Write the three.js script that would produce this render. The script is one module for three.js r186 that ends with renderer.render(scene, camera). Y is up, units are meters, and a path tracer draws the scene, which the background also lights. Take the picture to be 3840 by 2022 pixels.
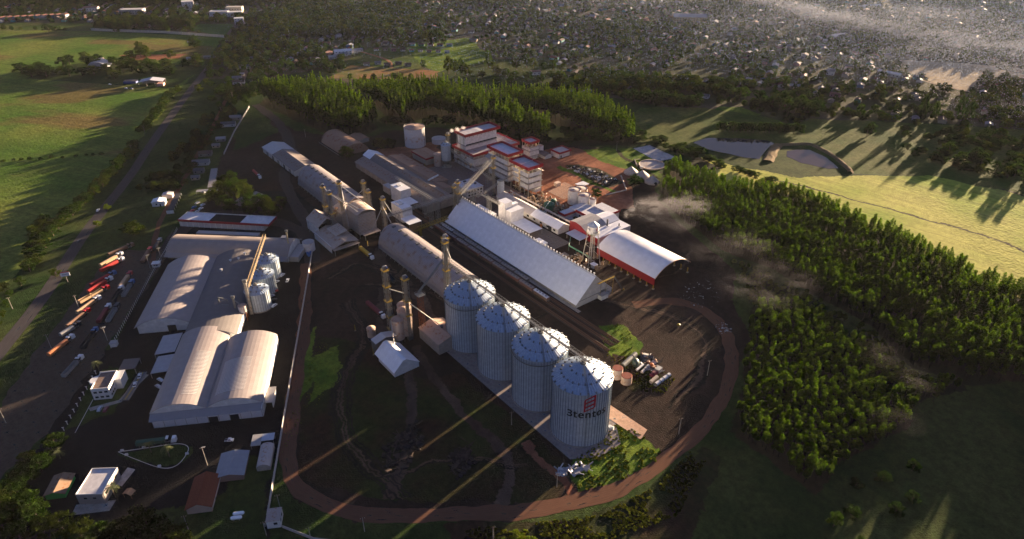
import * as THREE from 'three';
import { FontLoader } from 'three/addons/loaders/FontLoader.js';
import { TextGeometry } from 'three/addons/geometries/TextGeometry.js';
import { mergeGeometries } from 'three/addons/utils/BufferGeometryUtils.js';

// ---------- camera, sky, sun, exposure ----------
const scene = new THREE.Scene();
const camera = new THREE.PerspectiveCamera(43.1, 1024 / 539, 1, 20000);
camera.position.set(0, 250, 0);
camera.rotation.set(-30.7 * Math.PI / 180, 0, 0);
const SKY = 0.38;
const SUN_AZ = 42.8 * Math.PI / 180, SUN_EL = 6 * Math.PI / 180;
const sunDir = new THREE.Vector3(Math.sin(SUN_AZ) * Math.cos(SUN_EL), Math.sin(SUN_EL), -Math.cos(SUN_AZ) * Math.cos(SUN_EL));
// clear early sky: blue overhead, paler and warmer towards the horizon, a broad glow round the low sun
{
  const W = 512, H = 256, d = new Float32Array(W * H * 4), v = new THREE.Vector3();
  for (let j = 0, i = 0; j < H; j++) for (let k = 0; k < W; k++, i += 4) {
    const el = ((j + 0.5) / H - 0.5) * Math.PI, az = ((k + 0.5) / W - 0.5) * 2 * Math.PI;
    v.set(Math.cos(el) * Math.cos(az), Math.sin(el), Math.cos(el) * Math.sin(az));
    const h = Math.pow(Math.max(0, v.y), 0.38), g = Math.exp(-v.angleTo(sunDir) * 2.6);
    const z = [0.025, 0.043, 0.108], e = [0.088, 0.11, 0.165], w = [0.5, 0.34, 0.17];
    for (let c = 0; c < 3; c++) d[i + c] = (e[c] + (z[c] - e[c]) * h + w[c] * 0.2 * g) * SKY;
    d[i + 3] = 1;
  }
  const t = new THREE.DataTexture(d, W, H, THREE.RGBAFormat, THREE.FloatType);
  t.mapping = THREE.EquirectangularReflectionMapping; t.magFilter = THREE.LinearFilter; t.needsUpdate = true;
  scene.background = t; scene.environment = t;
}
const sun = new THREE.DirectionalLight(new THREE.Color(1, 0.75, 0.5), 4.4);
sun.name = 'sun';
sun.position.copy(sunDir).multiplyScalar(3000).add(new THREE.Vector3(100, 0, -600));
sun.target.position.set(100, 0, -600);
sun.castShadow = true; sun.shadow.radius = 1.5;
Object.assign(sun.shadow.camera, { left: -1500, right: 1500, top: 1500, bottom: -1500, near: 10, far: 7000 });
sun.shadow.mapSize.set(8192, 8192);
scene.add(sun, sun.target);
const renderer = new THREE.WebGLRenderer({ antialias: true });
renderer.setSize(1024, 539);
renderer.toneMapping = THREE.LinearToneMapping;
renderer.toneMappingExposure = 8.1;
renderer.shadowMap.enabled = true;
scene.fog = new THREE.FogExp2(new THREE.Color(0.86, 0.88, 0.95), 0.00001);

// ---------- small helpers ----------
function mulberry(a) { return () => { a |= 0; a = a + 0x6D2B79F5 | 0; let t = Math.imul(a ^ a >>> 15, 1 | a); t = t + Math.imul(t ^ t >>> 7, 61 | t) ^ t; return ((t ^ t >>> 14) >>> 0) / 4294967296; }; }
const rnd = mulberry(7);
const rr = (a, b, r = rnd) => a + (b - a) * r();
const pick = (a, r = rnd) => a[Math.floor(r() * a.length) % a.length];
const { PI, sin, cos, hypot, floor, abs, min, max, sqrt, atan2 } = Math;
const names = new Map();
function numbered(n) { const k = names.get(n) ?? 0; names.set(n, k + 1); return k ? n + '_' + String(k).padStart(3, '0') : n; }
// hash noise
const HN = new Float32Array(65536); { const r = mulberry(99); for (let i = 0; i < 65536; i++) HN[i] = r(); }
function vn(x, y) {
  const xi = floor(x), yi = floor(y), fx = x - xi, fy = y - yi, u = fx * fx * (3 - 2 * fx), v = fy * fy * (3 - 2 * fy);
  const a = HN[(xi & 255) | ((yi & 255) << 8)], b = HN[((xi + 1) & 255) | ((yi & 255) << 8)], c = HN[(xi & 255) | (((yi + 1) & 255) << 8)], d = HN[((xi + 1) & 255) | (((yi + 1) & 255) << 8)];
  return a + (b - a) * u + (c - a) * v + (a - b - c + d) * u * v;
}
const fbm = (x, y, o = 4) => { let s = 0, a = 0.5, n = 0; for (let i = 0; i < o; i++) { s += a * vn(x, y); n += a; x = x * 2.03 + 17.7; y = y * 2.03 + 5.3; a *= 0.5; } return s / n; };
const toS = (c) => 255 * (c <= 0.0031308 ? 12.92 * c : 1.055 * Math.pow(max(c, 0), 1 / 2.4) - 0.055);
function dataTex(w, h, fn, srgb = true) {
  const d = new Uint8Array(w * h * 4);
  for (let y = 0, i = 0; y < h; y++) for (let x = 0; x < w; x++, i += 4) { const c = fn(x, y); d[i] = srgb ? toS(c[0]) : c[0] * 255; d[i + 1] = srgb ? toS(c[1]) : c[1] * 255; d[i + 2] = srgb ? toS(c[2]) : c[2] * 255; d[i + 3] = 255; }
  const t = new THREE.DataTexture(d, w, h);
  t.magFilter = THREE.LinearFilter; t.minFilter = THREE.LinearMipmapLinearFilter; t.generateMipmaps = true; t.wrapS = t.wrapT = THREE.RepeatWrapping;
  if (srgb) t.colorSpace = THREE.SRGBColorSpace;
  t.needsUpdate = true; return t;
}
// tileable noise on a size-s lattice
function tvn(x, y, s) { const xi = floor(x), yi = floor(y), fx = x - xi, fy = y - yi, u = fx * fx * (3 - 2 * fx), v = fy * fy * (3 - 2 * fy), m = (a) => ((a % s) + s) % s; const q = (i, j) => HN[(m(i) * 7 & 255) | ((m(j) * 13 & 255) << 8)]; return q(xi, yi) * (1 - u) * (1 - v) + q(xi + 1, yi) * u * (1 - v) + q(xi, yi + 1) * (1 - u) * v + q(xi + 1, yi + 1) * u * v; }
const tfbm = (x, y, s) => (tvn(x * s, y * s, s) * 4 + tvn(x * s * 2, y * s * 2, s * 2) * 2 + tvn(x * s * 4, y * s * 4, s * 4) + tvn(x * s * 8, y * s * 8, s * 8) * 0.6) / 7.6;
// textures: grime = stained, streaked, grainy surface around 1
const grimeTex = dataTex(512, 512, (x, y) => { const u = x / 512, v = y / 512, a = tfbm(u, v, 6), b = tvn(u * 96, v * 8, 8), c = tvn(u * 128, v * 128, 128); const k = 0.62 + 0.34 * a + 0.1 * (b - 0.5) + 0.1 * (c - 0.5); return [k, k * 0.99, k * 0.97]; });
const sheetTex = dataTex(512, 512, (x, y) => { const u = x / 512, v = y / 512, a = tfbm(u, v, 5), p = HN[floor(u * 12) * 31 & 65535] * 0.1, c = tvn(u * 128, v * 128, 128), seam = (u * 12 % 1 < 0.07) ? 0.1 : 0, row = (v * 3 % 1 < 0.02) ? 0.08 : 0; const k = 0.76 + 0.2 * a + p * .5 - seam * .4 - row * .4 + 0.07 * (c - 0.5); return [k, k, k]; });
const rustTex = dataTex(512, 512, (x, y) => { const u = x / 512, v = y / 512, a = tfbm(u, v, 6), b = tvn(u * 80, v * 5, 5) * 0.5 + tvn(u * 40, v * 3, 3) * 0.5; const r = min(1, max(0, (a * 0.6 + b * 0.6 - 0.56) * 5)), k = 0.75 + 0.3 * a; return [k * (1 - 0.35 * r), k * (1 - 0.6 * r), k * (1 - 0.75 * r)]; });
const soilTex = dataTex(1024, 1024, (x, y) => { const u = x / 1024, v = y / 1024, a = tfbm(u, v, 7), b = tvn(u * 256, v * 256, 256), c = tvn(u * 32, v * 32, 32); const k = 0.55 + 0.55 * a + 0.22 * (b - 0.5) + 0.2 * (c - 0.5); return [k, k * 0.98, k * 0.96]; });
const rutTex = dataTex(512, 512, (x, y) => { const u = x / 512, v = y / 512, w = u + 0.02 * tvn(v * 8, 3, 8), a = tfbm(u, v, 6), t = 0.5 + 0.5 * sin(w * PI * 2 * 9) * tvn(u * 9, v * 4, 36), b = tvn(u * 128, v * 128, 128); const k = 0.6 + 0.35 * a + 0.22 * t + 0.14 * (b - 0.5); return [k, k * 0.985, k * 0.97]; });
const bumpTex = dataTex(512, 512, (x, y) => { const a = tfbm(x / 512, y / 512, 16); return [a, a, a]; }, false);
const corrTex = dataTex(64, 8, (x) => { const k = 0.5 + 0.5 * sin(x / 64 * PI * 2 * 4); return [k, k, k]; }, false);
const rep = (t, u, v = u, rot = 0) => { const c = t.clone(); c.repeat.set(1 / u, 1 / v); c.rotation = rot; c.needsUpdate = true; return c; };
const texCache = new Map();
const trep = (t, u, v, rot) => { const k = t.uuid + [u, v, rot]; if (!texCache.has(k)) texCache.set(k, rep(t, u, v, rot)); return texCache.get(k); };
const matCache = new Map();
// m(r,g,b linear, {rough, metal, tex, size})
function m(r, g, b, o = {}) {
  const key = JSON.stringify([r, g, b, o.rough, o.metal, o.tex?.uuid, o.size, o.size2, o.bump, o.side, o.flat, o.coat]);
  if (matCache.has(key)) return matCache.get(key);
  const M = new THREE.MeshPhysicalMaterial(o.coat ? { clearcoat: o.coat, clearcoatRoughness: 0.15 } : {}); if ((o.rough ?? .75) >= .84) M.specularIntensity = .1;
  M.color.setRGB(r, g, b); M.roughness = o.rough ?? 0.75; M.metalness = o.metal ?? 0; M.flatShading = !!o.flat; M.side = THREE.DoubleSide;
  if (o.tex) M.map = trep(o.tex, o.size ?? 12, o.size2 ?? o.size ?? 12, 0);
  if (o.bump) { M.bumpMap = trep(bumpTex, 6, 6, 0); M.bumpScale = o.bump; }
  matCache.set(key, M); return M;
}
const MT = {
  galv: m(0.6, 0.68, 0.76, { rough: 0.45, metal: 0.2, tex: grimeTex, size: 9 }),
  galvRoof: m(0.35, 0.44, 0.56, { rough: 0.42, metal: 0.25, tex: grimeTex, size: 7 }),
  steel: m(0.24, 0.245, 0.24, { rough: 0.5, metal: 0.5, tex: grimeTex, size: 5 }),
  darkSteel: m(0.1, 0.1, 0.105, { rough: 0.6, metal: 0.3 }),
  whiteRoof: m(0.85, 0.85, 0.87, { rough: 0.4, tex: sheetTex, size: 12 }),
  white: m(0.8, 0.79, 0.78, { rough: 0.6, tex: grimeTex, size: 10 }),
  whiteWall: m(0.72, 0.71, 0.7, { rough: 0.7, tex: grimeTex, size: 12 }),
  greyRoof: m(0.36, 0.34, 0.33, { rough: 0.5, metal: 0.15, tex: sheetTex, size: 12 }),
  warmRoof: m(0.56, 0.5, 0.46, { rough: 0.5, metal: 0.1, tex: sheetTex, size: 11 }),
  darkRoof: m(0.14, 0.115, 0.105, { rough: 0.8, tex: sheetTex, size: 10 }),
  oldRoof: m(0.2, 0.165, 0.148, { rough: 0.8, tex: rustTex, size: 12 }),
  brownRoof: m(0.33, 0.185, 0.115, { rough: 0.8, tex: rustTex, size: 18 }),
  rustRoof: m(0.45, 0.3, 0.22, { rough: 0.75, tex: rustTex, size: 9 }),
  red: m(0.33, 0.014, 0.024, { rough: 0.45, tex: grimeTex, size: 9 }),
  yellow: m(0.38, 0.25, 0.015, { rough: 0.5, tex: grimeTex, size: 4 }),
  concrete: m(0.36, 0.33, 0.3, { rough: 0.85, tex: soilTex, size: 14 }),
  paleConc: m(0.52, 0.44, 0.38, { rough: 0.85, tex: soilTex, size: 18 }),
  dark: m(0.012, 0.012, 0.014, { rough: 0.6 }),
  glass: m(0.02, 0.025, 0.03, { rough: 0.12 }),
  rubber: m(0.018, 0.018, 0.018, { rough: 0.9 }),
  green: m(0.03, 0.13, 0.07, { rough: 0.5, tex: grimeTex, size: 4 }),
  rust: m(0.2, 0.08, 0.04, { rough: 0.85, tex: rustTex, size: 4 }),
  tank: m(0.66, 0.64, 0.64, { rough: 0.6, tex: rustTex, size: 14 }),
  wood: m(0.16, 0.1, 0.06, { rough: 0.9, tex: grimeTex, size: 3 }),
  pole: m(0.3, 0.275, 0.245, { rough: 0.85 }),
  tileRoof: m(0.26, 0.08, 0.045, { rough: 0.85, tex: grimeTex, size: 3 }),
};
// ---------- geometry shorthand (all non-indexed with position, normal, uv in metres) ----------
function fin(g, own) {
  const n = g.index ? g.toNonIndexed() : g;
  if (!n.attributes.normal) n.computeVertexNormals();
  if (!own) {
    const p = n.attributes.position, q = n.attributes.normal, uv = new Float32Array(p.count * 2);
    for (let i = 0; i < p.count; i += 3) {
      let ax = 0, ay = 0, az = 0;
      for (let k = i; k < i + 3; k++) { ax += abs(q.getX(k)); ay += abs(q.getY(k)); az += abs(q.getZ(k)); }
      for (let k = i; k < i + 3; k++) {
        const X = p.getX(k), Y = p.getY(k), Z = p.getZ(k);
        if (ay >= ax && ay >= az) { uv[k * 2] = Z; uv[k * 2 + 1] = X; } else if (ax >= az) { uv[k * 2] = Z; uv[k * 2 + 1] = Y; } else { uv[k * 2] = X; uv[k * 2 + 1] = Y; }
      }
    }
    n.setAttribute('uv', new THREE.BufferAttribute(uv, 2));
  }
  for (const k of Object.keys(n.attributes)) if (!['position', 'normal', 'uv'].includes(k)) n.deleteAttribute(k);
  return n;
}
const bx = (x0, x1, y0, y1, z0, z1) => fin(new THREE.BoxGeometry(x1 - x0, y1 - y0, z1 - z0).translate((x0 + x1) / 2, (y0 + y1) / 2, (z0 + z1) / 2));
const cyl = (r0, r1, y0, y1, x = 0, z = 0, seg = 16, open = false) => fin(new THREE.CylinderGeometry(r1, r0, y1 - y0, seg, 1, open).translate(x, (y0 + y1) / 2, z));
const _u = new THREE.Vector3(0, 1, 0);
function bar(a, b, w = 0.2, d = w) {
  const A = new THREE.Vector3(...a), B = new THREE.Vector3(...b), L = A.distanceTo(B), dir = B.clone().sub(A).normalize();
  const g = new THREE.BoxGeometry(w, L, d);
  g.applyQuaternion(new THREE.Quaternion().setFromUnitVectors(_u, dir));
  return fin(g.translate((A.x + B.x) / 2, (A.y + B.y) / 2, (A.z + B.z) / 2));
}
function rod(a, b, r = 0.15, seg = 8, r2 = r) {
  const A = new THREE.Vector3(...a), B = new THREE.Vector3(...b), L = A.distanceTo(B), dir = B.clone().sub(A).normalize();
  const g = new THREE.CylinderGeometry(r2, r, L, seg);
  g.applyQuaternion(new THREE.Quaternion().setFromUnitVectors(_u, dir));
  return fin(g.translate((A.x + B.x) / 2, (A.y + B.y) / 2, (A.z + B.z) / 2));
}
function prism(prof, z0, z1) { const s = new THREE.Shape(prof.map(([x, y]) => new THREE.Vector2(x, y))); return fin(new THREE.ExtrudeGeometry(s, { depth: z1 - z0, bevelEnabled: false }).translate(0, 0, z0)); }
// a slab following a 2D profile [[x,y]...] along z, of thickness t (roof sheets); uv: along z, along profile
function slab(prof, z0, z1, t = 0.15, nz = 1) {
  const pos = [], uv = []; let L = 0;
  const nrm = (i) => { const a = prof[max(0, i - 1)], b = prof[min(prof.length - 1, i + 1)], dx = b[0] - a[0], dy = b[1] - a[1], l = hypot(dx, dy) || 1; return [-dy / l, dx / l]; };
  const top = prof.map((p) => p), bot = prof.map((p, i) => { const n = nrm(i), s = n[1] < 0 ? -1 : 1; return [p[0] - n[0] * t * s, p[1] - n[1] * t * s]; });
  const quad = (a, b, c, d, l0, l1, za, zb) => { pos.push(...a, ...b, ...c, ...a, ...c, ...d); uv.push(za, l0, za, l1, zb, l1, za, l0, zb, l1, zb, l0); };
  for (let i = 0; i + 1 < prof.length; i++) {
    const l = hypot(top[i + 1][0] - top[i][0], top[i + 1][1] - top[i][1]);
    for (let k = 0; k < nz; k++) {
      const za = z0 + (z1 - z0) * k / nz, zb = z0 + (z1 - z0) * (k + 1) / nz;
      quad([...top[i], za], [...top[i + 1], za], [...top[i + 1], zb], [...top[i], zb], L, L + l, za, zb);
      quad([...bot[i], za], [...bot[i], zb], [...bot[i + 1], zb], [...bot[i + 1], za], L, L + l, za, zb);
    }
    for (const z of [z0, z1]) quad([...top[i], z], [...top[i + 1], z], [...bot[i + 1], z], [...bot[i], z], 0, t, z, z + 1);
    L += l;
  }
  const e = prof.length - 1;
  quad([...top[0], z0], [...top[0], z1], [...bot[0], z1], [...bot[0], z0], 0, t, z0, z1);
  quad([...top[e], z0], [...top[e], z1], [...bot[e], z1], [...bot[e], z0], 0, t, z0, z1);
  const g = new THREE.BufferGeometry();
  g.setAttribute('position', new THREE.Float32BufferAttribute(pos, 3)); g.setAttribute('uv', new THREE.Float32BufferAttribute(uv, 2)); g.computeVertexNormals();
  return fin(g, true);
}
// segmental arch from -w/2 to w/2, eave y0, crown y0+rise
function archProf(w, y0, rise, n = 14, a = -1, b = 1) {
  const R = (w * w / 4 + rise * rise) / (2 * rise), cy = y0 + rise - R, t0 = Math.asin(min(1, w / 2 / R)), t = rise > w / 2 ? PI - t0 : t0, p = [];
  for (let i = 0; i <= n; i++) { const q = t * (a + (b - a) * i / n); p.push([R * sin(q), cy + R * cos(q)]); }
  return p;
}
// ---------- scene graph ----------
const dress = (o) => { o.castShadow = o.receiveShadow = true; return o; };
function part(parent, name, geos, mat, label) {
  const list = Array.isArray(geos) ? geos : [geos];
  const g = list.length === 1 ? list[0] : mergeGeometries(list);
  const o = dress(new THREE.Mesh(g, mat)); o.name = name; if (label) o.userData.label = label;
  parent.add(o); return o;
}
function tag(o, label, category, group, kind) { o.userData.label = label; o.userData.category = category; if (group) o.userData.group = group; if (kind) o.userData.kind = kind; return o; }
function thing(name, label, category, x, f, rot = 0, group, y = 0) {
  const o = new THREE.Group(); o.name = numbered(name); o.position.set(x, y, -f); o.rotation.y = rot; scene.add(o); return tag(o, label, category, group);
}
// frames: plant (u away along the tracks, v to the right) and depot
const TA = 38.2 * PI / 180, TB = 9.3 * PI / 180;
const fr = (o, t) => (u, v) => [o[0] - u * sin(t) + v * cos(t), o[1] + u * cos(t) + v * sin(t)];
const PA = fr([34.6, 262], TA), PB = fr([-200, 250], TB);
const plant = (name, label, category, u, v, o = {}) => { const p = PA(u, v); return thing(name, label, category, p[0], p[1], TA + (o.rot ?? 0), o.group, o.y ?? 0); };
const depot = (name, label, category, u, v, o = {}) => { const p = PB(u, v); return thing(name, label, category, p[0], p[1], TB + (o.rot ?? 0), o.group, o.y ?? 0); };
// flat sheet of ground from a polygon in metres [x, f]
function inPoly(p, x, y) { let c = false; for (let i = 0, j = p.length - 1; i < p.length; j = i++) if ((p[i][1] > y) !== (p[j][1] > y) && x < (p[j][0] - p[i][0]) * (y - p[i][1]) / (p[j][1] - p[i][1]) + p[i][0]) c = !c; return c; }
function rough(poly, step = 4, amp = 1) { const o = []; for (let i = 0; i < poly.length; i++) { const a = poly[i], b = poly[(i + 1) % poly.length], L = hypot(b[0] - a[0], b[1] - a[1]), n = max(1, Math.round(L / step)); for (let k = 0; k < n; k++) { const x = a[0] + (b[0] - a[0]) * k / n, y = a[1] + (b[1] - a[1]) * k / n; o.push([x + amp * (fbm(x * 0.17, y * 0.17, 3) - 0.5) * 2, y + amp * (fbm(x * 0.17 + 40, y * 0.17 + 9, 3) - 0.5) * 2]); } } return o; }
function sheetGeo(poly, y) { const s = new THREE.Shape(poly.map(([x, f]) => new THREE.Vector2(x, f))); const g = new THREE.ShapeGeometry(s); g.rotateX(-PI / 2); g.translate(0, y, 0); const n = g.toNonIndexed(); const p = n.attributes.position, uv = new Float32Array(p.count * 2); for (let i = 0; i < p.count; i++) { uv[i * 2] = p.getX(i); uv[i * 2 + 1] = p.getZ(i); } n.setAttribute('uv', new THREE.BufferAttribute(uv, 2)); n.computeVertexNormals(); return n; }
function ground(name, poly, y, mat, label, o = {}) { const g = o.rough === 0 ? poly : rough(poly, o.step ?? 4, o.rough ?? 1.2); const M = dress(new THREE.Mesh(sheetGeo(g, y), mat)); M.name = numbered(name); scene.add(M); return tag(M, label, o.category ?? 'ground', null, 'structure'); }
// ribbon along a path: uv u across, v along
function smoothPath(pts, step = 5) { const c = new THREE.CatmullRomCurve3(pts.map(([x, f]) => new THREE.Vector3(x, 0, f)), false, 'catmullrom', 0.5), n = max(2, Math.round(c.getLength() / step)); return c.getSpacedPoints(n).map((p) => [p.x, p.z]); }
function ribbon(name, pts, w, y, mat, label, o = {}) {
  const P = smoothPath(pts, o.step ?? 5), pos = [], uv = []; let L = 0;
  const side = P.map((p, i) => { const a = P[max(0, i - 1)], b = P[min(P.length - 1, i + 1)], dx = b[0] - a[0], df = b[1] - a[1], l = hypot(dx, df) || 1, j = o.jit ?? 0, wl = w / 2 + j * (fbm(p[0] * 0.12, p[1] * 0.12, 3) - 0.5) * 2, wr = w / 2 + j * (fbm(p[0] * 0.12 + 50, p[1] * 0.12, 3) - 0.5) * 2; return [[p[0] - df / l * wl, p[1] + dx / l * wl], [p[0] + df / l * wr, p[1] - dx / l * wr]]; });
  for (let i = 0; i + 1 < P.length; i++) {
    const l = hypot(P[i + 1][0] - P[i][0], P[i + 1][1] - P[i][1]), [a, b] = side[i], [c, d] = side[i + 1];
    pos.push(a[0], y, -a[1], b[0], y, -b[1], d[0], y, -d[1], a[0], y, -a[1], d[0], y, -d[1], c[0], y, -c[1]);
    uv.push(0, L, w, L, w, L + l, 0, L, w, L + l, 0, L + l); L += l;
  }
  const g = new THREE.BufferGeometry(); g.setAttribute('position', new THREE.Float32BufferAttribute(pos, 3)); g.setAttribute('uv', new THREE.Float32BufferAttribute(uv, 2)); g.computeVertexNormals();
  const M = dress(new THREE.Mesh(g, mat)); M.name = numbered(name); scene.add(M); return tag(M, label, o.category ?? 'road', null, 'structure');
}
// ---------- ground ----------
const FA = [[142,600],[156,612],[174,591],[198,561],[246,552],[284,484],[299,454],[311,426],[329,399],[339,383],[350,360],[410,345],[430,270],[400,150],[228,150],[250,200],[278,240],[300,290],[284,298],[249,296],[234,305],[228,326],[226,351],[213,374],[202,399],[183,426],[165,444],[156,463],[144,491],[134,521],[133,558]];
const FB = [[160,376],[190,369],[204,346],[212,322],[217,303],[228,293],[253,303],[251,291],[217,277],[203,261],[178,247],[157,234],[143,222],[138,219],[132,232],[128,242],[117,251],[114,256],[121,274],[130,293],[136,314],[148,346]];
const F1 = [[-307,815],[-305,838],[-260,851],[-213,838],[-177,778],[-152,740],[-147,723],[-160,695],[-196,705]];
const F2 = [[-204,846],[-192,846],[-96,844],[-56,826],[-24,791],[11,744],[40,685],[35,666],[6,681],[-27,716],[-71,744],[-91,770],[-113,747],[-117,723],[-133,747],[-162,798]];
const F3 = [[-26,820],[33,808],[87,798],[112,750],[128,694],[127,672],[97,681],[66,716],[17,766]];
const pond1P = [[189,681],[207,695],[240,694],[269,687],[273,679],[259,660],[244,635],[232,638],[201,660]];
const pond2P = [[273,642],[279,656],[290,660],[303,660],[312,638],[313,611],[302,609],[282,624]];
const basinP = [[124,664],[143,673],[163,638],[142,628]];
const uvPoly = (f, a) => a.map(([u, v]) => f(u, v));
const X0 = -1150, FF0 = 150, ZW = 4600, ZH = 3000, zone = new Uint8Array(ZW * ZH);
function fill(poly, id) {
  const q = poly.map(([x, f]) => [(x - X0) * 2, (f - FF0) * 2]); let lo = 1e9, hi = -1e9; for (const p of q) { lo = min(lo, p[1]); hi = max(hi, p[1]); }
  for (let y = max(0, floor(lo)); y < min(ZH, hi); y++) {
    const xs = []; for (let i = 0, j = q.length - 1; i < q.length; j = i++) { const a = q[i], b = q[j]; if ((a[1] > y) !== (b[1] > y)) xs.push((b[0] - a[0]) * (y - a[1]) / (b[1] - a[1]) + a[0]); }
    xs.sort((a, b) => a - b);
    for (let k = 0; k + 1 < xs.length; k += 2) for (let x = max(0, floor(xs[k])); x < min(ZW, xs[k + 1]); x++) zone[y * ZW + x] = id;
  }
}
const track = (pts, w, id) => { const P = smoothPath(pts, 2); for (let i = 0; i + 1 < P.length; i++) { const a = P[i], b = P[i + 1], dx = b[0] - a[0], df = b[1] - a[1], l = hypot(dx, df) || 1, n = [-df / l * w / 2, dx / l * w / 2]; fill([[a[0] + n[0] - dx * .2, a[1] + n[1] - df * .2], [a[0] - n[0] - dx * .2, a[1] - n[1] - df * .2], [b[0] - n[0] + dx * .2, b[1] - n[1] + df * .2], [b[0] + n[0] + dx * .2, b[1] + n[1] + df * .2]], id); } };
fill([[-1150, 150], [1150, 150], [1150, 1650], [-1150, 1650]], 0);
fill([[-1150, 1230], [-600, 1225], [-483, 1185], [-420, 930], [-330, 930], [-250, 1000], [-240, 860], [60, 870], [150, 830], [240, 740], [330, 740], [480, 745], [640, 700], [760, 560], [1150, 700], [1150, 1650], [-1150, 1650]], 6);
fill([[-1150, 300], [-345, 330], [-352, 420], [-372, 560], [-395, 700], [-430, 880], [-440, 960], [-483, 1185], [-736, 1238], [-1150, 1250]], 1);
fill([[-1150, 1252], [-800, 1245], [-650, 1240], [-700, 1300], [-1150, 1320]], 11);
fill([[-560, 1020], [-500, 1040], [-500, 1070], [-600, 1060]], 4);
fill([[-660, 930], [-440, 880], [-440, 1000], [-640, 1010]], 0);
fill([[-172,1138],[-72,1182],[-28,1033],[-54,965],[-105,965],[-152,1033]], 8);
fill([[-248,1009],[-225,1110],[-169,1110],[-120,965],[-231,950]], 11);
fill([[-250, 930], [-100, 930], [-105, 970], [-231, 1000]], 13);
fill([[-28, 1033], [60, 1050], [80, 900], [0, 880], [-100, 900], [-105, 965]], 0);
fill([[-571,1298],[-500,1298],[-484,1195],[-562,1240]], 7);
fill([[-401,1408],[-390,1451],[-345,1458],[-336,1415]], 8);
fill([[577,1033],[617,1025],[646,1017],[700,994],[663,960],[613,898],[583,868],[566,898],[555,965]], 5);
fill([[640, 950], [690, 920], [720, 940], [680, 990]], 5);
fill([[236,791],[253,806],[273,804],[290,775],[273,761]], 8);
fill([[120, 690], [150, 800], [230, 800], [300, 760], [330, 700], [270, 670], [190, 660]], 11);
fill([[280, 690], [340, 760], [480, 740], [650, 700], [760, 560], [700, 430], [560, 470], [450, 550], [388, 590], [322, 599], [313, 640]], 11);
fill([[186, 640], [219, 614], [265, 588], [330, 594], [388, 594], [450, 550], [560, 470], [700, 420], [640, 300], [343, 340], [300, 400], [260, 480], [235, 530], [190, 540], [165, 580], [160, 610]], 2);
track([[240, 582], [255, 574], [294, 543], [336, 504], [365, 478], [385, 448], [420, 400]], 2.2, 14);
track([[440, 560], [470, 520], [520, 470], [560, 440]], 2, 14);
// plant yard
fill([[-150, 420], [-135, 360], [-121, 290], [-110, 236], [-98, 214], [-69, 203], [0, 203], [50, 217], [90, 250], [120, 285], [146, 340], [146, 372], [160, 420], [140, 480], [131, 509], [128, 560], [140, 600], [100, 660], [40, 690], [-20, 700], [-80, 730], [-130, 720], [-160, 690], [-240, 720], [-310, 820], [-288, 640], [-275, 590], [-262, 540], [-185, 520], [-170, 480]], 3);
fill([[-300, 716], [-312, 812], [-254, 716], [-262, 690], [-282, 660]], 0);
fill(uvPoly(PA, [[175, 168], [320, 168], [320, 232], [300, 270], [250, 290], [225, 275], [190, 240], [165, 215]]), 4);
fill(uvPoly(PA, [[330, 90], [420, 110], [400, 170], [345, 150], [300, 125]]), 4);
fill([[71,660],[97,665],[109,656],[121,619],[127,606],[140,598],[135,580],[121,604],[103,612],[86,631]], 8);
fill([[108, 662], [124, 668], [142, 628], [146, 616], [136, 598], [126, 610]], 8);
track([[106, 658], [114, 634], [122, 610], [135, 585]], 3.5, 14);
fill([[51,618],[65,620],[82,608],[102,580],[84,562],[69,586]], 14);
track([[44, 614], [60, 598], [78, 570], [90, 555]], 5, 8);
fill([[53,351],[69,354],[78,335],[74,323],[59,319],[55,327]], 8);
fill([[60, 322], [76, 322], [88, 300], [66, 290], [56, 300]], 12);
fill([[29,228],[32,241],[42,249],[54,263],[62,260],[74,246],[70,238],[51,226],[32,219]], 8);
fill([[-100, 225], [-60, 214], [20, 214], [30, 235], [0, 270], [-30, 305], [-60, 300], [-80, 330], [-118, 340], [-116, 280]], 12);
fill([[-122, 350], [-118, 320], [-104, 330], [-98, 300], [-106, 280], [-112, 300], [-116, 250], [-119, 290], [-128, 330]], 8);
track([[-90, 400], [-80, 350], [-60, 310], [-52, 260], [-56, 215]], 5, 15);
track([[-60, 330], [-30, 280], [-6, 250], [2, 232], [-4, 212]], 5, 15);
track([[8, 250], [26, 225], [30, 214]], 4, 4);
track([[-100, 470], [-95, 430], [-70, 395], [-50, 350]], 8, 15);
// wheel tracks worn into the plant yard
for (const [pts, n] of [[[[-100, 400], [-60, 392], [-30, 360], [-14, 330]], 3], [[[-110, 380], [-90, 340], [-95, 300], [-80, 250], [-50, 215]], 3], [[[-70, 400], [-90, 420], [-110, 430], [-130, 410]], 3], [[[0, 350], [30, 372], [60, 380], [90, 370], [118, 345], [112, 310], [90, 280]], 3], [[[60, 385], [90, 405], [120, 420], [132, 450]], 2], [[[-40, 470], [-70, 440], [-80, 410]], 2], [[[-130, 540], [-170, 570], [-210, 620]], 3], [[[-120, 620], [-160, 590], [-200, 560]], 2], [[[-60, 230], [-20, 240], [10, 236]], 2], [[[-100, 470], [-120, 500], [-150, 505], [-180, 500]], 3]]) for (let k = 0; k < n; k++) for (const d of [-.9, .9]) track(pts.map(([x, f], i) => [x + d + (k - 1) * 3.2 + 1.5 * sin(i * 2 + k), f + d * .6 + (k - 1) * 1.6]), .7, k % 2 ? 15 : 16);
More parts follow.
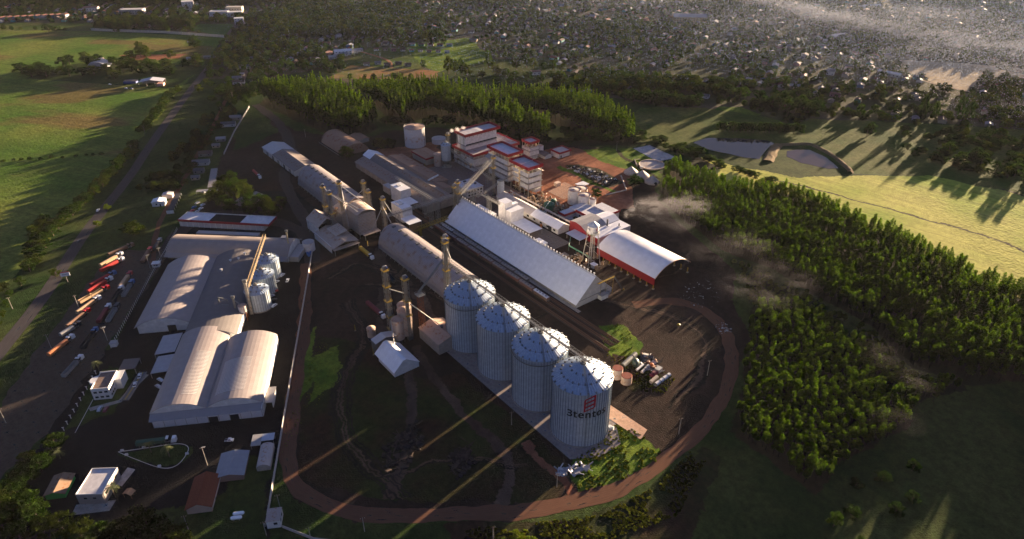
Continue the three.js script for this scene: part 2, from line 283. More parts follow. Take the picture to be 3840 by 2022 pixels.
// depot yard
fill(uvPoly(PB, [[-72, -40], [-72, 83], [250, 83], [300, 60], [320, -10], [250, -28], [180, -27]]), 9);
fill(uvPoly(PB, [[-72, -8], [-52, -8], [-45, 62], [-72, 80]]), 0);
fill(uvPoly(PB, [[-20, 62], [-72, 62], [-72, 82], [-20, 82]]), 0);
fill(uvPoly(PB, [[-6.6, 4.2], [-13, 14], [-21, 28], [-20, 35], [-13, 38], [-8, 37], [-5.4, 31]]), 0);
fill(uvPoly(PB, [[14, -27], [60, -27], [66, -21], [60, -6], [24, -8]]), 0);
fill(uvPoly(PB, [[84, -31], [240, -34], [240, -29], [84, -26]]), 0);
fill([[-30, 200], [30, 204], [60, 215], [95, 248], [100, 240], [80, 190], [-20, 180]], 12);
for (const f of [FA, FB, F1, F2, F3]) fill(f, 10);
fill([[140, 590], [200, 610], [185, 640], [160, 655], [120, 690], [60, 690], [50, 670], [100, 672], [140, 676], [180, 640], [150, 610]], 10);
// palette: two tones and how strongly each zone shows its patches
const PAL = {
  0: [[.022, .042, .011], [.055, .068, .02], .03], 1: [[.062, .12, .018], [.135, .155, .032], .012], 2: [[.23, .29, .04], [.36, .345, .085], .02], 3: [[.023, .0165, .014], [.046, .03, .023], .03],
  4: [[.16, .062, .036], [.27, .115, .068], .05], 5: [[.36, .27, .16], [.46, .36, .24], .03], 6: [[.035, .045, .018], [.09, .075, .05], .03], 7: [[.035, .085, .022], [.06, .12, .03], .05],
  8: [[.055, .105, .012], [.135, .18, .024], .09], 9: [[.01, .0098, .011], [.021, .019, .0185], .04], 10: [[.02, .022, .01], [.045, .036, .018], .06], 11: [[.042, .072, .013], [.1, .105, .03], .03],
  12: [[.034, .02, .014], [.026, .036, .011], .05], 13: [[.24, .12, .055], [.12, .12, .04], .05], 14: [[.035, .034, .018], [.06, .045, .03], .08], 16: [[.014, .012, .011], [.03, .024, .02], .08], 15: [[.06, .042, .033], [.1, .068, .05], .06],
};
function groundColor(x, f) {
  const w1 = fbm(x * 0.05 + 3, f * 0.05, 3) - 0.5, w2 = fbm(x * 0.05 + 77, f * 0.05 + 31, 3) - 0.5, w3 = vn(x * 0.6, f * 0.6) - 0.5, w4 = vn(x * 0.6 + 9, f * 0.6 + 50) - 0.5;
  const ix = Math.round((x + w1 * 9 + w3 * 1.6 - X0) * 2), iy = Math.round((f + w2 * 9 + w4 * 1.6 - FF0) * 2);
  const id = ix >= 0 && iy >= 0 && ix < ZW && iy < ZH ? zone[iy * ZW + ix] : 0, p = PAL[id];
  const a = fbm(x * p[2], f * p[2], 4), b = vn(x * 0.45, f * 0.45), c = vn(x * 1.7, f * 1.7);
  const gr = id < 2 || id === 8 || id === 11 || id === 12; let k = min(1, max(0, (a - 0.3) * 2.3)), s = gr ? 0.5 + 0.5 * b + 0.5 * c : 0.72 + 0.34 * b + 0.24 * c;
  let r = p[0][0] + (p[1][0] - p[0][0]) * k, g = p[0][1] + (p[1][1] - p[0][1]) * k, bl = p[0][2] + (p[1][2] - p[0][2]) * k;
  if (id === 1 || id === 2) { // drilled rows and bare soil patches
    const d = id === 1 ? x * 0.35 + f * 0.94 : x * 0.72 + f * 0.69, st = fbm(d * 0.35, (x - f) * 0.01, 2), soil = min(1, max(0, (fbm(x * 0.009 + 4, f * 0.02 + 8, 4) - 0.56) * 7));
    s *= 0.78 + 0.44 * st; if (id === 1) { r += (0.15 - r) * soil * 0.6; g += (0.08 - g) * soil * 0.6; bl += (0.04 - bl) * soil * 0.6; }
    if (id === 2) s *= abs(((d * 0.045 + w1 * 0.3) % 1 + 1) % 1 - 0.5) < 0.03 ? 0.75 : 1;
  }
  if (id === 3 || id === 15 || id === 9) { const t = fbm(x * 0.25 + w1 * 6, f * 0.06 + w2 * 6, 3); s *= 0.7 + 0.6 * t; }
  return [r * s, g * s, bl * s];
}
function groundSheet(name, x0, x1, f0, f1, y, n, label) {
  const t = dataTex(n, n, (i, j) => groundColor(x0 + (x1 - x0) * (i + .5) / n, f0 + (f1 - f0) * (j + .5) / n)); t.wrapS = t.wrapT = THREE.ClampToEdgeWrapping;
  const M = new THREE.MeshPhysicalMaterial({ map: t, roughness: 0.95, specularIntensity: 0.05 }); M.bumpMap = trep(bumpTex, .012, .012, 0); M.bumpScale = 0.25;
  const g = new THREE.PlaneGeometry(x1 - x0, f1 - f0); g.rotateX(-PI / 2); g.translate((x0 + x1) / 2, y, -(f0 + f1) / 2);
  const o = dress(new THREE.Mesh(g, M)); o.name = name; scene.add(o); tag(o, label, 'ground', null, 'structure'); return o;
}
{
  const g = new THREE.PlaneGeometry(16000, 16000); g.rotateX(-PI / 2); g.translate(0, -0.3, -3000);
  const uv = g.attributes.uv; for (let i = 0; i < uv.count; i++) uv.setXY(i, uv.getX(i) * 16000, uv.getY(i) * 16000);
  const o = dress(new THREE.Mesh(g, m(.07, .075, .035, { rough: .95, tex: soilTex, size: 300 }))); o.name = 'terrain'; scene.add(o); tag(o, 'flat farmland reaching beyond the town', 'terrain', null, 'structure');
}
groundSheet('ground', -1150, 1150, 150, 1650, -0.12, 2048, 'open ground of fields, pasture and town lots');
groundSheet('plant_ground', -390, 350, 165, 705, 0, 2048, 'brown earth and grass ground around the grain plant');
console.log('ground done');
// ---------- roads, water, paved areas ----------
const asphalt = m(.075, .066, .066, { rough: .9, tex: rutTex, size: 9, size2: 60 }), dirtRoad = m(.145, .072, .046, { rough: .95, tex: rutTex, size: 9, size2: 30 }), gravel = m(.09, .07, .055, { rough: .95, tex: soilTex, size: 16 });
ribbon('highway', [[-288, 200], [-307, 336], [-317, 394], [-336, 475], [-356, 590], [-378, 690], [-408, 842], [-423, 924], [-445, 1040], [-478, 1180], [-520, 1400], [-545, 1560]], 9, 0.05, asphalt, 'straight asphalt highway past the fields', { step: 12, jit: .4 });
ribbon('dirt_track', [[-262, 430], [-286, 496], [-304, 594], [-317, 656], [-334, 743], [-375, 924], [-410, 1060], [-469, 1298]], 4, 0.04, dirtRoad, 'narrow dirt track beside the railway verge', { step: 10, jit: 1.2 });
ribbon('perimeter_road', [[-150, 430], [-133, 360], [-125, 319], [-119, 284], [-113, 254], [-108, 236], [-101, 223], [-88, 214], [-69, 207], [-51, 206], [-25, 207], [2, 208], [26, 213], [47, 220], [65, 231], [86, 249], [105, 269], [122, 298], [131, 327], [132, 352], [122, 372], [104, 380], [80, 376]], 8, 0.05, dirtRoad, 'reddish dirt road curving round the plant yard', { step: 3, jit: 1.6 });
ground('truck_yard', [[-262, 447], [-300, 450], [-292, 388], [-284, 327], [-272, 266], [-268, 200], [-244, 200], [-238, 262], [-244, 331], [-250, 380], [-256, 440]], 0.03, gravel, 'gravel lot where the grain trucks queue', { rough: 3 });
ribbon('access_road', [[-262, 445], [-262, 480], [-255, 505], [-230, 512], [-180, 490], [-160, 470], [-145, 430]], 11, 0.045, m(.06, .048, .042, { rough: .95, tex: rutTex, size: 11, size2: 40 }), 'brown access road behind the depot', { step: 4, jit: 2 });
ribbon('yard_road', [[-145, 430], [-160, 480], [-190, 540], [-215, 600], [-225, 660], [-260, 740], [-310, 812]], 10, 0.042, m(.06, .05, .046, { rough: .95, tex: rutTex, size: 10, size2: 40 }), 'earth road climbing behind the grey sheds', { step: 5, jit: 2 });
const street = m(.34, .24, .16, { rough: .95, tex: soilTex, size: 20 });
ribbon('town_street', [[621, 1348], [732, 1552], [800, 1670]], 7, 0.02, street, 'straight dirt street running to the far edge', { step: 15 });
ribbon('town_street', [[665, 1200], [770, 1384], [867, 1552], [930, 1660]], 8, 0.02, street, 'long pale dirt street through the misty quarter', { step: 15 });
ribbon('town_street', [[500, 1010], [535, 965], [560, 904], [590, 860]], 5, 0.02, street, 'dirt lane skirting the pale stubble field', { step: 10 });
ribbon('town_street', [[-395, 1290], [-380, 1130], [-390, 1060], [-365, 930], [-345, 870]], 6, 0.02, m(.16, .12, .1, { rough: .95, tex: soilTex, size: 20 }), 'street of poles and small houses by the highway', { step: 10 });
ribbon('town_street', [[-235, 1085], [-185, 1030], [-172, 985]], 5, 0.02, m(.3, .15, .08, { rough: .95, tex: soilTex, size: 20 }), 'orange dirt lane down to the new houses', { step: 8 });
const waterMat = m(.05, .045, .04, { rough: .06 });
const muddy = m(.06, .042, .036, { rough: .05 });
ground('pond_water', pond1P, 0.06, muddy, 'larger brown pond beside the hedge', { category: 'pond', rough: 1 });
ground('pond_water', pond2P, 0.06, muddy, 'smaller brown pond inside the earth bank', { category: 'pond', rough: 1 });
ground('basin_water', basinP, 0.06, m(.3, .29, .3, { rough: .12, tex: soilTex, size: 30 }), 'grey effluent basin below the trees', { category: 'pond', rough: .6 });
ribbon('marsh_water', [[85, 870], [130, 862], [170, 845], [200, 838]], 16, -0.03, waterMat, 'dark creek behind the far plantation', { jit: 5, category: 'water' });
// earth banks round the ponds
function bank(pts, w, h, label) {
  const P = smoothPath(pts, 4), pos = [], uv = [], prof = [[-w / 2, 0], [-w / 4, .8], [0, 1], [w / 4, .8], [w / 2, 0]]; let L = 0;
  const at = (i, q) => { const a = P[max(0, i - 1)], b = P[min(P.length - 1, i + 1)], dx = b[0] - a[0], df = b[1] - a[1], l = hypot(dx, df), k = 1 + .5 * (fbm(P[i][0] * .2, P[i][1] * .2 + q[0], 2) - .5); return [P[i][0] - df / l * q[0] * k, q[1] * h * k, -(P[i][1] + dx / l * q[0] * k)]; };
  for (let i = 0; i + 1 < P.length; i++) { for (let j = 0; j < 4; j++) { const A = at(i, prof[j]), B = at(i, prof[j + 1]), C = at(i + 1, prof[j + 1]), D = at(i + 1, prof[j]); pos.push(...A, ...B, ...C, ...A, ...C, ...D); uv.push(j, L, j + 1, L, j + 1, L + 4, j, L, j + 1, L + 4, j, L + 4); } L += 4; }
  const g = new THREE.BufferGeometry(); g.setAttribute('position', new THREE.Float32BufferAttribute(pos, 3)); g.setAttribute('uv', new THREE.Float32BufferAttribute(uv, 2)); g.computeVertexNormals();
  const o = dress(new THREE.Mesh(g, m(.24, .17, .09, { rough: .95, tex: soilTex, size: 9 }))); o.name = numbered('earth_bank'); scene.add(o); tag(o, label, 'bank', null, 'structure');
}
bank([[250, 628], [264, 655], [276, 674]], 11, 1.6, 'broad earth dam between the two ponds');
bank([[278, 673], [305, 675], [312, 670], [320, 640], [321, 606], [318, 599]], 5, 2, 'curved earth bank round the smaller pond');
// concrete aprons
const flat = (name, poly, y, mat, label) => ground(name, poly, y, mat, label, { rough: 0, category: 'pavement' });
flat('concrete_apron', uvPoly(PA, [[-22, -6], [-14, -19], [8, -19], [100, -19], [114, -12], [114, 12], [100, 18], [-8, 18], [-22, 8]]), 0.12, m(.3, .26, .24, { rough: .9, tex: soilTex, size: 12 }), 'stained concrete apron under the four big silos');
flat('concrete_ramp', [[47, 272], [52, 279], [69.5, 259.5], [65, 252.5]], 0.2, m(.62, .4, .28, { rough: .85, tex: soilTex, size: 14 }), 'pale concrete ramp beside the logo silo');
flat('rail_platform', uvPoly(PA, [[76, 70.2], [240, 70.2], [240, 73], [76, 73]]), 0.5, MT.concrete, 'concrete loading platform along the long shed');
flat('loading_floor', uvPoly(PA, [[150, 108], [248, 108], [248, 131], [150, 131]]), 0.06, m(.2, .17, .15, { rough: .9, tex: soilTex, size: 10 }), 'concrete floor between the long shed and workshops');
flat('process_floor', uvPoly(PA, [[232, 116], [345, 116], [345, 160], [232, 160]]), 0.06, m(.22, .16, .14, { rough: .9, tex: soilTex, size: 13 }), 'concrete floor below the process towers');
flat('concrete_slab', uvPoly(PA, [[212, 180], [234, 180], [240, 206], [214, 206]]), 0.07, m(.4, .25, .18, { rough: .9, tex: soilTex, size: 10 }), 'pale square slab behind the white striped tower');
// railway tracks
function track2(v, u0, u1, label) {
  const o = plant('railway_track', label, 'railway', u0, v);
  const L = u1 - u0; part(o, 'ballast', prism([[-1.9, 0], [-1.5, .25], [1.5, .25], [1.9, 0]], -L, 0), m(.06, .05, .045, { rough: .95, tex: soilTex, size: 5 }));
  part(o, 'rail', bx(-.76, -.68, .25, .42, -L, 0), MT.rust); part(o, 'rail', bx(.68, .76, .25, .42, -L, 0), MT.rust);
  const sl = []; for (let z = 0; z > -L; z -= 1.3) sl.push(bx(-1.25, 1.25, .2, .3, z - .13, z + .13)); const s = part(o, 'sleepers', sl, MT.wood); s.userData.kind = 'stuff';
}
track2(63.5, 38, 300, 'railway track under the front row of wagons'); track2(68, 38, 300, 'railway track beside the long shed platform');
track2(57.5, 36, 240, 'empty railway track nearest the arched grain store');
// ---------- plant: big silos ----------
const ringAt = (n, r, y, a0 = 0) => Array.from({ length: n }, (_, i) => { const a = a0 + i / n * PI * 2; return [r * sin(a), y, r * cos(a), a]; });
function corrugatedCone(r0, y0, r1, y1, n, amp) {
  const pos = [], uv = [], P = (i, t) => { const a = i / (n * 2) * PI * 2, r = r0 + (r1 - r0) * t, y = y0 + (y1 - y0) * t + (i % 2 ? amp * (1 - t * .8) : 0); return [r * sin(a), y, r * cos(a)]; };
  for (let i = 0; i < n * 2; i++) for (const [a, b] of [[0, .5], [.5, 1]]) { pos.push(...P(i, a), ...P(i + 1, a), ...P(i + 1, b), ...P(i, a), ...P(i + 1, b), ...P(i, b)); uv.push(i, a * 17, i + 1, a * 17, i + 1, b * 17, i, a * 17, i + 1, b * 17, i, b * 17); }
  const g = new THREE.BufferGeometry(); g.setAttribute('position', new THREE.Float32BufferAttribute(pos, 3)); g.setAttribute('uv', new THREE.Float32BufferAttribute(uv, 2)); g.computeVertexNormals(); return fin(g, true);
}
function wallCyl(R, y0, y1, n) { const g = new THREE.CylinderGeometry(R, R, y1 - y0, n, 1, true).translate(0, (y0 + y1) / 2, 0); const uv = g.attributes.uv; for (let i = 0; i < uv.count; i++) uv.setXY(i, uv.getX(i) * 2 * PI * R, uv.getY(i) * (y1 - y0)); return fin(g, true); }
function makeSilo(name, label, R, y0, H, top, x, f, o = {}) {
  const g = thing(name, label, 'silo', x, f, o.rot ?? 0, o.group);
  const n = o.stiff ?? 60;
  part(g, 'wall', wallCyl(R, y0, H, n * 2), MT.galv);
  const st = []; for (const [sx, , sz, a] of ringAt(n, R + .09, 0)) { const b = new THREE.BoxGeometry(.17, H - y0 - .1, .2); b.rotateY(a); st.push(fin(b.translate(sx, (H + y0) / 2, sz))); }
  part(g, 'wall_stiffeners', st, m(.13, .18, .24, { rough: .5, metal: .3, tex: grimeTex, size: 8 })).userData.kind = 'stuff';
  const hp = []; for (let y = y0 + 1.15; y < H - .3; y += 1.15) hp.push(fin(new THREE.CylinderGeometry(R + .05, R + .05, .1, n, 1, true).translate(0, y, 0)));
  part(g, 'wall_hoops', hp, m(.36, .42, .48, { rough: .5, metal: .3 })).userData.kind = 'stuff';
  const roof = part(g, 'roof', corrugatedCone(R + .35, H - .1, 1.1, top, o.ribs ?? 60, .16), MT.galvRoof);
  part(g, 'foundation', cyl(R + .5, R + .4, 0, y0 + .02, 0, 0, 40), MT.concrete);
  part(g, 'filling_cap', [cyl(1.5, 1.4, top - .2, top + .7, 0, 0, 16), cyl(.7, .7, top + .7, top + 1.5, 0, 0, 12)], MT.steel);
  const vg = [bx(-.28, .28, .05, .62, -.45, .45), bx(-.36, .36, .6, .68, -.55, .55)], vgeo = mergeGeometries(vg);
  for (const [k, q] of o.vents ?? [[24, .965], [22, .69], [12, .4]]) for (const [vx, , vz, a] of ringAt(k, (R + .35) * q, 0, q * 5)) {
    const v = dress(new THREE.Mesh(vgeo, MT.steel)); v.name = 'roof_vent'; v.position.set(vx, H - .1 + (top - H) * (1 - q) * (R + .35) / (R - .75) + .12, vz); v.rotation.order = 'YXZ'; v.rotation.y = a; v.rotation.x = atan2(top - H, R); roof.add(v);
  }
  for (const q of [.69, .4]) roof.add(Object.assign(dress(new THREE.Mesh(fin(new THREE.TorusGeometry((R + .35) * q, .07, 5, 48).rotateX(PI / 2).translate(0, H + (top - H) * (1 - q) + .22, 0)), MT.steel)), { name: 'roof_ring' }));
  if (o.ladder != null) { const a = o.ladder, s = [sin(a), cos(a)], L = []; for (const w of [-.35, .35]) { const px = cos(a) * w, pz = -sin(a) * w; L.push(bar([s[0] * (R + .5) + px, 1, s[1] * (R + .5) + pz], [s[0] * (R + .5) + px, H + .3, s[1] * (R + .5) + pz], .1), bar([s[0] * (R + .5) + px, H + .3, s[1] * (R + .5) + pz], [s[0] * 1.6 + px, top + .5, s[1] * 1.6 + pz], .16)); } for (let t = 0; t < 1; t += .04) { const r = R + .5 + (1.6 - R - .5) * t; L.push(bar([s[0] * r - cos(a) * .4, H + .35 + (top - H) * t, s[1] * r + sin(a) * .4], [s[0] * r + cos(a) * .4, H + .35 + (top - H) * t, s[1] * r - sin(a) * .4], .12)); } part(g, 'roof_ladder', L, MT.steel); }
  return g;
}
const siloLabels = ['big galvanised silo bearing the red and black logo', 'big galvanised silo second from the logo silo', 'big galvanised silo third from the logo silo', 'big galvanised silo farthest from the logo silo, beside the arched store'];
const silos = [];
for (let i = 0; i < 4; i++) { const p = PA(i * 32.1, 0); silos.push(makeSilo('grain_silo', siloLabels[i], 14.8, .7, 34, 41.6, p[0], p[1], { ladder: 0.1, group: 'row of four big grain silos' })); }
// spiral walkway rail on two of them
for (const i of [1, 3]) { const L = [], R = 15.5; for (let k = 0; k < 26; k++) { const a = -1.5 + k * .09, b = a + .09, y = 33.2 - sin(k / 26 * PI) * 2.2 * (i === 3 ? 1 : .8), y2 = 33.2 - sin((k + 1) / 26 * PI) * 2.2 * (i === 3 ? 1 : .8); L.push(bar([R * sin(a), y, R * cos(a)], [R * sin(b), y2, R * cos(b)], .25, .5), bar([R * sin(a), y, R * cos(a)], [R * sin(a), y + 1.1, R * cos(a)], .06), bar([R * sin(a), y + 1.1, R * cos(a)], [R * sin(b), y2 + 1.1, R * cos(b)], .07)); } part(silos[i], 'wall_walkway', L, MT.steel); }
// fan at the foot of the logo silo
part(silos[0], 'aeration_fan', [cyl(1.1, 1.1, .7, 2.6, 15.6, 2.5, 14), rod([15.6, 1.7, 2.5], [17.4, 2, 3.3], .9, 14)], MT.white);
// logo and lettering bent round the wall
const font = await new FontLoader().loadAsync('fonts/droid/droid_sans_bold.typeface.json');
function wrap(geo, R, a0, y, cx) { const p = geo.attributes.position; for (let i = 0; i < p.count; i++) { const a = a0 + (p.getX(i) - cx) / R, r = R + p.getZ(i); p.setXYZ(i, r * sin(a), y + p.getY(i), r * cos(a)); } geo.computeVertexNormals(); return fin(geo); }
function textGeo(s, size, depth) { const g = new TextGeometry(s, { font, size, depth, curveSegments: 6, bevelEnabled: false }); g.computeBoundingBox(); return g; }
function logoGeo(w, h, t, depth) { // three slanted stacked loops
  const out = [], sk = .42, lh = h / 3.45;
  for (let i = 0; i < 3; i++) {
    const y = (i - 1) * lh * 1.02, a = w / 2, b = lh * .62, sh = new THREE.Shape(), r = b * .8;
    const path = (S, A, B, rr2) => { const q = (x, yy) => [x, yy + x * sk + y]; const pts = []; const c = [[A - rr2, B - rr2, 0], [-A, B, 1], [-A + rr2, -B + rr2, 2], [A, -B, 1]]; for (let k = 0; k <= 8; k++) pts.push([A - rr2 + rr2 * cos(k / 8 * PI / 2 - PI / 2), -B + rr2 + rr2 * sin(k / 8 * PI / 2 - PI / 2)]); pts.push([A, B]); for (let k = 0; k <= 8; k++) pts.push([-A + rr2 + rr2 * cos(k / 8 * PI / 2 + PI / 2), B - rr2 + rr2 * sin(k / 8 * PI / 2 + PI / 2)]); pts.push([-A, -B]); S.setFromPoints(pts.map(([x, yy]) => new THREE.Vector2(...q(x, yy)))); };
    path(sh, a, b, r); const hole = new THREE.Path(); path(hole, a - t, b - t, max(.05, r - t)); sh.holes.push(hole);
    out.push(new THREE.ExtrudeGeometry(sh, { depth, bevelEnabled: false }));
  }
  return out;
}
{
  const camA = atan2(-34.6, 262), R = 15.06, tg = textGeo('3tentos', 4.1, .06), w = tg.boundingBox.max.x;
  const c0 = camA + 14.5 * PI / 180;
  part(silos[0], 'lettering', wrap(tg, R, c0, 19.8, w / 2), m(.012, .014, .018, { rough: .5 }), 'black word 3tentos on the silo wall');
  part(silos[0], 'logo', logoGeo(5.8, 8.4, .82, .06).map((g) => wrap(g, R + .01, c0 + .055, 28.6, 0)), m(.5, .012, .03, { rough: .45 }), 'red emblem of three stacked slanted loops');
}
// ---------- conveyors and towers ----------
function trussGallery(name, label, a, b, o = {}) { // a, b: [u, v, y] ends in plant metres
  const [ax, af] = PA(a[0], a[1]), [bxx, bf] = PA(b[0], b[1]), L = hypot(bxx - ax, bf - af), g = thing(name, label, o.category ?? 'conveyor', ax, af, atan2(-(bxx - ax), bf - af), o.group), w = o.w ?? 1.6, h = o.h ?? 1.8, dy = b[2] - a[2], mat = o.mat ?? MT.steel;
  const P = (x, t, y) => [x, a[2] + dy * t + y, -L * t], ch = [], di = [], n = max(2, Math.round(L / (o.bay ?? 2.4)));
  for (const x of [-w / 2, w / 2]) for (const y of [0, h]) ch.push(bar(P(x, 0, y), P(x, 1, y), .16));
  for (let i = 0; i < n; i++) for (const x of [-w / 2, w / 2]) { di.push(bar(P(x, i / n, 0), P(x, (i + 1) / n, h), .1), bar(P(x, i / n, 0), P(x, i / n, h), .1)); }
  for (let i = 0; i <= n; i += 1) di.push(bar(P(-w / 2, i / n, h), P(w / 2, i / n, h), .08));
  part(g, 'chord', ch, mat); part(g, 'lattice', di, mat);
  part(g, 'walkway', bar(P(-w * .25, 0, .12), P(-w * .25, 1, .12), w * .5, .08), MT.steel);
  part(g, 'conveyor_trough', bar(P(w * .18, 0, .65), P(w * .18, 1, .65), .65, .5), o.trough ?? m(.26, .26, .25, { rough: .45, metal: .4, tex: grimeTex, size: 5 }));
  return g;
}
function lattice(w, y0, y1, step, t = .13, x = 0, z = 0, taper = 0) {
  const o = [], C = (i, y) => { const k = 1 - taper * (y - y0) / (y1 - y0); return [x + (i & 1 ? 1 : -1) * w / 2 * k, y, z + (i & 2 ? 1 : -1) * w / 2 * k]; }, ed = [[0, 1], [1, 3], [3, 2], [2, 0]];
  for (let i = 0; i < 4; i++) o.push(bar(C(i, y0), C(i, y1), t * 1.4));
  const n = max(1, Math.round((y1 - y0) / step));
  for (let k = 0; k < n; k++) for (const [a, b] of ed) { const ya = y0 + (y1 - y0) * k / n, yb = y0 + (y1 - y0) * (k + 1) / n; o.push(bar(C(a, yb), C(b, yb), t * .8), bar(C(k % 2 ? b : a, ya), C(k % 2 ? a : b, yb), t * .7)); }
  return o;
}
function support(u, v, h, label, w = 2.6) { const g = plant('conveyor_support', label, 'tower', u, v, { group: 'lattice towers carrying the conveyors' }); part(g, 'lattice', lattice(w, 0, h, 2.6), MT.steel); part(g, 'footing', bx(-w / 2 - .4, w / 2 + .4, 0, .25, -w / 2 - .4, w / 2 + .4), MT.concrete); return g; }
function elevatorLeg(u, v, h, label, o = {}) {
  const g = plant('bucket_elevator', label, 'elevator', u, v, { rot: o.rot ?? 0, group: 'bucket elevator legs' });
  for (const s of [-.62, .62]) part(g, 'leg_casing', bx(s - .42, s + .42, 0, h, -.45, .45), m(.28, .265, .24, { rough: .5, metal: .35, tex: rustTex, size: 9 }));
  part(g, 'lattice', lattice(2.9, 0, h - 1.5, 2.8, .12), MT.steel);
  part(g, 'boot', bx(-1.5, 1.5, 0, 2.2, -1, 1), MT.steel);
  part(g, 'head', [bx(-1.5, 1.5, h, h + 1.1, -.6, .6), fin(new THREE.CylinderGeometry(.95, .95, 1.2, 14).rotateX(PI / 2).translate(-.5, h + 1.1, 0)), fin(new THREE.CylinderGeometry(.95, .95, 1.2, 14).rotateX(PI / 2).translate(.5, h + 1.1, 0))], m(.3, .29, .27, { rough: .5, metal: .3 }));
  part(g, 'motor', [bx(.3, 1.3, h + .6, h + 1.4, .7, 1.7)], m(.03, .06, .2, { rough: .5 }));
  const pl = (y) => { const d = [bx(-1.9, 1.9, y, y + .12, -1.9, 1.9)]; for (const [a, b] of [[[-1.9, -1.9], [1.9, -1.9]], [[1.9, -1.9], [1.9, 1.9]], [[1.9, 1.9], [-1.9, 1.9]], [[-1.9, 1.9], [-1.9, -1.9]]]) for (const q of [.6, 1.1]) d.push(bar([a[0], y + q, a[1]], [b[0], y + q, b[1]], .06)); for (const X of [-1.9, 1.9]) for (const Z of [-1.9, 1.9]) d.push(bx(X - .06, X + .06, y, y + 1.1, Z - .06, Z + .06)); return d; };
  part(g, 'head_platform', pl(h - 1), MT.yellow);
  for (const y of o.plats ?? []) part(g, 'rest_platform', pl(y), MT.yellow);
  return g;
}
function spout(label, a, b, r = .3) { const [ax, af] = PA(a[0], a[1]), [bX, bf] = PA(b[0], b[1]), g = thing('grain_spout', label, 'pipe', ax, af, 0, 'sloping grain spouts'); part(g, 'pipe', rod([0, a[2], 0], [bX - ax, b[2], -(bf - af)], r, 10), m(.36, .34, .32, { rough: .45, metal: .4 })); part(g, 'flange', [rod([0, a[2], 0], [(bX - ax) * .02, a[2] + (b[2] - a[2]) * .02, -(bf - af) * .02], r * 1.6, 10)], MT.steel); return g; }
// over the big silos
trussGallery('roof_conveyor', 'long galvanised conveyor bridging the four silo roofs', [118, .8, 43], [-4, .8, 43], { w: 2.2, h: 2, trough: m(.34, .33, .32, { rough: .4, metal: .4, tex: grimeTex, size: 5 }) });
for (let i = 0; i < 4; i++) { const p = PA(i * 32.1 + 3.2, .8), g = thing('conveyor_trestle', ['small trestle on the logo silo roof', 'small trestle on the roof second from the logo silo', 'small trestle on the roof third from the logo silo', 'small trestle on the farthest silo roof'][i], 'trestle', p[0], p[1], TA, 'trestles under the silo roof conveyor', 39.4); part(g, 'post', lattice(2.2, 0, 3.6, 1.8, .12), MT.steel); }
elevatorLeg(120, -.4, 58, 'taller twin bucket elevator behind the farthest big silo', { plats: [38, 22] });
elevatorLeg(123.5, 2.2, 58.5, 'second twin bucket elevator behind the farthest big silo', { plats: [40] });
spout('bright spout dropping from the twin elevator to the roof conveyor', [121, 0, 56], [116, 1.4, 45.5]);
elevatorLeg(126, -38, 50, 'tallest bucket elevator beside the grain cleaning house', { plats: [38, 28, 17, 8] });
elevatorLeg(119, -29.5, 44, 'bucket elevator in front of the rusty cleaning house', { plats: [28, 18] });
spout('pinkish spout between the two cleaning house elevators', [126, -37, 36], [122, -28, 31]); spout('spout from cleaning house elevator down to the rust roof', [118, -28, 26], [106, -15, 11]); spout('thin spout from tallest elevator to the tipping shed', [124, -39, 16], [110, -45, 9]);
// inclined conveyor from cleaning house to the twin elevators
trussGallery('feed_conveyor', 'thin inclined conveyor up to the twin elevators', [118, -22, 31], [121, -2, 45], { w: .9, h: .8 });
// cleaning house: round bins, rust roofs
{
  const g = plant('cleaning_house', 'grain cleaning house with rust red sheet roof beside silos', 'building', 108, -18);
  part(g, 'wall', bx(-6, 11, 0, 7.5, -9, 13), m(.42, .35, .3, { rough: .8, tex: grimeTex, size: 9 }));
  part(g, 'roof', [slab([[-6.4, 7.6], [2.5, 10.2]], -9.4, 13.4, .15), slab([[2.5, 10.2], [11.4, 7.6]], -9.4, 13.4, .15)], MT.rustRoof);
  part(g, 'gable', [prism([[-6, 7.5], [2.5, 10], [11, 7.5]], 12.7, 13), prism([[-6, 7.5], [2.5, 10], [11, 7.5]], -9, -8.7)], m(.42, .35, .3, { rough: .8, tex: grimeTex, size: 9 }));
  part(g, 'roof_hopper', [cyl(.5, 1.3, 9.8, 11.8, 3, 3, 4)], MT.darkSteel);
}
const binSpec = [[123, -30, 4.2, 20, 'pinkish steel bin lit by sun behind the cleaning elevators'], [128, -27, 4.2, 20, 'steel bin tucked behind the sunlit cleaning bin'], [121, -36, 3.6, 17, 'shaded steel bin between the two cleaning elevators'], [133, -48, 2.6, 9, 'small lone hopper bin left of the cleaning elevators']];
for (const [u, v, r, h, lab] of binSpec) { const g = plant('hopper_bin', lab, 'bin', u, v, { group: 'small bins at the cleaning house' }); part(g, 'shell', wallCyl(r, 3, h, 28), m(.5, .4, .34, { rough: .5, metal: .3, tex: rustTex, size: 8 })); part(g, 'roof', cyl(r + .2, .5, h - .02, h + r * .45, 0, 0, 28), MT.rustRoof); part(g, 'hopper', cyl(.5, r, 1, 3, 0, 0, 20), MT.steel); for (let k = 0; k < 6; k++) { const a = k / 6 * PI * 2; part(g, 'leg', bar([r * .92 * sin(a), 0, r * .92 * cos(a)], [r * .92 * sin(a), 3.2, r * .92 * cos(a)], .25), MT.steel); } }
// catwalk scaffold over the bins
{ const g = plant('service_gantry', 'small steel gantry above the sunlit cleaning bin', 'gantry', 116, -22); part(g, 'tower', lattice(2.6, 0, 31, 2.6, .14), MT.rust); part(g, 'deck', [bx(-2.4, 2.4, 31, 31.2, -2.4, 2.4), ...lattice(4.6, 31.2, 32.5, 1.3, .1)], MT.steel); }
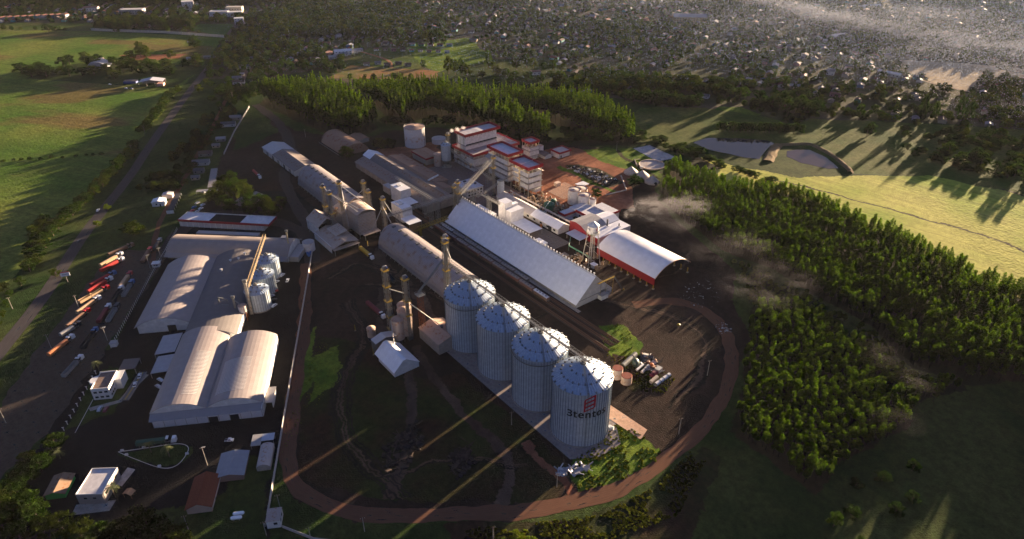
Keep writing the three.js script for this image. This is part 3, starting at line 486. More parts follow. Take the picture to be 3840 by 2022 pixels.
// tipping shed: white sheet hopper roof (tall slope)
{
  const g = plant('tipping_shed', 'white sloping sheet metal shed left of the silos', 'shed', 113, -47);
  const A = [-7, 0, 11], prof = [[-7.5, 2.2], [-1, 8.5], [7.5, 8.8]];
  part(g, 'roof', [slab([[-8.5, 3.2], [-2, 9.2], [0, 9.4]], -3, 20, .2), slab([[0, 9.4], [8.5, 3.4]], -3, 20, .2)], MT.whiteRoof);
  part(g, 'end_wall', [prism([[-8, 0], [-8, 3.4], [-2, 9], [0, 9.2], [8, 3.6], [8, 0]], 19.4, 19.7)], MT.whiteWall);
  part(g, 'side_wall', [bx(-8, -7.8, 0, 3.4, 1, 19.4), bx(7.8, 8, 0, 3.6, -2.6, 19.4)], MT.whiteWall);
  part(g, 'upper_canopy', slab([[-7, 9.5], [0, 11.5], [7, 9.5]], -9, -2.8, .2), MT.warmRoof);
  part(g, 'canopy_wall', [bx(-6.8, 6.8, 0, 9.3, -8.8, -8.6)], m(.4, .33, .28, { rough: .8, tex: grimeTex, size: 9 }));
}
// ---------- long white A-frame store ----------
{
  const g = plant('long_store', 'very long white A-frame grain store beside the train', 'warehouse', 81, 89.7);
  const L = 155, prof = [[-17, 2.6], [0, 18.6]];
  part(g, 'roof_slope', slab(prof, -L, 0, .18, 24), MT.whiteRoof, 'shaded bluish roof slope facing the train');
  part(g, 'roof_slope', slab([[0, 18.6], [17, 2.6]], -L, 0, .18, 24), MT.whiteRoof);
  part(g, 'side_wall', [bx(-16.4, -16.1, 0, 3, -L + .3, -.3)], MT.concrete); part(g, 'side_wall', [bx(16.1, 16.4, 0, 3, -L + .3, -.3)], MT.concrete);
  for (const z of [-.6, -L + .3]) part(g, 'gable_wall', prism([[-16.3, 0], [-16.3, 2.9], [0, 18.2], [16.3, 2.9], [16.3, 0]], z, z + .25), m(.58, .55, .52, { rough: .7, tex: grimeTex, size: 12 }));
  part(g, 'ridge_cap', slab([[-.9, 18.2], [0, 18.95], [.9, 18.2]], -L, 0, .1), MT.white);
  const vgeo = mergeGeometries([cyl(.34, .34, 18.7, 19.9, 0, 0, 8), cyl(.62, .62, 19.9, 20.3, 0, 0, 10)]);
  for (let i = 0; i < 50; i++) { const v = dress(new THREE.Mesh(vgeo, MT.white)); v.name = 'ridge_vent'; v.position.z = -2 - i * 3.08; g.add(v); }
  part(g, 'door', bx(6, 10, .2, 5.2, -.4, -.2), MT.steel); part(g, 'band', bx(-14, 13, 3.9, 4.3, -.42, -.2), MT.steel);
  const lt = part(g, 'lean_to', [bx(3, 9.4, 0, 3.4, -.2, 3.4)], MT.whiteWall); part(lt, 'roof', bx(2.6, 9.8, 3.4, 3.6, -.1, 3.8), MT.greyRoof); part(g, 'lean_to', [bx(9.8, 12.8, 0, 2.2, -.2, 2)], MT.concrete);
  for (let i = 0; i < 24; i++) part(g, 'buttress', bx(-17.4, -16.35, 0, 1.6, -3 - i * 6.4, -2.6 - i * 6.4), MT.concrete);
  const w = []; for (const y of [12.4]) { w.push(bx(1.5, 16.5, y, y + .15, .1, 1.4)); for (let x = 1.5; x <= 16.5; x += 1.5) w.push(bx(x - .05, x + .05, y, y + 1.2, 1.3, 1.4)); w.push(bar([1.5, y + 1.2, 1.35], [16.5, y + 1.2, 1.35], .1), bar([1.5, y + .6, 1.35], [16.5, y + .6, 1.35], .08)); } for (const x of [4, 9, 15.5]) w.push(bar([x, 0, 1.2], [x, 12.4, 1.2], .16));
  part(g, 'yellow_walkway', w, MT.yellow);
  part(g, 'stair', [bar([16.6, 12.2, 1], [24, .3, 2.6], .9, .12), bar([16.6, 13.2, .5], [24, 1.3, 2.1], .08), bar([16.6, 13.2, 1.5], [24, 1.3, 3.1], .08)], MT.steel); part(g, 'bollard', cyl(.55, .55, 0, 1, 24.6, 3, 10), MT.yellow);
}
// ---------- arched grain stores ----------
function archShed(name, label, u, v, o) { // along u from u to u+len, centre v
  const g = o.frame ? o.frame(name, label, 'warehouse', u, v, o) : plant(name, label, 'warehouse', u, v, o), { w, len, wall, rise } = o, n = o.n ?? 14, P = archProf(w, wall, rise, n);
  part(g, 'roof', slab(P, -len, 0, .18, max(4, Math.round(len / 6))), o.roof);
  if (wall > .3) { const wm = o.wallMat ?? MT.whiteWall; part(g, 'side_wall', bx(-w / 2 + .15, -w / 2 + .4, 0, wall, -len + .3, -.3), wm); part(g, 'side_wall', bx(w / 2 - .4, w / 2 - .15, 0, wall, -len + .3, -.3), wm); }
  const end = P.map(([x, y]) => [x * .985, y - .25]); const EP = wall > .3 ? [[-w / 2 * .985, 0], ...end, [w / 2 * .985, 0]] : end;
  for (const e of o.ends ?? [0, 1]) part(g, 'end_wall', prism(EP, e ? -len + .3 : -.55, e ? -len + .55 : -.3), o.endMat ?? o.wallMat ?? MT.whiteWall);
  if (o.ribs) { const R = []; for (let z = -o.ribs; z > -len; z -= o.ribs) R.push(slab(P.map(([x, y]) => [x * 1.004, y + .06]), z - .12, z + .12, .1)); part(g, 'roof_ribs', R, o.ribMat ?? o.roof).userData.kind = 'stuff'; }
  return g;
}
function domeEnd(g, w, rise, z, dir, mat) { // rounded end of a barrel store
  const pos = [], uv = [], n = 12, q = 7, P = (i, j) => { const a = PI * i / n, b = PI / 2 * j / q, r = cos(b); return [-w / 2 * cos(a) * r, rise * sin(a) * (r * .35 + .65 * r), z + dir * w * .32 * sin(b) * (.25 + .75 * sin(a))]; };
  for (let i = 0; i < n; i++) for (let j = 0; j < q; j++) { const A = P(i, j), B = P(i + 1, j), C = P(i + 1, j + 1), D = P(i, j + 1); pos.push(...A, ...B, ...C, ...A, ...C, ...D); uv.push(i, j, i + 1, j, i + 1, j + 1, i, j, i + 1, j + 1, i, j + 1); }
  const e = new THREE.BufferGeometry(); e.setAttribute('position', new THREE.Float32BufferAttribute(pos, 3)); e.setAttribute('uv', new THREE.Float32BufferAttribute(uv.map((x) => x * 2.4), 2)); e.computeVertexNormals(); return part(g, 'rounded_end', fin(e, true), mat);
}
const barrel = m(.31, .27, .262, { rough: .55, metal: .1, tex: rustTex, size: 22 });
const ellP = (w, h, n = 18) => Array.from({ length: n + 1 }, (_, i) => { const a = PI - PI * i / n; return [w / 2 * cos(a), h * Math.pow(sin(a), .85)]; });
function barrelStore(name, label, u, v, len, w, h, near, far) {
  const g = plant(name, label, 'warehouse', u, v), P = ellP(w, h);
  part(g, 'roof', slab(P, -len, 0, .2, Math.round(len / 5)), barrel);
  if (far) domeEnd(g, w, h, -len, -1, barrel); else part(g, 'end_wall', prism(P, -len + .1, -len + .4), barrel);
  if (near) domeEnd(g, w, h, 0, 1, barrel); else part(g, 'end_wall', prism(P, -.4, -.1), barrel);
  const R = []; for (let z = -1.2; z > -len; z -= 1.6) R.push(slab(P.map(([x, y]) => [x * 1.003, y + .05]), z - .09, z + .09, .07)); part(g, 'roof_ribs', R, m(.25, .22, .215, { rough: .6, metal: .1, tex: rustTex, size: 16 })).userData.kind = 'stuff';
  const vg = mergeGeometries([bx(-2.6, -.3, h - 1, h + .3, -.6, .6), bx(-3, -.1, h + .2, h + .6, -.85, .85)]);
  for (let i = 0; i < Math.round(len / 8.5); i++) { const q = dress(new THREE.Mesh(vg, MT.darkSteel)); q.name = 'ridge_vent'; q.position.set(0, .15, -6 - i * 8.5); g.add(q); }
  for (let i = 0; i < Math.round(len / 6); i++) part(g, 'stay', bar([-w / 2 - 1.6, 0, -3 - i * 6], [-w / 2 + .6, 4.2, -3 - i * 6], .18), MT.pole);
  part(g, 'kerb_wall', bx(-w / 2 - .3, -w / 2 + .1, 0, 1, -len, 0), MT.concrete);
  return g;
}
barrelStore('barrel_store', 'long pinkish arched grain store next to the silos', 139, 25.5, 96, 27, 15.5, false, true);
barrelStore('barrel_store', 'weathered arched grain store behind the dusty dryer', 294, 26, 92, 27, 15.5, false, true);
// ---------- receiving and drying station ----------
const dusty = m(.5, .42, .35, { rough: .8, tex: grimeTex, size: 9 }), dustRoof = m(.42, .34, .28, { rough: .8, tex: rustTex, size: 14 });
{
  const g = plant('tipping_station', 'dusty white truck tipping station with stepped roofs', 'building', 246, -20);
  part(g, 'front_wall', [bx(0, .3, 0, 6, -32, -2)], MT.whiteWall); part(g, 'front_roof', slab([[-.6, 5.2], [10, 8.4], [21, 6]], -32, 2, .2, 4), dustRoof);
  part(g, 'canopy', slab([[-.5, 4.8], [20.5, 4.8]], 0, 4.2, .2), dustRoof); part(g, 'canopy_post', [bx(.2, .5, 0, 4.7, 3.4, 3.7)], MT.pole); part(g, 'canopy_post', [bx(19.5, 19.8, 0, 4.7, 3.4, 3.7)], MT.pole);
  part(g, 'rear_wall', prism([[3, 0], [3, 9], [11, 14.6], [19, 9], [19, 0]], -52, -51.7), MT.whiteWall); part(g, 'rear_side_wall', [bx(3, 3.3, 0, 9, -51.6, -30)], MT.whiteWall);
  part(g, 'rear_roof', [slab([[2.6, 9], [11, 14.8]], -52, -30, .2), slab([[11, 14.8], [19.4, 9]], -52, -30, .2)], dustRoof);
  part(g, 'pit_roof', slab([[8, 8.6], [18, 10.6]], -26, -10, .15), m(.55, .46, .38, { rough: .8, tex: rustTex, size: 6 }));
}
{
  const g = plant('grain_dryer', 'tall dusty grain dryer block with banded sheet walls', 'dryer', 256, 7.5);
  part(g, 'wall', bx(0, 15, 3, 20, -18, 0), dusty);
  const b = []; for (let y = 4; y < 20; y += 1.25) b.push(bx(-.12, 15.12, y, y + .5, -18.1, .12)); part(g, 'wall_bands', b, m(.33, .31, .32, { rough: .5, metal: .3, tex: rustTex, size: 7 })).userData.kind = 'stuff';
  part(g, 'roof', slab(archProf(16, 20, 2.6, 8).map(([x, y]) => [x + 7.5, y]), -18.4, .4, .18), dustRoof);
  part(g, 'dust_house', bx(11, 19, 3, 16, -34, -19), dusty); part(g, 'dust_house_rail', [bar([11, 17, -19], [19, 17, -19], .3), bar([19, 17, -19], [19, 17, -34], .3), bar([11, 17, -34], [19, 17, -34], .3), bar([11, 17, -19], [11, 17, -34], .3)], MT.rust);
  part(g, 'rear_block', bx(-4, 8, 0, 15, -36, -20), dusty); part(g, 'rear_block_roof', slab([[-4.4, 15], [2, 17], [8.4, 15]], -36.4, -19.6, .2), dustRoof);
  part(g, 'lower_canopy', slab([[1, 4.6], [15.5, 4.6]], .4, 6, .2), m(.58, .42, .32, { rough: .8, tex: rustTex, size: 6 })); for (const x of [2, 15]) part(g, 'canopy_post', bx(x - .15, x + .15, 0, 4.5, 5.4, 5.7), MT.pole);
  for (const [x, z] of [[0.3, -.3], [14.7, -.3], [.3, -17.7], [14.7, -17.7]]) part(g, 'column', bx(x - .25, x + .25, 0, 3, z - .25, z + .25), MT.steel);
  for (let k = 0; k < 3; k++) part(g, 'cyclone', [cyl(.2, 1.2, 9 + k, 12 + k, -9 + k * 2.5, -25 - k * 2, 12), cyl(1.2, 1.2, 12 + k, 15 + k, -9 + k * 2.5, -25 - k * 2, 12)], MT.rust);
}
elevatorLeg(286, -4.5, 37, 'leftmost slender elevator over the tipping station', { plats: [20] }); elevatorLeg(275, -4.5, 35.5, 'second slender elevator over the tipping station', { plats: [18] }); elevatorLeg(279, 6, 40, 'dark headed elevator rising from the dryer roofs', { plats: [24] });
elevatorLeg(281, 27, 34, 'hook topped elevator at the back of the dryer', {}); elevatorLeg(277, 28.5, 27, 'short elevator beside the hook topped one', {}); elevatorLeg(250, 27, 31, 'boxy headed elevator between dryer and barrel store', { plats: [22] });
spout('long spout from second slender elevator to the dryer roof', [275, -3.5, 34], [258, 9, 22]); spout('parallel spout beside the long dryer roof spout', [277, -3, 34], [262, 12, 22]); spout('spout from leftmost elevator head to its neighbour', [286, -4, 37], [277, -4, 34]);
spout('steep spout from dark headed elevator down rightward', [279, 7, 37], [264, 22, 20]); spout('near vertical spout below dark headed elevator', [278, 7, 36], [262, 2, 10]); spout('spout from boxy elevator to the barrel store crown', [250, 26, 25], [236, 25, 16.5]); spout('spout from boxy elevator to the gallery end', [250, 28, 28], [238, 28, 22]); spout('left leaning spout below boxy elevator', [250, 26, 24], [247, 14, 9]);
spout('thin brace spout behind the hook topped elevator', [280, 26, 28], [284, 12, 17]);
// white square plants between the stores
function whiteBox(name, label, u0, u1, v0, v1, h, o = {}) { const g = plant(name, label, 'building', u0, v0); const w = v1 - v0, l = u1 - u0; part(g, 'wall', bx(0, w, 0, h, -l, 0), o.mat ?? MT.white); part(g, 'roof', bx(-.15, w + .15, h, h + .2, -l - .15, .15), o.roof ?? MT.whiteRoof); for (const [a, b, c, d, y] of o.caps ?? []) part(g, 'roof_house', bx(a, b, h + .2, h + y, c, d), MT.white); for (const [a, b, c, d, y] of o.canopies ?? []) { const cn = part(g, 'canopy', bx(a, b, y, y + .18, c, d), o.roof ?? MT.whiteRoof); for (const [X, Z] of [[a + .3, d - .3], [b - .3, d - .3]]) part(cn, 'post', bx(X - .12, X + .12, 0, y, Z - .12, Z + .12), MT.pole); } for (const [a, b, c, d, y0, y1] of o.doors ?? []) part(g, 'door', bx(a, b, y0, y1, c, d), MT.dark); return g; }
whiteBox('loading_tower', 'white cube loading tower with a wide canopy', 289, 306, 63.5, 73.5, 13, { caps: [[3.2, 6, -13, -9, .9]], canopies: [[0, 9.5, .2, 14.5, 5.6]], doors: [[2, 5, .01, .06, 0, 4]] });
whiteBox('loading_tower', 'white loading tower with two low canopies by the yellow gantry', 258.5, 276.5, 47.5, 56.5, 12, { caps: [[1.5, 6, -14, -8, 1.4]], canopies: [[-2.8, 8.8, .2, 14.6, 5]] });
whiteBox('loading_tower', 'tall white stepped tower behind the long store ridge', 205.5, 214, 110.5, 118, 18.5, {});
whiteBox('loading_tower', 'wide white block joined to the stepped tower, pinkish canopy', 198.5, 205.3, 111, 124, 13.4, { canopies: [[.2, 13.6, .2, 23, 4.2]] });
whiteBox('loading_tower', 'low white block behind the stepped tower', 205.5, 209, 118.2, 124, 15.5, {});
whiteBox('loading_tower', 'low white shed roof left of the stepped tower', 216, 241, 100.5, 110, 5.6, {});
whiteBox('store_hut', 'small white hut at the long store ridge line', 156, 166, 108.6, 113, 3.6, {}); whiteBox('store_hut', 'tiny dark roofed hut on the loading floor', 133, 138, 109, 114, 3, { roof: MT.darkRoof });
// galleries
const galMat = m(.36, .35, .325, { rough: .5, metal: .35, tex: rustTex, size: 8 });
trussGallery('overhead_gallery', 'overhead conveyor gallery crossing from dryer to transfer tower', [238, 24, 21], [237.5, 104, 21], { w: 2, h: 2, mat: galMat });
trussGallery('overhead_gallery', 'conveyor gallery running back along the old sheds', [240, 68, 20], [312, 72.5, 15], { w: 2.2, h: 1.8, mat: galMat });
trussGallery('inclined_gallery', 'upper inclined gallery climbing to the process tower', [235, 88, 22], [256, 136, 33], { w: 1.8, h: 1.8, mat: galMat });
trussGallery('inclined_gallery', 'lower inclined gallery beside the climbing one', [239, 88, 21], [260, 135, 31], { w: 1.6, h: 1.6, mat: galMat });
trussGallery('overhead_gallery', 'conveyor gallery from transfer tower to the stepped tower', [236, 104, 20], [212, 110, 15.5], { w: 1.8, h: 1.8, mat: galMat });
trussGallery('overhead_gallery', 'flat conveyor gallery in front of the process building', [345, 150, 13], [262, 140, 12], { w: 2, h: 1.8, mat: galMat });
trussGallery('overhead_gallery', 'short gallery from transfer tower to the workshops', [237, 106, 14], [258, 160, 13], { w: 1.4, h: 1.4, mat: galMat });
for (const [u, v, h, l] of [[237.5, 32, 20, 'lattice support nearest the dryer'], [238, 62, 20, 'lattice support at the gallery crossing'], [238, 68, 20, 'doubled lattice support at the gallery crossing'], [237.5, 88, 21, 'lattice support at the long store apex'], [236, 101, 20, 'lattice support right of the long store apex'], [240, 96, 19, 'lattice support under the transfer tower'], [252, 128, 29, 'tall lattice support under the inclined galleries'], [222, 107, 17, 'lattice support near the stepped tower'], [262, 70, 18, 'lattice support before the dark sheds'], [256, 68, 18, 'lattice support beside the white cube tower']]) support(u, v, h, l);
elevatorLeg(235, 86, 34, 'transfer elevator at the long store apex', { plats: [24] }); elevatorLeg(241, 86.5, 28, 'shorter transfer elevator at the long store apex', {}); elevatorLeg(256, 137, 36, 'elevator at the top of the inclined galleries', { plats: [26] });
// yellow rail gantry
{ trussGallery('yellow_gantry', 'yellow truss gantry spanning the railway', [229.5, 44.5, 6.6], [229.5, 72, 7.6], { w: 1.8, h: 2.6, mat: MT.yellow, trough: MT.yellow, category: 'gantry' }); const g = plant('gantry_leg', 'yellow gantry leg beside the loading tower', 'gantry', 229.5, 46); part(g, 'column', lattice(1.3, 0, 6.6, 1.6, .22), MT.yellow); part(g, 'footing', bx(-1.6, 1.6, 0, .5, -1.2, 1.2), MT.concrete); trussGallery('yellow_walkway', 'low yellow walkway running off the gantry', [231, 38, 5], [229.5, 45, 6], { w: 1.2, h: 1.1, mat: MT.yellow, trough: MT.yellow, category: 'gantry' }); }
console.log('plant a done');
// ---------- old sheds behind the long store ----------
function gableShed(name, label, frame, u, v, w, len, wall, ridge, o = {}) { // from (u, v) : v to v+w, u to u+len, ridge along u
  const g = frame(name, label, o.category ?? 'shed', u, v, o), wm = o.wallMat ?? MT.whiteWall, c = o.ridgeAt ?? w / 2;
  part(g, 'wall', [bx(.2, .45, 0, wall, -len + .2, -.2), bx(w - .45, w - .2, 0, wall, -len + .2, -.2)], wm);
  for (const z of [-.45, -len + .2]) part(g, 'gable', prism([[.2, 0], [.2, wall], [c, ridge - .15], [w - .2, wall], [w - .2, 0]], z, z + .25), wm);
  const e = .5; part(g, 'roof_slope', slab([[-e, wall - (ridge - wall) / c * e], [c, ridge]], -len - .3, .3, .15, o.nz ?? 6), o.roof); part(g, 'roof_slope', slab([[c, ridge], [w + e, wall - (ridge - wall) / (w - c) * e]], -len - .3, .3, .15, o.nz ?? 6), o.roof2 ?? o.roof);
  return g;
}
{
  const g = gableShed('old_shed', 'old dark roofed shed with two sunlit ridges', plant, 262, 72, 13.8, 128, 5.8, 9.2, { ridgeAt: 10, roof: MT.oldRoof, wallMat: m(.32, .28, .25, { rough: .9, tex: grimeTex, size: 10 }) });
  for (let i = 0; i < 12; i++) part(g, 'post', bx(-.6, -.35, 0, 5.4, -6 - i * 10, -5.7 - i * 10), MT.pole);
  const h = gableShed('old_shed', 'long brown shed with white sheet at its far end', plant, 262, 86, 15.5, 138, 6, 10.2, { ridgeAt: 6.2, roof: MT.oldRoof, wallMat: m(.34, .29, .26, { rough: .9, tex: grimeTex, size: 10 }) });
  part(h, 'white_roof_sheet', [slab([[-.4, 6.2], [6.2, 10.45]], -138.4, -124, .1), slab([[6.2, 10.45], [15.8, 6.2]], -138.4, -124, .1)], MT.whiteRoof);
  part(h, 'ridge_monitor', [slab([[5.2, 10.3], [6.2, 11.2], [7.2, 10.3]], -46, -4, .1)], MT.darkRoof);
  const k = gableShed('old_shed', 'wide low brown roof in front of the silo tank', plant, 300, 101.8, 17, 82, 5, 7, { ridgeAt: 3, roof: MT.brownRoof, roof2: MT.brownRoof, wallMat: m(.34, .26, .22, { rough: .9, tex: grimeTex, size: 10 }) });
  const q = gableShed('old_shed', 'sunlit orange lean-to roof beside the office ruin', plant, 284, 100.5, 12, 27, 5, 6.6, { ridgeAt: 4, roof: MT.brownRoof, roof2: MT.brownRoof, wallMat: dusty });
  part(q, 'roof_duct', [rod([1, 7.2, -22], [14, 7.4, -26], .8, 10)], MT.white);
}
{ // small brick silo house beside the old shed
  whiteBox('brick_hut', 'small grey hut against the old shed wall', 313, 325, 66, 71.5, 6, { mat: dusty, roof: MT.greyRoof, canopies: [[0, 5, .2, 8, 3]] });
}
gableShed('grey_shed', 'long grey shed with pale patched far end', plant, 404, 17.2, 22.2, 80, 5.6, 8.8, { roof: MT.oldRoof, wallMat: MT.whiteWall, category: 'warehouse' });
{ const g = scene.children.at(-1); part(g, 'pale_roof_sheet', [slab([[-.6, 5.55], [11.1, 8.95]], -80.4, -54, .1), slab([[11.1, 8.95], [22.8, 5.5]], -80.4, -54, .1)], m(.5, .47, .45, { rough: .6, tex: sheetTex, size: 10 })); for (let i = 0; i < 5; i++) part(g, 'door', bx(.05, .19, 0, 3.8, -14 - i * 14, -9.5 - i * 14), i % 2 ? MT.dark : MT.steel); for (let i = 0; i < 14; i++) part(g, 'pilaster', bx(-.02, .2, 0, 5.3, -4 - i * 5.6, -3.7 - i * 5.6), MT.concrete); }
archShed('brown_arch_shed', 'rust brown arched shed near the white tank', 423, 90, { w: 29, len: 52, wall: .4, rise: 10, roof: MT.brownRoof, wallMat: m(.3, .2, .15, { rough: .9, tex: rustTex, size: 10 }) });
{ const g = scene.children.at(-1); domeEnd(g, 29, 10.4, -52, -1, MT.brownRoof); const f = []; for (let i = 0; i < 26; i++) f.push(bx(-17.2, -17, 0, 1.2, -i * 2 - .1, -i * 2 + .1)); f.push(bx(-17.15, -17.05, .9, 1.05, -52, 0), bx(-17.15, -17.05, .4, .55, -52, 0)); part(g, 'side_fence', f, MT.concrete); }
gableShed('brown_annex', 'low brown annex behind the brown arched shed', plant, 446, 104.8, 12, 21, 3.6, 5, { roof: MT.brownRoof, wallMat: dusty });
{ // big white tank
  const g = plant('storage_tank', 'big stained white tank with a rusty flat top', 'tank', 407, 149);
  part(g, 'shell', wallCyl(10.6, 0, 19.5, 48), MT.tank); part(g, 'roof', cyl(10.7, .2, 19.4, 21, 0, 0, 48), m(.5, .33, .23, { rough: .8, tex: rustTex, size: 8 }));
  part(g, 'rim', fin(new THREE.TorusGeometry(10.7, .16, 6, 48).rotateX(PI / 2).translate(0, 19.5, 0)), MT.steel); part(g, 'top_rail', [0, 1, 2, 3, 4, 5, 6, 7, 8, 9, 10, 11].map((k) => bar([10.6 * sin(k * PI / 6), 19.5, 10.6 * cos(k * PI / 6)], [10.6 * sin(k * PI / 6), 20.7, 10.6 * cos(k * PI / 6)], .09)).concat([fin(new THREE.TorusGeometry(10.6, .06, 4, 48).rotateX(PI / 2).translate(0, 20.7, 0))]), MT.steel);
  const a = 2.7 + PI; const L = []; for (const w of [-.35, .35]) L.push(bar([10.9 * sin(.55) + w, 0, 10.9 * cos(.55)], [10.9 * sin(.55) + w, 20.5, 10.9 * cos(.55)], .14)); for (let y = .6; y < 20; y += .8) L.push(bar([10.9 * sin(.55) - .35, y, 10.9 * cos(.55)], [10.9 * sin(.55) + .35, y, 10.9 * cos(.55)], .08)); part(g, 'ladder', L, MT.rust);
  const b = plant('storage_tank', 'low shaded tank behind the stained white tank', 'tank', 398, 172); part(b, 'shell', wallCyl(7.2, 0, 5, 36), MT.tank); part(b, 'roof', cyl(7.3, .3, 4.95, 6, 0, 0, 36), MT.greyRoof);
}
// silver silo and rusty bin before the process building
{ const p = PA(338, 142); makeSilo('process_silo', 'slim galvanised silo before the process building', 4.6, 7, 22, 24.6, p[0], p[1], { stiff: 22, ribs: 22, vents: [[8, .7]] }); const g = scene.children.at(-1); g.remove(g.getObjectByName('foundation')); for (let k = 0; k < 10; k++) { const a = k / 10 * PI * 2; part(g, 'leg', bar([4.4 * sin(a), 0, 4.4 * cos(a)], [4.4 * sin(a), 7.2, 4.4 * cos(a)], .35), MT.steel); } part(g, 'hopper', cyl(.6, 4.5, 2.4, 7.1, 0, 0, 24), MT.steel); part(g, 'footing', cyl(5.2, 5.2, 0, .25, 0, 0, 24), MT.concrete); const q = plant('rusty_bin', 'rust topped concrete bin behind the slim silo', 'bin', 345, 137.5); part(q, 'shell', wallCyl(4.3, 0, 12, 26), m(.42, .33, .28, { rough: .8, tex: rustTex, size: 9 })); part(q, 'roof', cyl(4.5, .4, 12, 12.9, 0, 0, 26), m(.6, .4, .28, { rough: .8, tex: rustTex, size: 5 })); elevatorLeg(342, 147.5, 30, 'steaming elevator leg beside the slim silo', {}); }
gableShed('boiler_shed', 'low red trimmed shed left of the slim silo', plant, 352, 128, 16, 26, 7, 8, { roof: MT.brownRoof, wallMat: dusty }); part(scene.children.at(-1), 'red_fascia', [bx(-.8, -.6, 5.6, 7.3, -26.4, .4), bx(-.8, 16.8, 5.6, 7.3, .4, .6)], MT.red);
// ---------- red capped process towers ----------
const innerRoof = m(.52, .5, .52, { rough: .6, tex: grimeTex, size: 14 });
function redRoof(g, w, l, y, ph = 2.1, mat = innerRoof, ov = 1) {
  part(g, 'roof_deck', [slab([[-ov, y], [w / 2, y + .5], [w + ov, y]], -l - ov, ov, .2)], mat);
  part(g, 'red_parapet', [bx(-ov - .15, -ov, y - .5, y + ph, -l - ov, ov)], MT.red); part(g, 'red_parapet', [bx(w + ov, w + ov + .15, y - .5, y + ph, -l - ov, ov)], MT.red); part(g, 'red_parapet', [bx(-ov - .15, w + ov + .15, y - .5, y + ph, ov, ov + .15)], MT.red); part(g, 'red_parapet', [bx(-ov - .15, w + ov + .15, y - .5, y + ph, -l - ov - .15, -l - ov)], MT.red);
  const posts = []; for (let x = -ov + .6; x < w + ov; x += 1.7) for (const z of [-l - ov + .1, ov - .1]) posts.push(bx(x - .06, x + .06, y + .3, y + ph - .1, z - .12, z + .12)); for (let z = -l - ov + .6; z < ov; z += 1.7) for (const x of [-ov + .1, w + ov - .1]) posts.push(bx(x - .12, x + .12, y + .3, y + ph - .1, z - .06, z + .06));
  part(g, 'parapet_posts', posts, MT.steel).userData.kind = 'stuff';
}
function floors(g, w, l, list, col = 5) { // list: [y0, y1] solid white bands; slabs and columns between
  for (const [y0, y1, x0 = 0, x1 = w, z0 = -l, z1 = 0] of list) { part(g, 'white_band', [bx(x0, x1, y0, y1, z1 - .2, z1), bx(x0, x1, y0, y1, z0, z0 + .2), bx(x0, x0 + .2, y0, y1, z0 + .2, z1 - .2), bx(x1 - .2, x1, y0, y1, z0 + .2, z1 - .2)], MT.white); part(g, 'floor_slab', bx(x0 + .25, x1 - .25, y0 - .1, y0 + .2, z0 + .25, z1 - .25), MT.concrete); const e = part(g, 'eave_ledge', [bx(x0 - .9, x1 + .9, y0 - .35, y0 - .2, z1, z1 + .9), bx(x0 - .9, x0, y0 - .35, y0 - .2, z0, z1), bx(x1, x1 + .9, y0 - .35, y0 - .2, z0, z1)], MT.greyRoof); }
  const top = max(...list.map((a) => a[1])) + 4; const c = []; for (let x = .35; x <= w; x += (w - .7) / Math.round((w - .7) / col)) for (let z = -l + .35; z <= 0; z += (l - .7) / Math.round((l - .7) / col)) c.push(bx(x - .16, x + .16, 0, top, z - .16, z + .16)); part(g, 'columns', c, m(.5, .47, .4, { rough: .8 })).userData.kind = 'stuff';
}
function clutter(g, x0, x1, y0, y1, z0, z1, n, seed) { const r = mulberry(seed), A = [], B = [], C = []; for (let i = 0; i < n; i++) { const x = rr(x0, x1, r), y = rr(y0, y1, r), z = rr(z0, z1, r), k = r(); if (k < .35) A.push(cyl(rr(.5, 1.2, r), rr(.4, 1.1, r), y, y + rr(1.2, 3, r), x, z, 10)); else if (k < .7) B.push(rod([x, y, z], [x + rr(-3, 3, r), y + rr(-.5, 1.5, r), z + rr(-3, 3, r)], rr(.12, .3, r), 6)); else C.push(bx(x - .8, x + .8, y, y + rr(.8, 2, r), z - .8, z + .8)); } if (A.length) part(g, 'vessel', A, m(.36, .24, .14, { rough: .6, tex: rustTex, size: 4 })); if (B.length) part(g, 'pipework', B, m(.5, .45, .38, { rough: .5, metal: .3 })); if (C.length) part(g, 'machine', C, m(.28, .2, .12, { rough: .7, tex: rustTex, size: 3 })); }
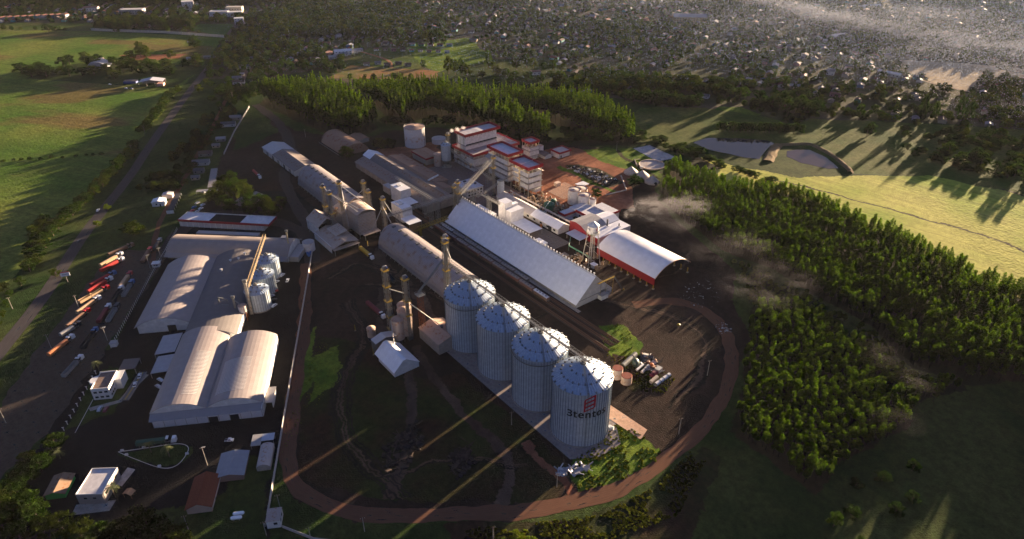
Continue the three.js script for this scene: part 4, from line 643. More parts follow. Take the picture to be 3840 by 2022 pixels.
{
  const g = plant('process_building', 'largest white process building with red capped double roofs', 'building', 311, 155), w = 53, l = 33;
  floors(g, w, l, [[5.2, 11.5], [0, 3]], 6); part(g, 'core', bx(.5, w - .5, 0, 14, -l + .5, -.5), m(.42, .38, .36, { rough: .8, tex: grimeTex, size: 12 }));
  part(g, 'roof_deck', slab([[-1, 15.6], [w + 1, 16.4]], -l - 1, 1, .3, 6), m(.46, .41, .39, { rough: .7, tex: rustTex, size: 20 })); for (const b of [bx(-1.2, -1, 14.9, 17.4, -l - 1, 1), bx(w + 1, w + 1.2, 14.9, 17.8, -l - 1, 1), bx(-1.2, w + 1.2, 14.9, 17.4, 1, 1.2), bx(-1.2, w + 1.2, 14.9, 17.4, -l - 1.2, -l - 1)]) part(g, 'red_parapet', b, MT.red);
  const u = part(g, 'upper_wall', bx(1.5, 38, 18.6, 29.6, -28, -14.6), MT.white); part(g, 'upper_ledge', [bx(.5, 39, 20.6, 20.9, -14.6, -13.2), bx(.5, 1.5, 20.6, 20.9, -28, -14)], MT.greyRoof); part(g, 'lower_band', [bx(1.2, 38.3, 16.6, 19.6, -14.6, -14.2), bx(1.1, 1.5, 16.6, 19.6, -28, -14.6)], MT.white); part(g, 'window_strip', [bx(2, 38, 20.9, 22, -14.58, -14.4)], MT.glass);
  const up = new THREE.Group(); up.name = 'upper_roof'; up.position.set(.5, 0, -13.4); g.add(up); redRoof(up, 40, 16.4, 30.5, 2.2, m(.55, .53, .55, { rough: .6, tex: grimeTex, size: 16 }), .6);
  for (let k = 0; k < 9; k++) part(g, 'column', bx(1.2 + k * 4.55, 1.5 + k * 4.55, 28, 31, -14.4, -14.1), MT.pole); for (const z of [-27, -21, -15]) part(g, 'column', bx(-.6, -.3, 0, 31, z, z + .3), MT.pole);
  part(g, 'roof_pipe', rod([38, 19, -10], [50, 21, -14], .2, 6), MT.pole); clutter(g, -2, 2, 0, 12, -32, -2, 30, 5); clutter(g, 2, 50, 11.8, 12.6, -3, -.6, 24, 6);
}
{
  const g = plant('process_tower', 'white tower with blue white decked red roof', 'building', 271.5, 165), w = 16, l = 29.5;
  floors(g, w, l, [[16.2, 20], [11.2, 14.4], [6, 9.6], [.6, 4]], 5); part(g, 'core', bx(3, w - 3, 0, 22, -l + 4, -8), m(.4, .34, .3, { rough: .8, tex: grimeTex, size: 9 })); redRoof(g, w, l, 25, 2.3, m(.62, .66, .74, { rough: .5, tex: grimeTex, size: 14 }), .9);
  part(g, 'canopy', slab([[-5, 17.5], [0, 19]], -l, -l + 9, .2), MT.greyRoof); clutter(g, 1, 15, 1, 21, -2.5, -.4, 46, 11); part(g, 'column', [bx(-.7, -.4, 0, 25, .4, .7)], MT.pole); part(g, 'column', [bx(w + .4, w + .7, 0, 25, .4, .7)], MT.pole);
}
{
  const g = plant('process_tower', 'banded white tower with grey decked red roof, nearest', 'building', 236, 159.5), w = 15, l = 24.5;
  floors(g, w, 11, [[17.6, 21], [12.2, 16], [6.6, 10.6]], 5); part(g, 'low_wall', bx(8, w, 1.6, 4.6, -11, 0), MT.white);
  for (const y of [9, 13.5, 18]) part(g, 'side_panel', bx(-.1, .1, y, y + 3.2, -21, -13), MT.white);
  part(g, 'stair_tower', lattice(5, 0, 23, 3.4, .18, 4, -17), m(.5, .42, .25, { rough: .6 })); const st = []; for (let k = 0; k < 6; k++) st.push(bar([1.5 + (k % 2) * 5, 1 + k * 3.6, -14], [6.5 - (k % 2) * 5, 4.6 + k * 3.6, -14], .9, .15)); part(g, 'stairs', st, MT.yellow);
  redRoof(g, w, l, 25, 2.3, m(.5, .5, .53, { rough: .6, tex: grimeTex, size: 14 }), .9); part(g, 'roof_pipe', rod([0, 26, -12], [17, 26, -13], .22, 6), MT.white); clutter(g, .5, 14.5, .5, 22, -10.5, -.3, 50, 21); clutter(g, .5, 13, .5, 20, -24, -12, 60, 22); for (const [x, z] of [[.3, .3], [w - .3, .3], [.3, -l], [w - .3, -l], [.3, -12], [w - .3, -12]]) part(g, 'column', bx(x - .2, x + .2, 0, 25, z - .2, z + .2), MT.pole); part(g, 'side_duct', [cyl(.9, .9, 4, 18, w + 1.4, -3, 12)], MT.white); part(g, 'side_canopy', slab([[w, 20], [w + 5, 18.6]], -12, -2, .15), m(.5, .42, .36, { rough: .8, tex: rustTex, size: 7 }));
}
{
  const g = plant('process_tower', 'small far tower with square red roof', 'building', 300, 214), w = 12, l = 12; floors(g, w, l, [[9.8, 12], [4.6, 8]], 4); part(g, 'core', bx(1, w - 1, 0, 12, -l + 1, -1), MT.white); redRoof(g, w, l, 17, 1.9, m(.55, .55, .58, { rough: .6, tex: grimeTex, size: 12 }), .2); clutter(g, 1, 11, 12, 14.5, -11, -1, 24, 31); for (const [x, z] of [[.3, -.3], [w - .3, -.3], [.3, -l + .3], [w - .3, -l + .3]]) part(g, 'column', bx(x - .2, x + .2, 0, 17, z - .2, z + .2), MT.pole);
  const b = whiteBox('utility_tower', 'slim white cabin tower behind the small red roofed tower', 305, 310, 232, 236, 9, { roof: m(.5, .36, .27, { rough: .8 }) });
  const h = plant('control_house', 'low house with pale red trimmed canopy roof', 'building', 284.5, 239.5); part(h, 'wall', bx(.5, 15, 0, 4.4, -14, -2), MT.white); redRoof(h, 15.5, 14, 5.6, 1.4, m(.68, .58, .52, { rough: .6, tex: grimeTex, size: 12 }), 0); part(h, 'door', bx(3, 4.4, 0, 2.4, -2, -1.94), MT.dark); for (const [x, z] of [[.3, -.3], [15.2, -.3]]) part(h, 'column', bx(x - .15, x + .15, 0, 5.4, z - .15, z + .15), MT.pole);
  gableShed('grey_annex', 'grey roofed annex left of the control house', plant, 293, 228, 9, 20, 3.4, 5, { roof: MT.darkRoof });
}
{ // roofless office and column before the towers
  const g = plant('old_office', 'white office block with patched blue white roof', 'building', 266, 116), w = 17, l = 20; part(g, 'wall', bx(0, w, 0, 7, -l, 0), MT.whiteWall); part(g, 'roof', bx(-.3, w + .3, 7, 7.3, -l - .3, .3), m(.62, .62, .66, { rough: .6, tex: rustTex, size: 9 })); const r = mulberry(4); for (let i = 0; i < 12; i++) { const x = rr(1, w - 3, r), z = rr(-l + 1, -3, r); part(g, 'roof_unit', bx(x, x + rr(1, 2.6, r), 7.3, 7.3 + rr(.3, 1.4, r), z, z + rr(1, 2.4, r)), i % 2 ? MT.darkSteel : MT.white); } for (let i = 0; i < 5; i++) { part(g, 'window', bx(-.06, -.01, 4, 5.6, -3 - i * 3.6, -1.2 - i * 3.6), MT.glass); part(g, 'window', bx(1 + i * 3.2, 2.8 + i * 3.2, 4, 5.6, .01, .06), MT.glass); part(g, 'window', bx(1 + i * 3.2, 2.8 + i * 3.2, 1, 2.8, .01, .06), MT.glass); }
  const c = plant('white_column', 'slim white square silo below the inclined galleries', 'silo', 247, 138); part(c, 'shaft', bx(-2, 2, 0, 17, -2.4, 2.4), m(.62, .66, .7, { rough: .5, tex: grimeTex, size: 8 })); part(c, 'cap', bx(-2.2, 2.2, 17, 17.4, -2.6, 2.6), MT.steel);
  const d = plant('switch_house', 'small dark house with red fascia by the workshops', 'building', 246, 141); part(d, 'wall', bx(0, 10, 0, 4, -8, 0), MT.white); part(d, 'roof', bx(-.2, 10.2, 4, 4.2, -8.2, .2), MT.darkRoof); part(d, 'red_fascia', [bx(-.5, -.25, 3, 4.6, -8.4, .4), bx(-.5, 10.5, 3, 4.6, .3, .5)], MT.red); part(d, 'window', bx(-.06, -.01, 1.4, 2.6, -4, -2), MT.glass);
  const k = plant('crane_yard', 'pile of blue and steel drums beside the slim silo', 'machinery', 352, 118); clutter(k, -4, 6, 0, 1.2, -6, 4, 26, 44); part(k, 'yellow_board', bx(6, 6.4, 0, 4, 3, 3.6), MT.yellow);
}
// ---------- workshops and red complex ----------
gableShed('workshop', 'long white workshop behind the stepped tower', plant, 166, 132.5, 12, 80, 4.6, 7.8, { ridgeAt: 6.2, roof: m(.46, .42, .4, { rough: .6, tex: sheetTex, size: 12 }), category: 'building' });
{ const g = scene.children.at(-1); part(g, 'pale_roof_sheet', slab([[-.6, 4.45], [6.2, 7.95]], -34, .3, .1), MT.whiteRoof); for (let i = 0; i < 9; i++) { part(g, 'window', bx(.1, .19, 1.4, 3, -6 - i * 8.2, -3.4 - i * 8.2), MT.glass); } part(g, 'door', bx(.1, .19, 0, 3.6, -12, -8), MT.dark); part(g, 'door', bx(.1, .19, 0, 3.6, -58, -54), m(.4, .15, .08, { rough: .8 })); for (let i = 0; i < 3; i++) part(g, 'window', bx(1.4 + i * 3.2, 3 + i * 3.2, 1.4, 2.8, -80.05, -79.85), MT.glass); }
part(thing('pipe_bridge', 'long pipe rack along the workshop roof', 'pipe rack', ...PA(165, 146.6), TA), 'pipe', [rod([0, 5.6, 0], [0, 5.6, -80], .28, 8), rod([.8, 5.6, 0], [.8, 5.6, -80], .22, 8), rod([.4, 6.3, 0], [.4, 6.3, -80], .2, 8), ...Array.from({ length: 11 }, (_, i) => bar([.4, 0, -i * 8], [.4, 6, -i * 8], .22))], m(.5, .44, .4, { rough: .5, metal: .3 }));
{ // red walled hall with grey gable roof and white extension
  const g = plant('red_hall', 'red walled hall with grey and white roofs', 'building', 134, 144);
  part(g, 'red_wall', [(() => { const s = prism([[0, 0], [0, 6.2], [12, 6.4], [19, 9.6], [25, 10.4], [31, 9.2], [31, 0]], 0, .35); return fin(s.rotateY(PI / 2).translate(-.35, 0, 0), true); })()], MT.red, 'deep red sheet wall facing the long store');
  part(g, 'roof', fin(slab([[0, 6.1], [12, 6.3]], 0, 36, .2, 6).rotateY(PI / 2), true), MT.whiteRoof);
  part(g, 'grey_roof', fin(slab([[12, 6.45], [19, 9.5], [25, 10.3], [31, 9.2]], 0, 22, .2, 4).rotateY(PI / 2), true), MT.greyRoof);
  part(g, 'white_rear_roof', fin(slab([[12, 6.6], [18, 9.4], [24, 9.4], [30, 6.6]], 22, 36, .2, 4).rotateY(PI / 2), true), MT.whiteRoof);
  part(g, 'end_wall', [bx(0, 36, 0, 6, -.35, -.1)], MT.whiteWall); part(g, 'rear_wall', [bx(35.6, 35.9, 0, 6, -30, -.4), bx(0, 36, 0, 6, -31, -30.7)], MT.whiteWall);
  for (const [x, z, h, r] of [[20, -10, 12.5, .7], [27, -4, 9, .5]]) { part(g, 'chimney', cyl(r, r, 6, h, x, z, 12), MT.darkSteel); part(g, 'chimney_base', bx(x - 1.6, x + 1.6, 6.2, 6.9, z - 1, z + 1), MT.whiteRoof); }
  part(g, 'front_canopy', slab([[-10, 4], [-.4, 4.4]], -25, -9, .2), m(.6, .62, .68, { rough: .5, tex: sheetTex, size: 10 })); for (const z of [-24, -10]) part(g, 'canopy_post', bx(-9.6, -9.3, 0, 4, z, z + .3), MT.pole);
}
{ // red parapet offices
  const g = plant('red_offices', 'white flat office wing with red parapets round a court', 'building', 156, 160); const P = (x0, x1, z0, z1, y) => { part(g, 'wall', bx(x0, x1, 0, y, z0, z1), m(.62, .63, .68, { rough: .7, tex: grimeTex, size: 9 })); part(g, 'flat_roof', bx(x0 - .1, x1 + .1, y, y + .2, z0 - .1, z1 + .1), m(.66, .66, .7, { rough: .6, tex: grimeTex, size: 9 })); };
  P(6, 22, -34, 0, 5); P(-6, 6, -34, -26, 4); P(22.2, 32, -22, -2, 6); part(g, 'red_parapet', [bx(5.6, 5.9, 4, 6.1, -26, .2)], MT.red); part(g, 'red_parapet', [bx(-6.4, 5.6, 3.2, 5.2, -26, -25.7)], MT.red); part(g, 'red_parapet', [bx(-6.6, -6.3, 3.2, 5.2, -34.2, -25.7)], MT.red); part(g, 'red_parapet', [bx(5.6, 22.3, 4.6, 6, .05, .3)], MT.red); part(g, 'red_parapet', [bx(22.2, 33, 5, 6.8, -1.9, -1.6)], MT.red);
  part(g, 'court_roof', slab([[-6, 3], [0, 4.4], [5, 3]], -16, -4, .15), m(.5, .46, .44, { rough: .7, tex: rustTex, size: 8 })); for (let i = 0; i < 5; i++) part(g, 'window', bx(5.9, 5.97, 1.2, 2.8, -22 + i * 4, -20 + i * 4), MT.glass); part(g, 'equipment', [bx(-5, -1, 0, 2.2, -24, -21), bx(-4, 2, 0, 3, -3, 1)], m(.2, .22, .3, { rough: .6 }));
}
for (const [u, v, r, h, l] of [[202, 182.5, 5.4, 12.6, 'tallest white tank of the trio by the red offices'], [191.5, 184.5, 5.3, 11, 'middle white tank of the trio by the red offices'], [183, 186, 2.7, 10, 'narrow white tank of the trio by the red offices'], [204, 192, 6, 10.5, 'brownish tank behind the white tank trio']]) { const g = plant('white_tank', l, 'tank', u, v, { group: 'tanks by the red offices' }); part(g, 'shell', wallCyl(r, 0, h, 32), l.startsWith('brown') ? m(.45, .34, .28, { rough: .7, tex: rustTex, size: 7 }) : MT.white); part(g, 'roof', cyl(r, .2, h - .3, h + .3, 0, 0, 32), m(.56, .48, .42, { rough: .7, tex: rustTex, size: 5 })); part(g, 'rim', fin(new THREE.TorusGeometry(r + .05, .14, 6, 32).rotateX(PI / 2).translate(0, h, 0)), MT.rust); const R = []; for (let k = 0; k < 14; k++) { const a = k / 14 * PI * 2; R.push(bar([r * sin(a), h, r * cos(a)], [r * sin(a), h + 1, r * cos(a)], .08)); } R.push(fin(new THREE.TorusGeometry(r, .06, 4, 32).rotateX(PI / 2).translate(0, h + 1, 0))); part(g, 'rail', R, MT.rust); part(g, 'ladder', [bar([r * .7 + .2, 0, r * .72 + .2], [r * .7 + .2, h + 1, r * .72 + .2], .4, .1)], MT.darkSteel); }
{ const g = plant('green_plant', 'dark green tank and pipe cluster behind the workshop', 'machinery', 205, 157); part(g, 'vessel', [cyl(4.6, 4.6, 0, 5.4, 0, 0, 20), cyl(4.6, 1.2, 5.4, 7.4, 0, 0, 20)], MT.green); part(g, 'vessel', [cyl(2.2, 2.2, 0, 6, 7, -3, 16), cyl(2.2, .5, 6, 6.8, 7, -3, 16)], MT.green); part(g, 'pipe', [rod([-5, 3, 4], [-14, 3, 6], .35), rod([0, 7.4, 0], [-9, 6, 5], .25), rod([4, 5, 6], [12, 5, -6], .3), fin(new THREE.TorusGeometry(1.6, .3, 6, 14, PI).translate(-9, 3, 8))], m(.42, .46, .44, { rough: .4, metal: .4 })); clutter(g, -10, 12, 0, 3, -8, 10, 60, 71); }
{ const g = plant('pump_court', 'rusty pumps and pipework at the banded tower foot', 'machinery', 224, 158); clutter(g, -6, 14, 0, 2.4, -6, 14, 70, 72); }
// ---------- red and white arched hall ----------
{
  const g = archShed('red_arch_hall', 'open arched hall with white roof and red side', 65, 148.6, { w: 37, len: 56, wall: 9, rise: 7.2, roof: m(.87, .85, .84, { rough: .35, tex: sheetTex, size: 16 }), wallMat: MT.red, ends: [1], n: 22 });
  g.remove(g.children.filter((c) => c.name === 'side_wall')[1]); for (const s of g.children.filter((c) => c.name === 'side_wall')) { s.scale.y = .62; s.position.y = 3.4; }
  for (let i = 0; i < 10; i++) for (const x of [-18, 18]) { const c = part(g, 'column', bx(x - .22, x + .22, 0, 4.2, -1 - i * 6 - .3, -.6 - i * 6), MT.yellow); part(c, 'footing', bx(x - .7, x + .7, 0, .7, -1.4 - i * 6, -.2 - i * 6), MT.concrete); }
  const T = []; for (let z = -1; z > -56; z -= 6) { const P = archProf(36, 8.6, 7, 12); for (let k = 0; k < 12; k++) T.push(bar([...P[k], z], [...P[k + 1], z], .2)); } part(g, 'roof_arch', T, MT.white);
  part(g, 'edge_trim', slab(archProf(37.2, 9, 7.3, 22), -.1, .25, .35), m(.6, .35, .2, { rough: .5 }));
}
{ // water tower
  const g = plant('water_tower', 'white water tower on slender legs with emblem', 'water tower', 118, 122);
  part(g, 'tank', wallCyl(3.9, 25, 31, 30), MT.white); part(g, 'roof', cyl(4.3, .1, 31, 34.4, 0, 0, 30), MT.white); part(g, 'tank_bottom', cyl(.6, 3.9, 22.8, 25, 0, 0, 30), m(.5, .48, .42, { rough: .6, tex: rustTex, size: 6 })); part(g, 'finial', rod([0, 34.3, 0], [0, 36, 0], .12), MT.steel);
  part(g, 'balcony', [fin(new THREE.TorusGeometry(4.5, .14, 5, 30).rotateX(PI / 2).translate(0, 25, 0)), fin(new THREE.TorusGeometry(4.6, .07, 5, 30).rotateX(PI / 2).translate(0, 26.1, 0))], m(.28, .26, .1, { rough: .6 })); part(g, 'riser_pipe', rod([0, 0, 0], [0, 23, 0], .5, 10), MT.pole);
  for (let k = 0; k < 4; k++) { const a = k * PI / 2 + .5; part(g, 'leg', rod([7 * sin(a), 0, 7 * cos(a)], [3.7 * sin(a), 25.4, 3.7 * cos(a)], .3, 8), MT.pole); for (const y of [7, 15]) { const q = 7 - 3.3 * y / 25.4, b = a + PI / 2; part(g, 'brace', rod([q * sin(a), y, q * cos(a)], [q * sin(b), y, q * cos(b)], .14, 6), MT.pole); } }
  part(g, 'small_box', bx(-4.8, -4, 27.5, 29.5, -.8, .8), MT.white);
  const ca = atan2(-PA(118, 122)[0], PA(118, 122)[1]) - TA, tg = textGeo('3tentos', 1.15, .04), w = tg.boundingBox.max.x; part(g, 'lettering', wrap(tg, 3.93, ca + .75, 26.2, w / 2), m(.012, .014, .018, { rough: .5 })); part(g, 'logo', logoGeo(1.5, 2.2, .2, .03).map((q) => wrap(q, 3.93, ca + .8, 29, 0)), m(.5, .012, .03, { rough: .45 })); part(g, 'logo', logoGeo(1.3, 1.8, .2, .03).map((q) => wrap(q, 3.93, ca - .75, 28.6, 0)), m(.6, .3, .03, { rough: .45 })); 
  const h = plant('pump_hut', 'little white roofed hut under the water tower', 'hut', 112, 119); part(h, 'roof', bx(-2, 2, 3, 3.15, -2.4, 2.4), MT.whiteRoof); part(h, 'wall', bx(-1.4, 1.4, 0, 3, -1.6, 1.6), m(.2, .22, .27, { rough: .7 }));
}
part(thing('pipe_rack', 'green pipe rack angled round the loading floor', 'pipe rack', ...PA(152, 133), TA), 'pipe', [rod([0, 4, 0], [-11, 4, 10], .3), rod([-11, 4, 10], [-11, 4, 34], .3), rod([0, 4.7, 0], [-11, 4.7, 10], .2), rod([-11, 4.7, 10], [-11, 4.7, 34], .2), ...[0, 8, 16, 24].map((k) => bar([-11, 0, 10 + k], [-11, 4.6, 10 + k], .2)), bar([0, 0, 0], [0, 4.6, 0], .2)], m(.04, .16, .1, { rough: .5 }));
{ const g = plant('machine_yard', 'clutter of machines and drums beside the water tower', 'machinery', 124, 112); clutter(g, -3, 14, 0, 1.4, -10, 16, 50, 81); }
{ const g = plant('wheel_loader', 'orange wheel loader parked beside the workshop', 'loader', 183, 129.5, { rot: 2.4 }); const y = m(.5, .17, .02, { rough: .5 }); part(g, 'body', [bx(-.9, .9, .9, 2.2, -2.6, .8), bx(-.8, .8, .7, 1.6, .6, 2)], y); const c = part(g, 'cab', bx(-.8, .8, 2.2, 3.5, -1.2, .5), y); part(c, 'window', [bx(-.82, .82, 2.4, 3.3, -1, .3), bx(-.6, .6, 2.4, 3.3, .3, .53)], MT.glass); part(g, 'bucket', prism([[2.6, .1], [3.9, .1], [3.7, .3], [2.9, .4], [2.7, 1.3], [2.5, 1.3]], -1.3, 1.3).rotateY(-PI / 2), y); part(g, 'lift_arm', [bar([-.6, 1.7, 1], [-.6, .7, 2.8], .2), bar([.6, 1.7, 1], [.6, .7, 2.8], .2)], y); for (const x of [-1.1, 1.1]) for (const z of [-1.7, 1.3]) part(g, 'wheel', fin(new THREE.CylinderGeometry(.75, .75, .5, 14).rotateZ(PI / 2).translate(x, .75, z)), MT.rubber); }
// effluent works
{ const g = thing('clarifier', 'round concrete clarifier pool with pale scum', 'pool', 135, 618); const ring = fin(new THREE.LatheGeometry([[12, 0], [12.6, 0], [12.6, 1.2], [12, 1.2], [12, 0]].map((p) => new THREE.Vector2(...p)), 48)); part(g, 'wall', ring, MT.paleConc); part(g, 'water', cyl(12, 12, .05, .6, 0, 0, 48), m(.42, .37, .34, { rough: .5, tex: rustTex, size: 14 })); part(g, 'pump_hut', bx(-12.5, -10, 0, 2, 6, 8.4), MT.white); part(g, 'bridge', [bx(-15, -9, 1.2, 1.5, -13, -12.4), bx(-15, -14.4, 0, 1.4, -13, 3)], MT.paleConc); }
[[112, 599, 'leftmost pale conical lagoon tent'], [121, 590, 'middle pale conical lagoon tent'], [128, 577, 'pale conical tent with arched openings']].forEach(([x, f, l], i) => { const g = thing('conical_tent', l, 'tent', x, f, i * .4, 'conical tents by the clarifier'); part(g, 'cover', [cyl(7, .3, 1.4, 6.6, 0, 0, 9), cyl(7.1, 7, 0, 1.42, 0, 0, 9)], m(.52, .45, .38, { rough: .8, tex: grimeTex, size: 6 })); part(g, 'finial', rod([0, 6.4, 0], [0, 7.2, 0], .2), MT.pole); if (i === 2) for (const a of [-.5, .3]) part(g, 'opening', fin(new THREE.CylinderGeometry(1.6, 1.6, .4, 16).rotateX(PI / 2).translate(0, 1.2, 6.6).rotateY(a)), MT.dark); });
function scrapHeap(label, poly, n, seed, pal, sc = 1) { const r = mulberry(seed); let x0 = 1e9, x1 = -1e9, f0 = 1e9, f1 = -1e9; for (const [x, f] of poly) { x0 = min(x0, x); x1 = max(x1, x); f0 = min(f0, f); f1 = max(f1, f); } const g = thing('scrap_heap', label, 'scrap', (x0 + x1) / 2, (f0 + f1) / 2), by = pal.map(() => []); let k = 0, guard = 0; while (k < n && guard++ < n * 20) { const x = rr(x0, x1, r), f = rr(f0, f1, r); if (!inPoly(poly, x, f)) continue; k++; const X = x - (x0 + x1) / 2, Z = -(f - (f0 + f1) / 2), q = floor(r() * pal.length), t = r(), s = rr(.4, 1.6, r) * sc; by[q].push(t < .4 ? rod([X, .3 * sc, Z], [X + rr(-4, 4, r) * sc, rr(.2, 1.8, r) * sc, Z + rr(-4, 4, r) * sc], rr(.12, .4, r) * sc, 6) : t < .75 ? fin(new THREE.BoxGeometry(s * 2, s * .6, s * 1.4).rotateY(r() * 6).rotateX(rr(-.4, .4, r)).translate(X, s * .4, Z)) : fin(new THREE.DodecahedronGeometry(s * .9).scale(1, .6, 1).translate(X, s * .3, Z))); } by.forEach((b, i) => b.length && (part(g, 'scrap_layer', b, pal[i]).userData.kind = 'stuff')); return g; }
scrapHeap('long heap of scrap metal on the red earth', [[51,614],[65,615],[80,606],[97,580],[82,568],[69,590]], 330, 12, [m(.05, .045, .04, { rough: .9 }), m(.09, .06, .045, { rough: .9 }), m(.4, .4, .4, { rough: .6 }), m(.04, .04, .035, { rough: .9 })]);
scrapHeap('scattered white litter beside the arched hall', [[118, 400], [138, 410], [140, 372], [122, 372], [112, 385]], 70, 13, [m(.3, .3, .32, { rough: .7 }), m(.08, .07, .065, { rough: .9 }), m(.1, .085, .08, { rough: .9 })], .45);
scrapHeap('pale rubble patch at the plantation edge', [[128, 352], [135, 356], [138, 346], [130, 342]], 40, 14, [m(.3, .3, .32, { rough: .7 })], .4);
{ const g = plant('white_canopy', 'white square canopy near the brown tank', 'canopy', 220, 209); part(g, 'roof', bx(-5, 5, 4, 4.2, -4, 4), MT.whiteRoof); for (const x of [-4.5, 4.5]) for (const z of [-3.5, 3.5]) part(g, 'post', bx(x - .12, x + .12, 0, 4, z - .12, z + .12), MT.pole); whiteBox('pump_cabin', 'tiny tan cabin beside the pale slab', 236, 240, 193, 198, 3, { mat: m(.55, .45, .36, { rough: .8 }), roof: m(.5, .36, .27, { rough: .8 }) }); }
{ const g = plant('concrete_channel', 'pale concrete channel bent across the red yard', 'channel', 196, 215); part(g, 'segment', bar([0, .3, 0], [22, .3, 4], .6, 1), MT.paleConc); part(g, 'segment', bar([22, .3, 4], [42, .3, -22], .6, 1), MT.paleConc); }
// scrap tanks behind the logo silo
{
  const rusty = m(.5, .36, .27, { rough: .8, tex: rustTex, size: 4 });
  const up = (l, x, f, r, h, mat) => { const g = thing('scrap_tank', l, 'tank', x, f); part(g, 'shell', wallCyl(r, 0, h, 20), mat); part(g, 'lid', cyl(r, r * .9, h - .05, h + .3, 0, 0, 20), m(.3, .12, .09, { rough: .9, tex: rustTex, size: 3 })); part(g, 'rim', fin(new THREE.TorusGeometry(r + .05, .12, 5, 20).rotateX(PI / 2).translate(0, .2, 0)), MT.rust); };
  up('white and rust streaked upright tank behind logo silo', 59.5, 301.5, 3, 6.6, m(.66, .5, .4, { rough: .8, tex: rustTex, size: 5 })); up('tan upright tank with red top behind logo silo', 64, 296.8, 3.1, 5, rusty);
  const ly = (l, a, b, r, mat, bands) => { const g = thing('scrap_cylinder', l, 'tank', a[0], a[1]), d = [b[0] - a[0], -(b[1] - a[1])]; part(g, 'shell', rod([0, r, 0], [d[0], r, d[1]], r, 20), mat); if (bands) part(g, 'band', bands.map((t) => rod([d[0] * t, r, d[1] * t], [d[0] * (t + .035), r, d[1] * (t + .035)], r + .08, 20)), MT.dark); };
  ly('long white cylinder with black bands on the grass', [79.5, 293.4], [89.5, 302.5], 1.15, m(.72, .72, .76, { rough: .5, tex: grimeTex, size: 6 }), [0, .3, .52, .82]); ly('short tan cylinder beside the banded one', [77.5, 295.8], [82, 300.6], 1.1, m(.4, .34, .27, { rough: .8, tex: rustTex, size: 4 })); ly('long dark tube with rusty end in the scrap yard', [63.5, 309.5], [73, 321], 1.5, m(.16, .17, .17, { rough: .6, tex: rustTex, size: 5 }), [0, .72]); ly('thin white cylinder in the scrap yard', [71.5, 307], [76, 312], .7, m(.6, .6, .62, { rough: .5 })); ly('jointed pale cylinder in the scrap yard', [74, 304.6], [79, 311], .9, m(.6, .55, .5, { rough: .5, tex: rustTex, size: 4 }), [.4, .7]);
  const gv = thing('scrap_vessel', 'rounded dark green vessel in the scrap yard', 'tank', 71.5, 312); part(gv, 'shell', fin(new THREE.SphereGeometry(2.2, 18, 12).scale(1, 1.1, 1.5).translate(0, 2.2, 0)), m(.04, .07, .05, { rough: .5, tex: rustTex, size: 4 })); part(gv, 'saddle', bx(-1.6, 1.6, 0, .6, -1, 1), MT.rust);
  const ov = thing('scrap_drum', 'bright orange drum in the scrap yard', 'drum', 80.7, 311); part(ov, 'shell', [cyl(1.2, 1.2, 0, 1.8, 0, 0, 16), cyl(1.2, .5, 1.8, 2.6, 0, 0, 16)], m(.6, .14, .03, { rough: .6, tex: rustTex, size: 3 })); part(ov, 'rim', fin(new THREE.TorusGeometry(1.2, .09, 5, 18).rotateX(PI / 2).translate(0, 1.8, 0)), MT.rust);
  const rv = thing('scrap_machine', 'dark red machine with grey hood in scrap yard', 'machinery', 81, 303.5, -.75); part(rv, 'body', [bx(-1.3, 1.3, .3, 2, -2, 3), cyl(.5, 1, 2, 3, 0, 1, 10)], m(.17, .02, .04, { rough: .6, tex: grimeTex, size: 3 })); part(rv, 'hood', [bx(-1.5, 1.5, .3, 2.6, -6, -2.4)], m(.45, .44, .42, { rough: .6, tex: rustTex, size: 4 }));
  scrapHeap('tangled dark scrap frames behind the logo silo', [[74, 313], [78, 324], [86, 314], [84, 305], [78, 308]], 70, 16, [m(.05, .045, .045, { rough: .8 }), m(.3, .28, .27, { rough: .6 }), m(.2, .1, .06, { rough: .8 })]);
  scrapHeap('pile of crushed silver sheet metal before logo silo', [[22, 232], [34, 238], [37, 233], [28, 228], [21, 229]], 60, 17, [m(.55, .55, .58, { rough: .4, metal: .5 }), m(.25, .25, .27, { rough: .6 })]);
  scrapHeap('dark pallet stack left on the yard', [[-32, 240], [-22, 252], [-18, 236], [-26, 226]], 120, 18, [m(.03, .025, .022, { rough: .9 }), m(.05, .04, .035, { rough: .9 })]); scrapHeap('long dark timber rows on the front yard', [[-64, 246], [-50, 268], [-44, 250], [-54, 228], [-62, 232]], 180, 19, [m(.03, .025, .022, { rough: .9 }), m(.06, .045, .038, { rough: .9 })]);
}
console.log('plant b done');
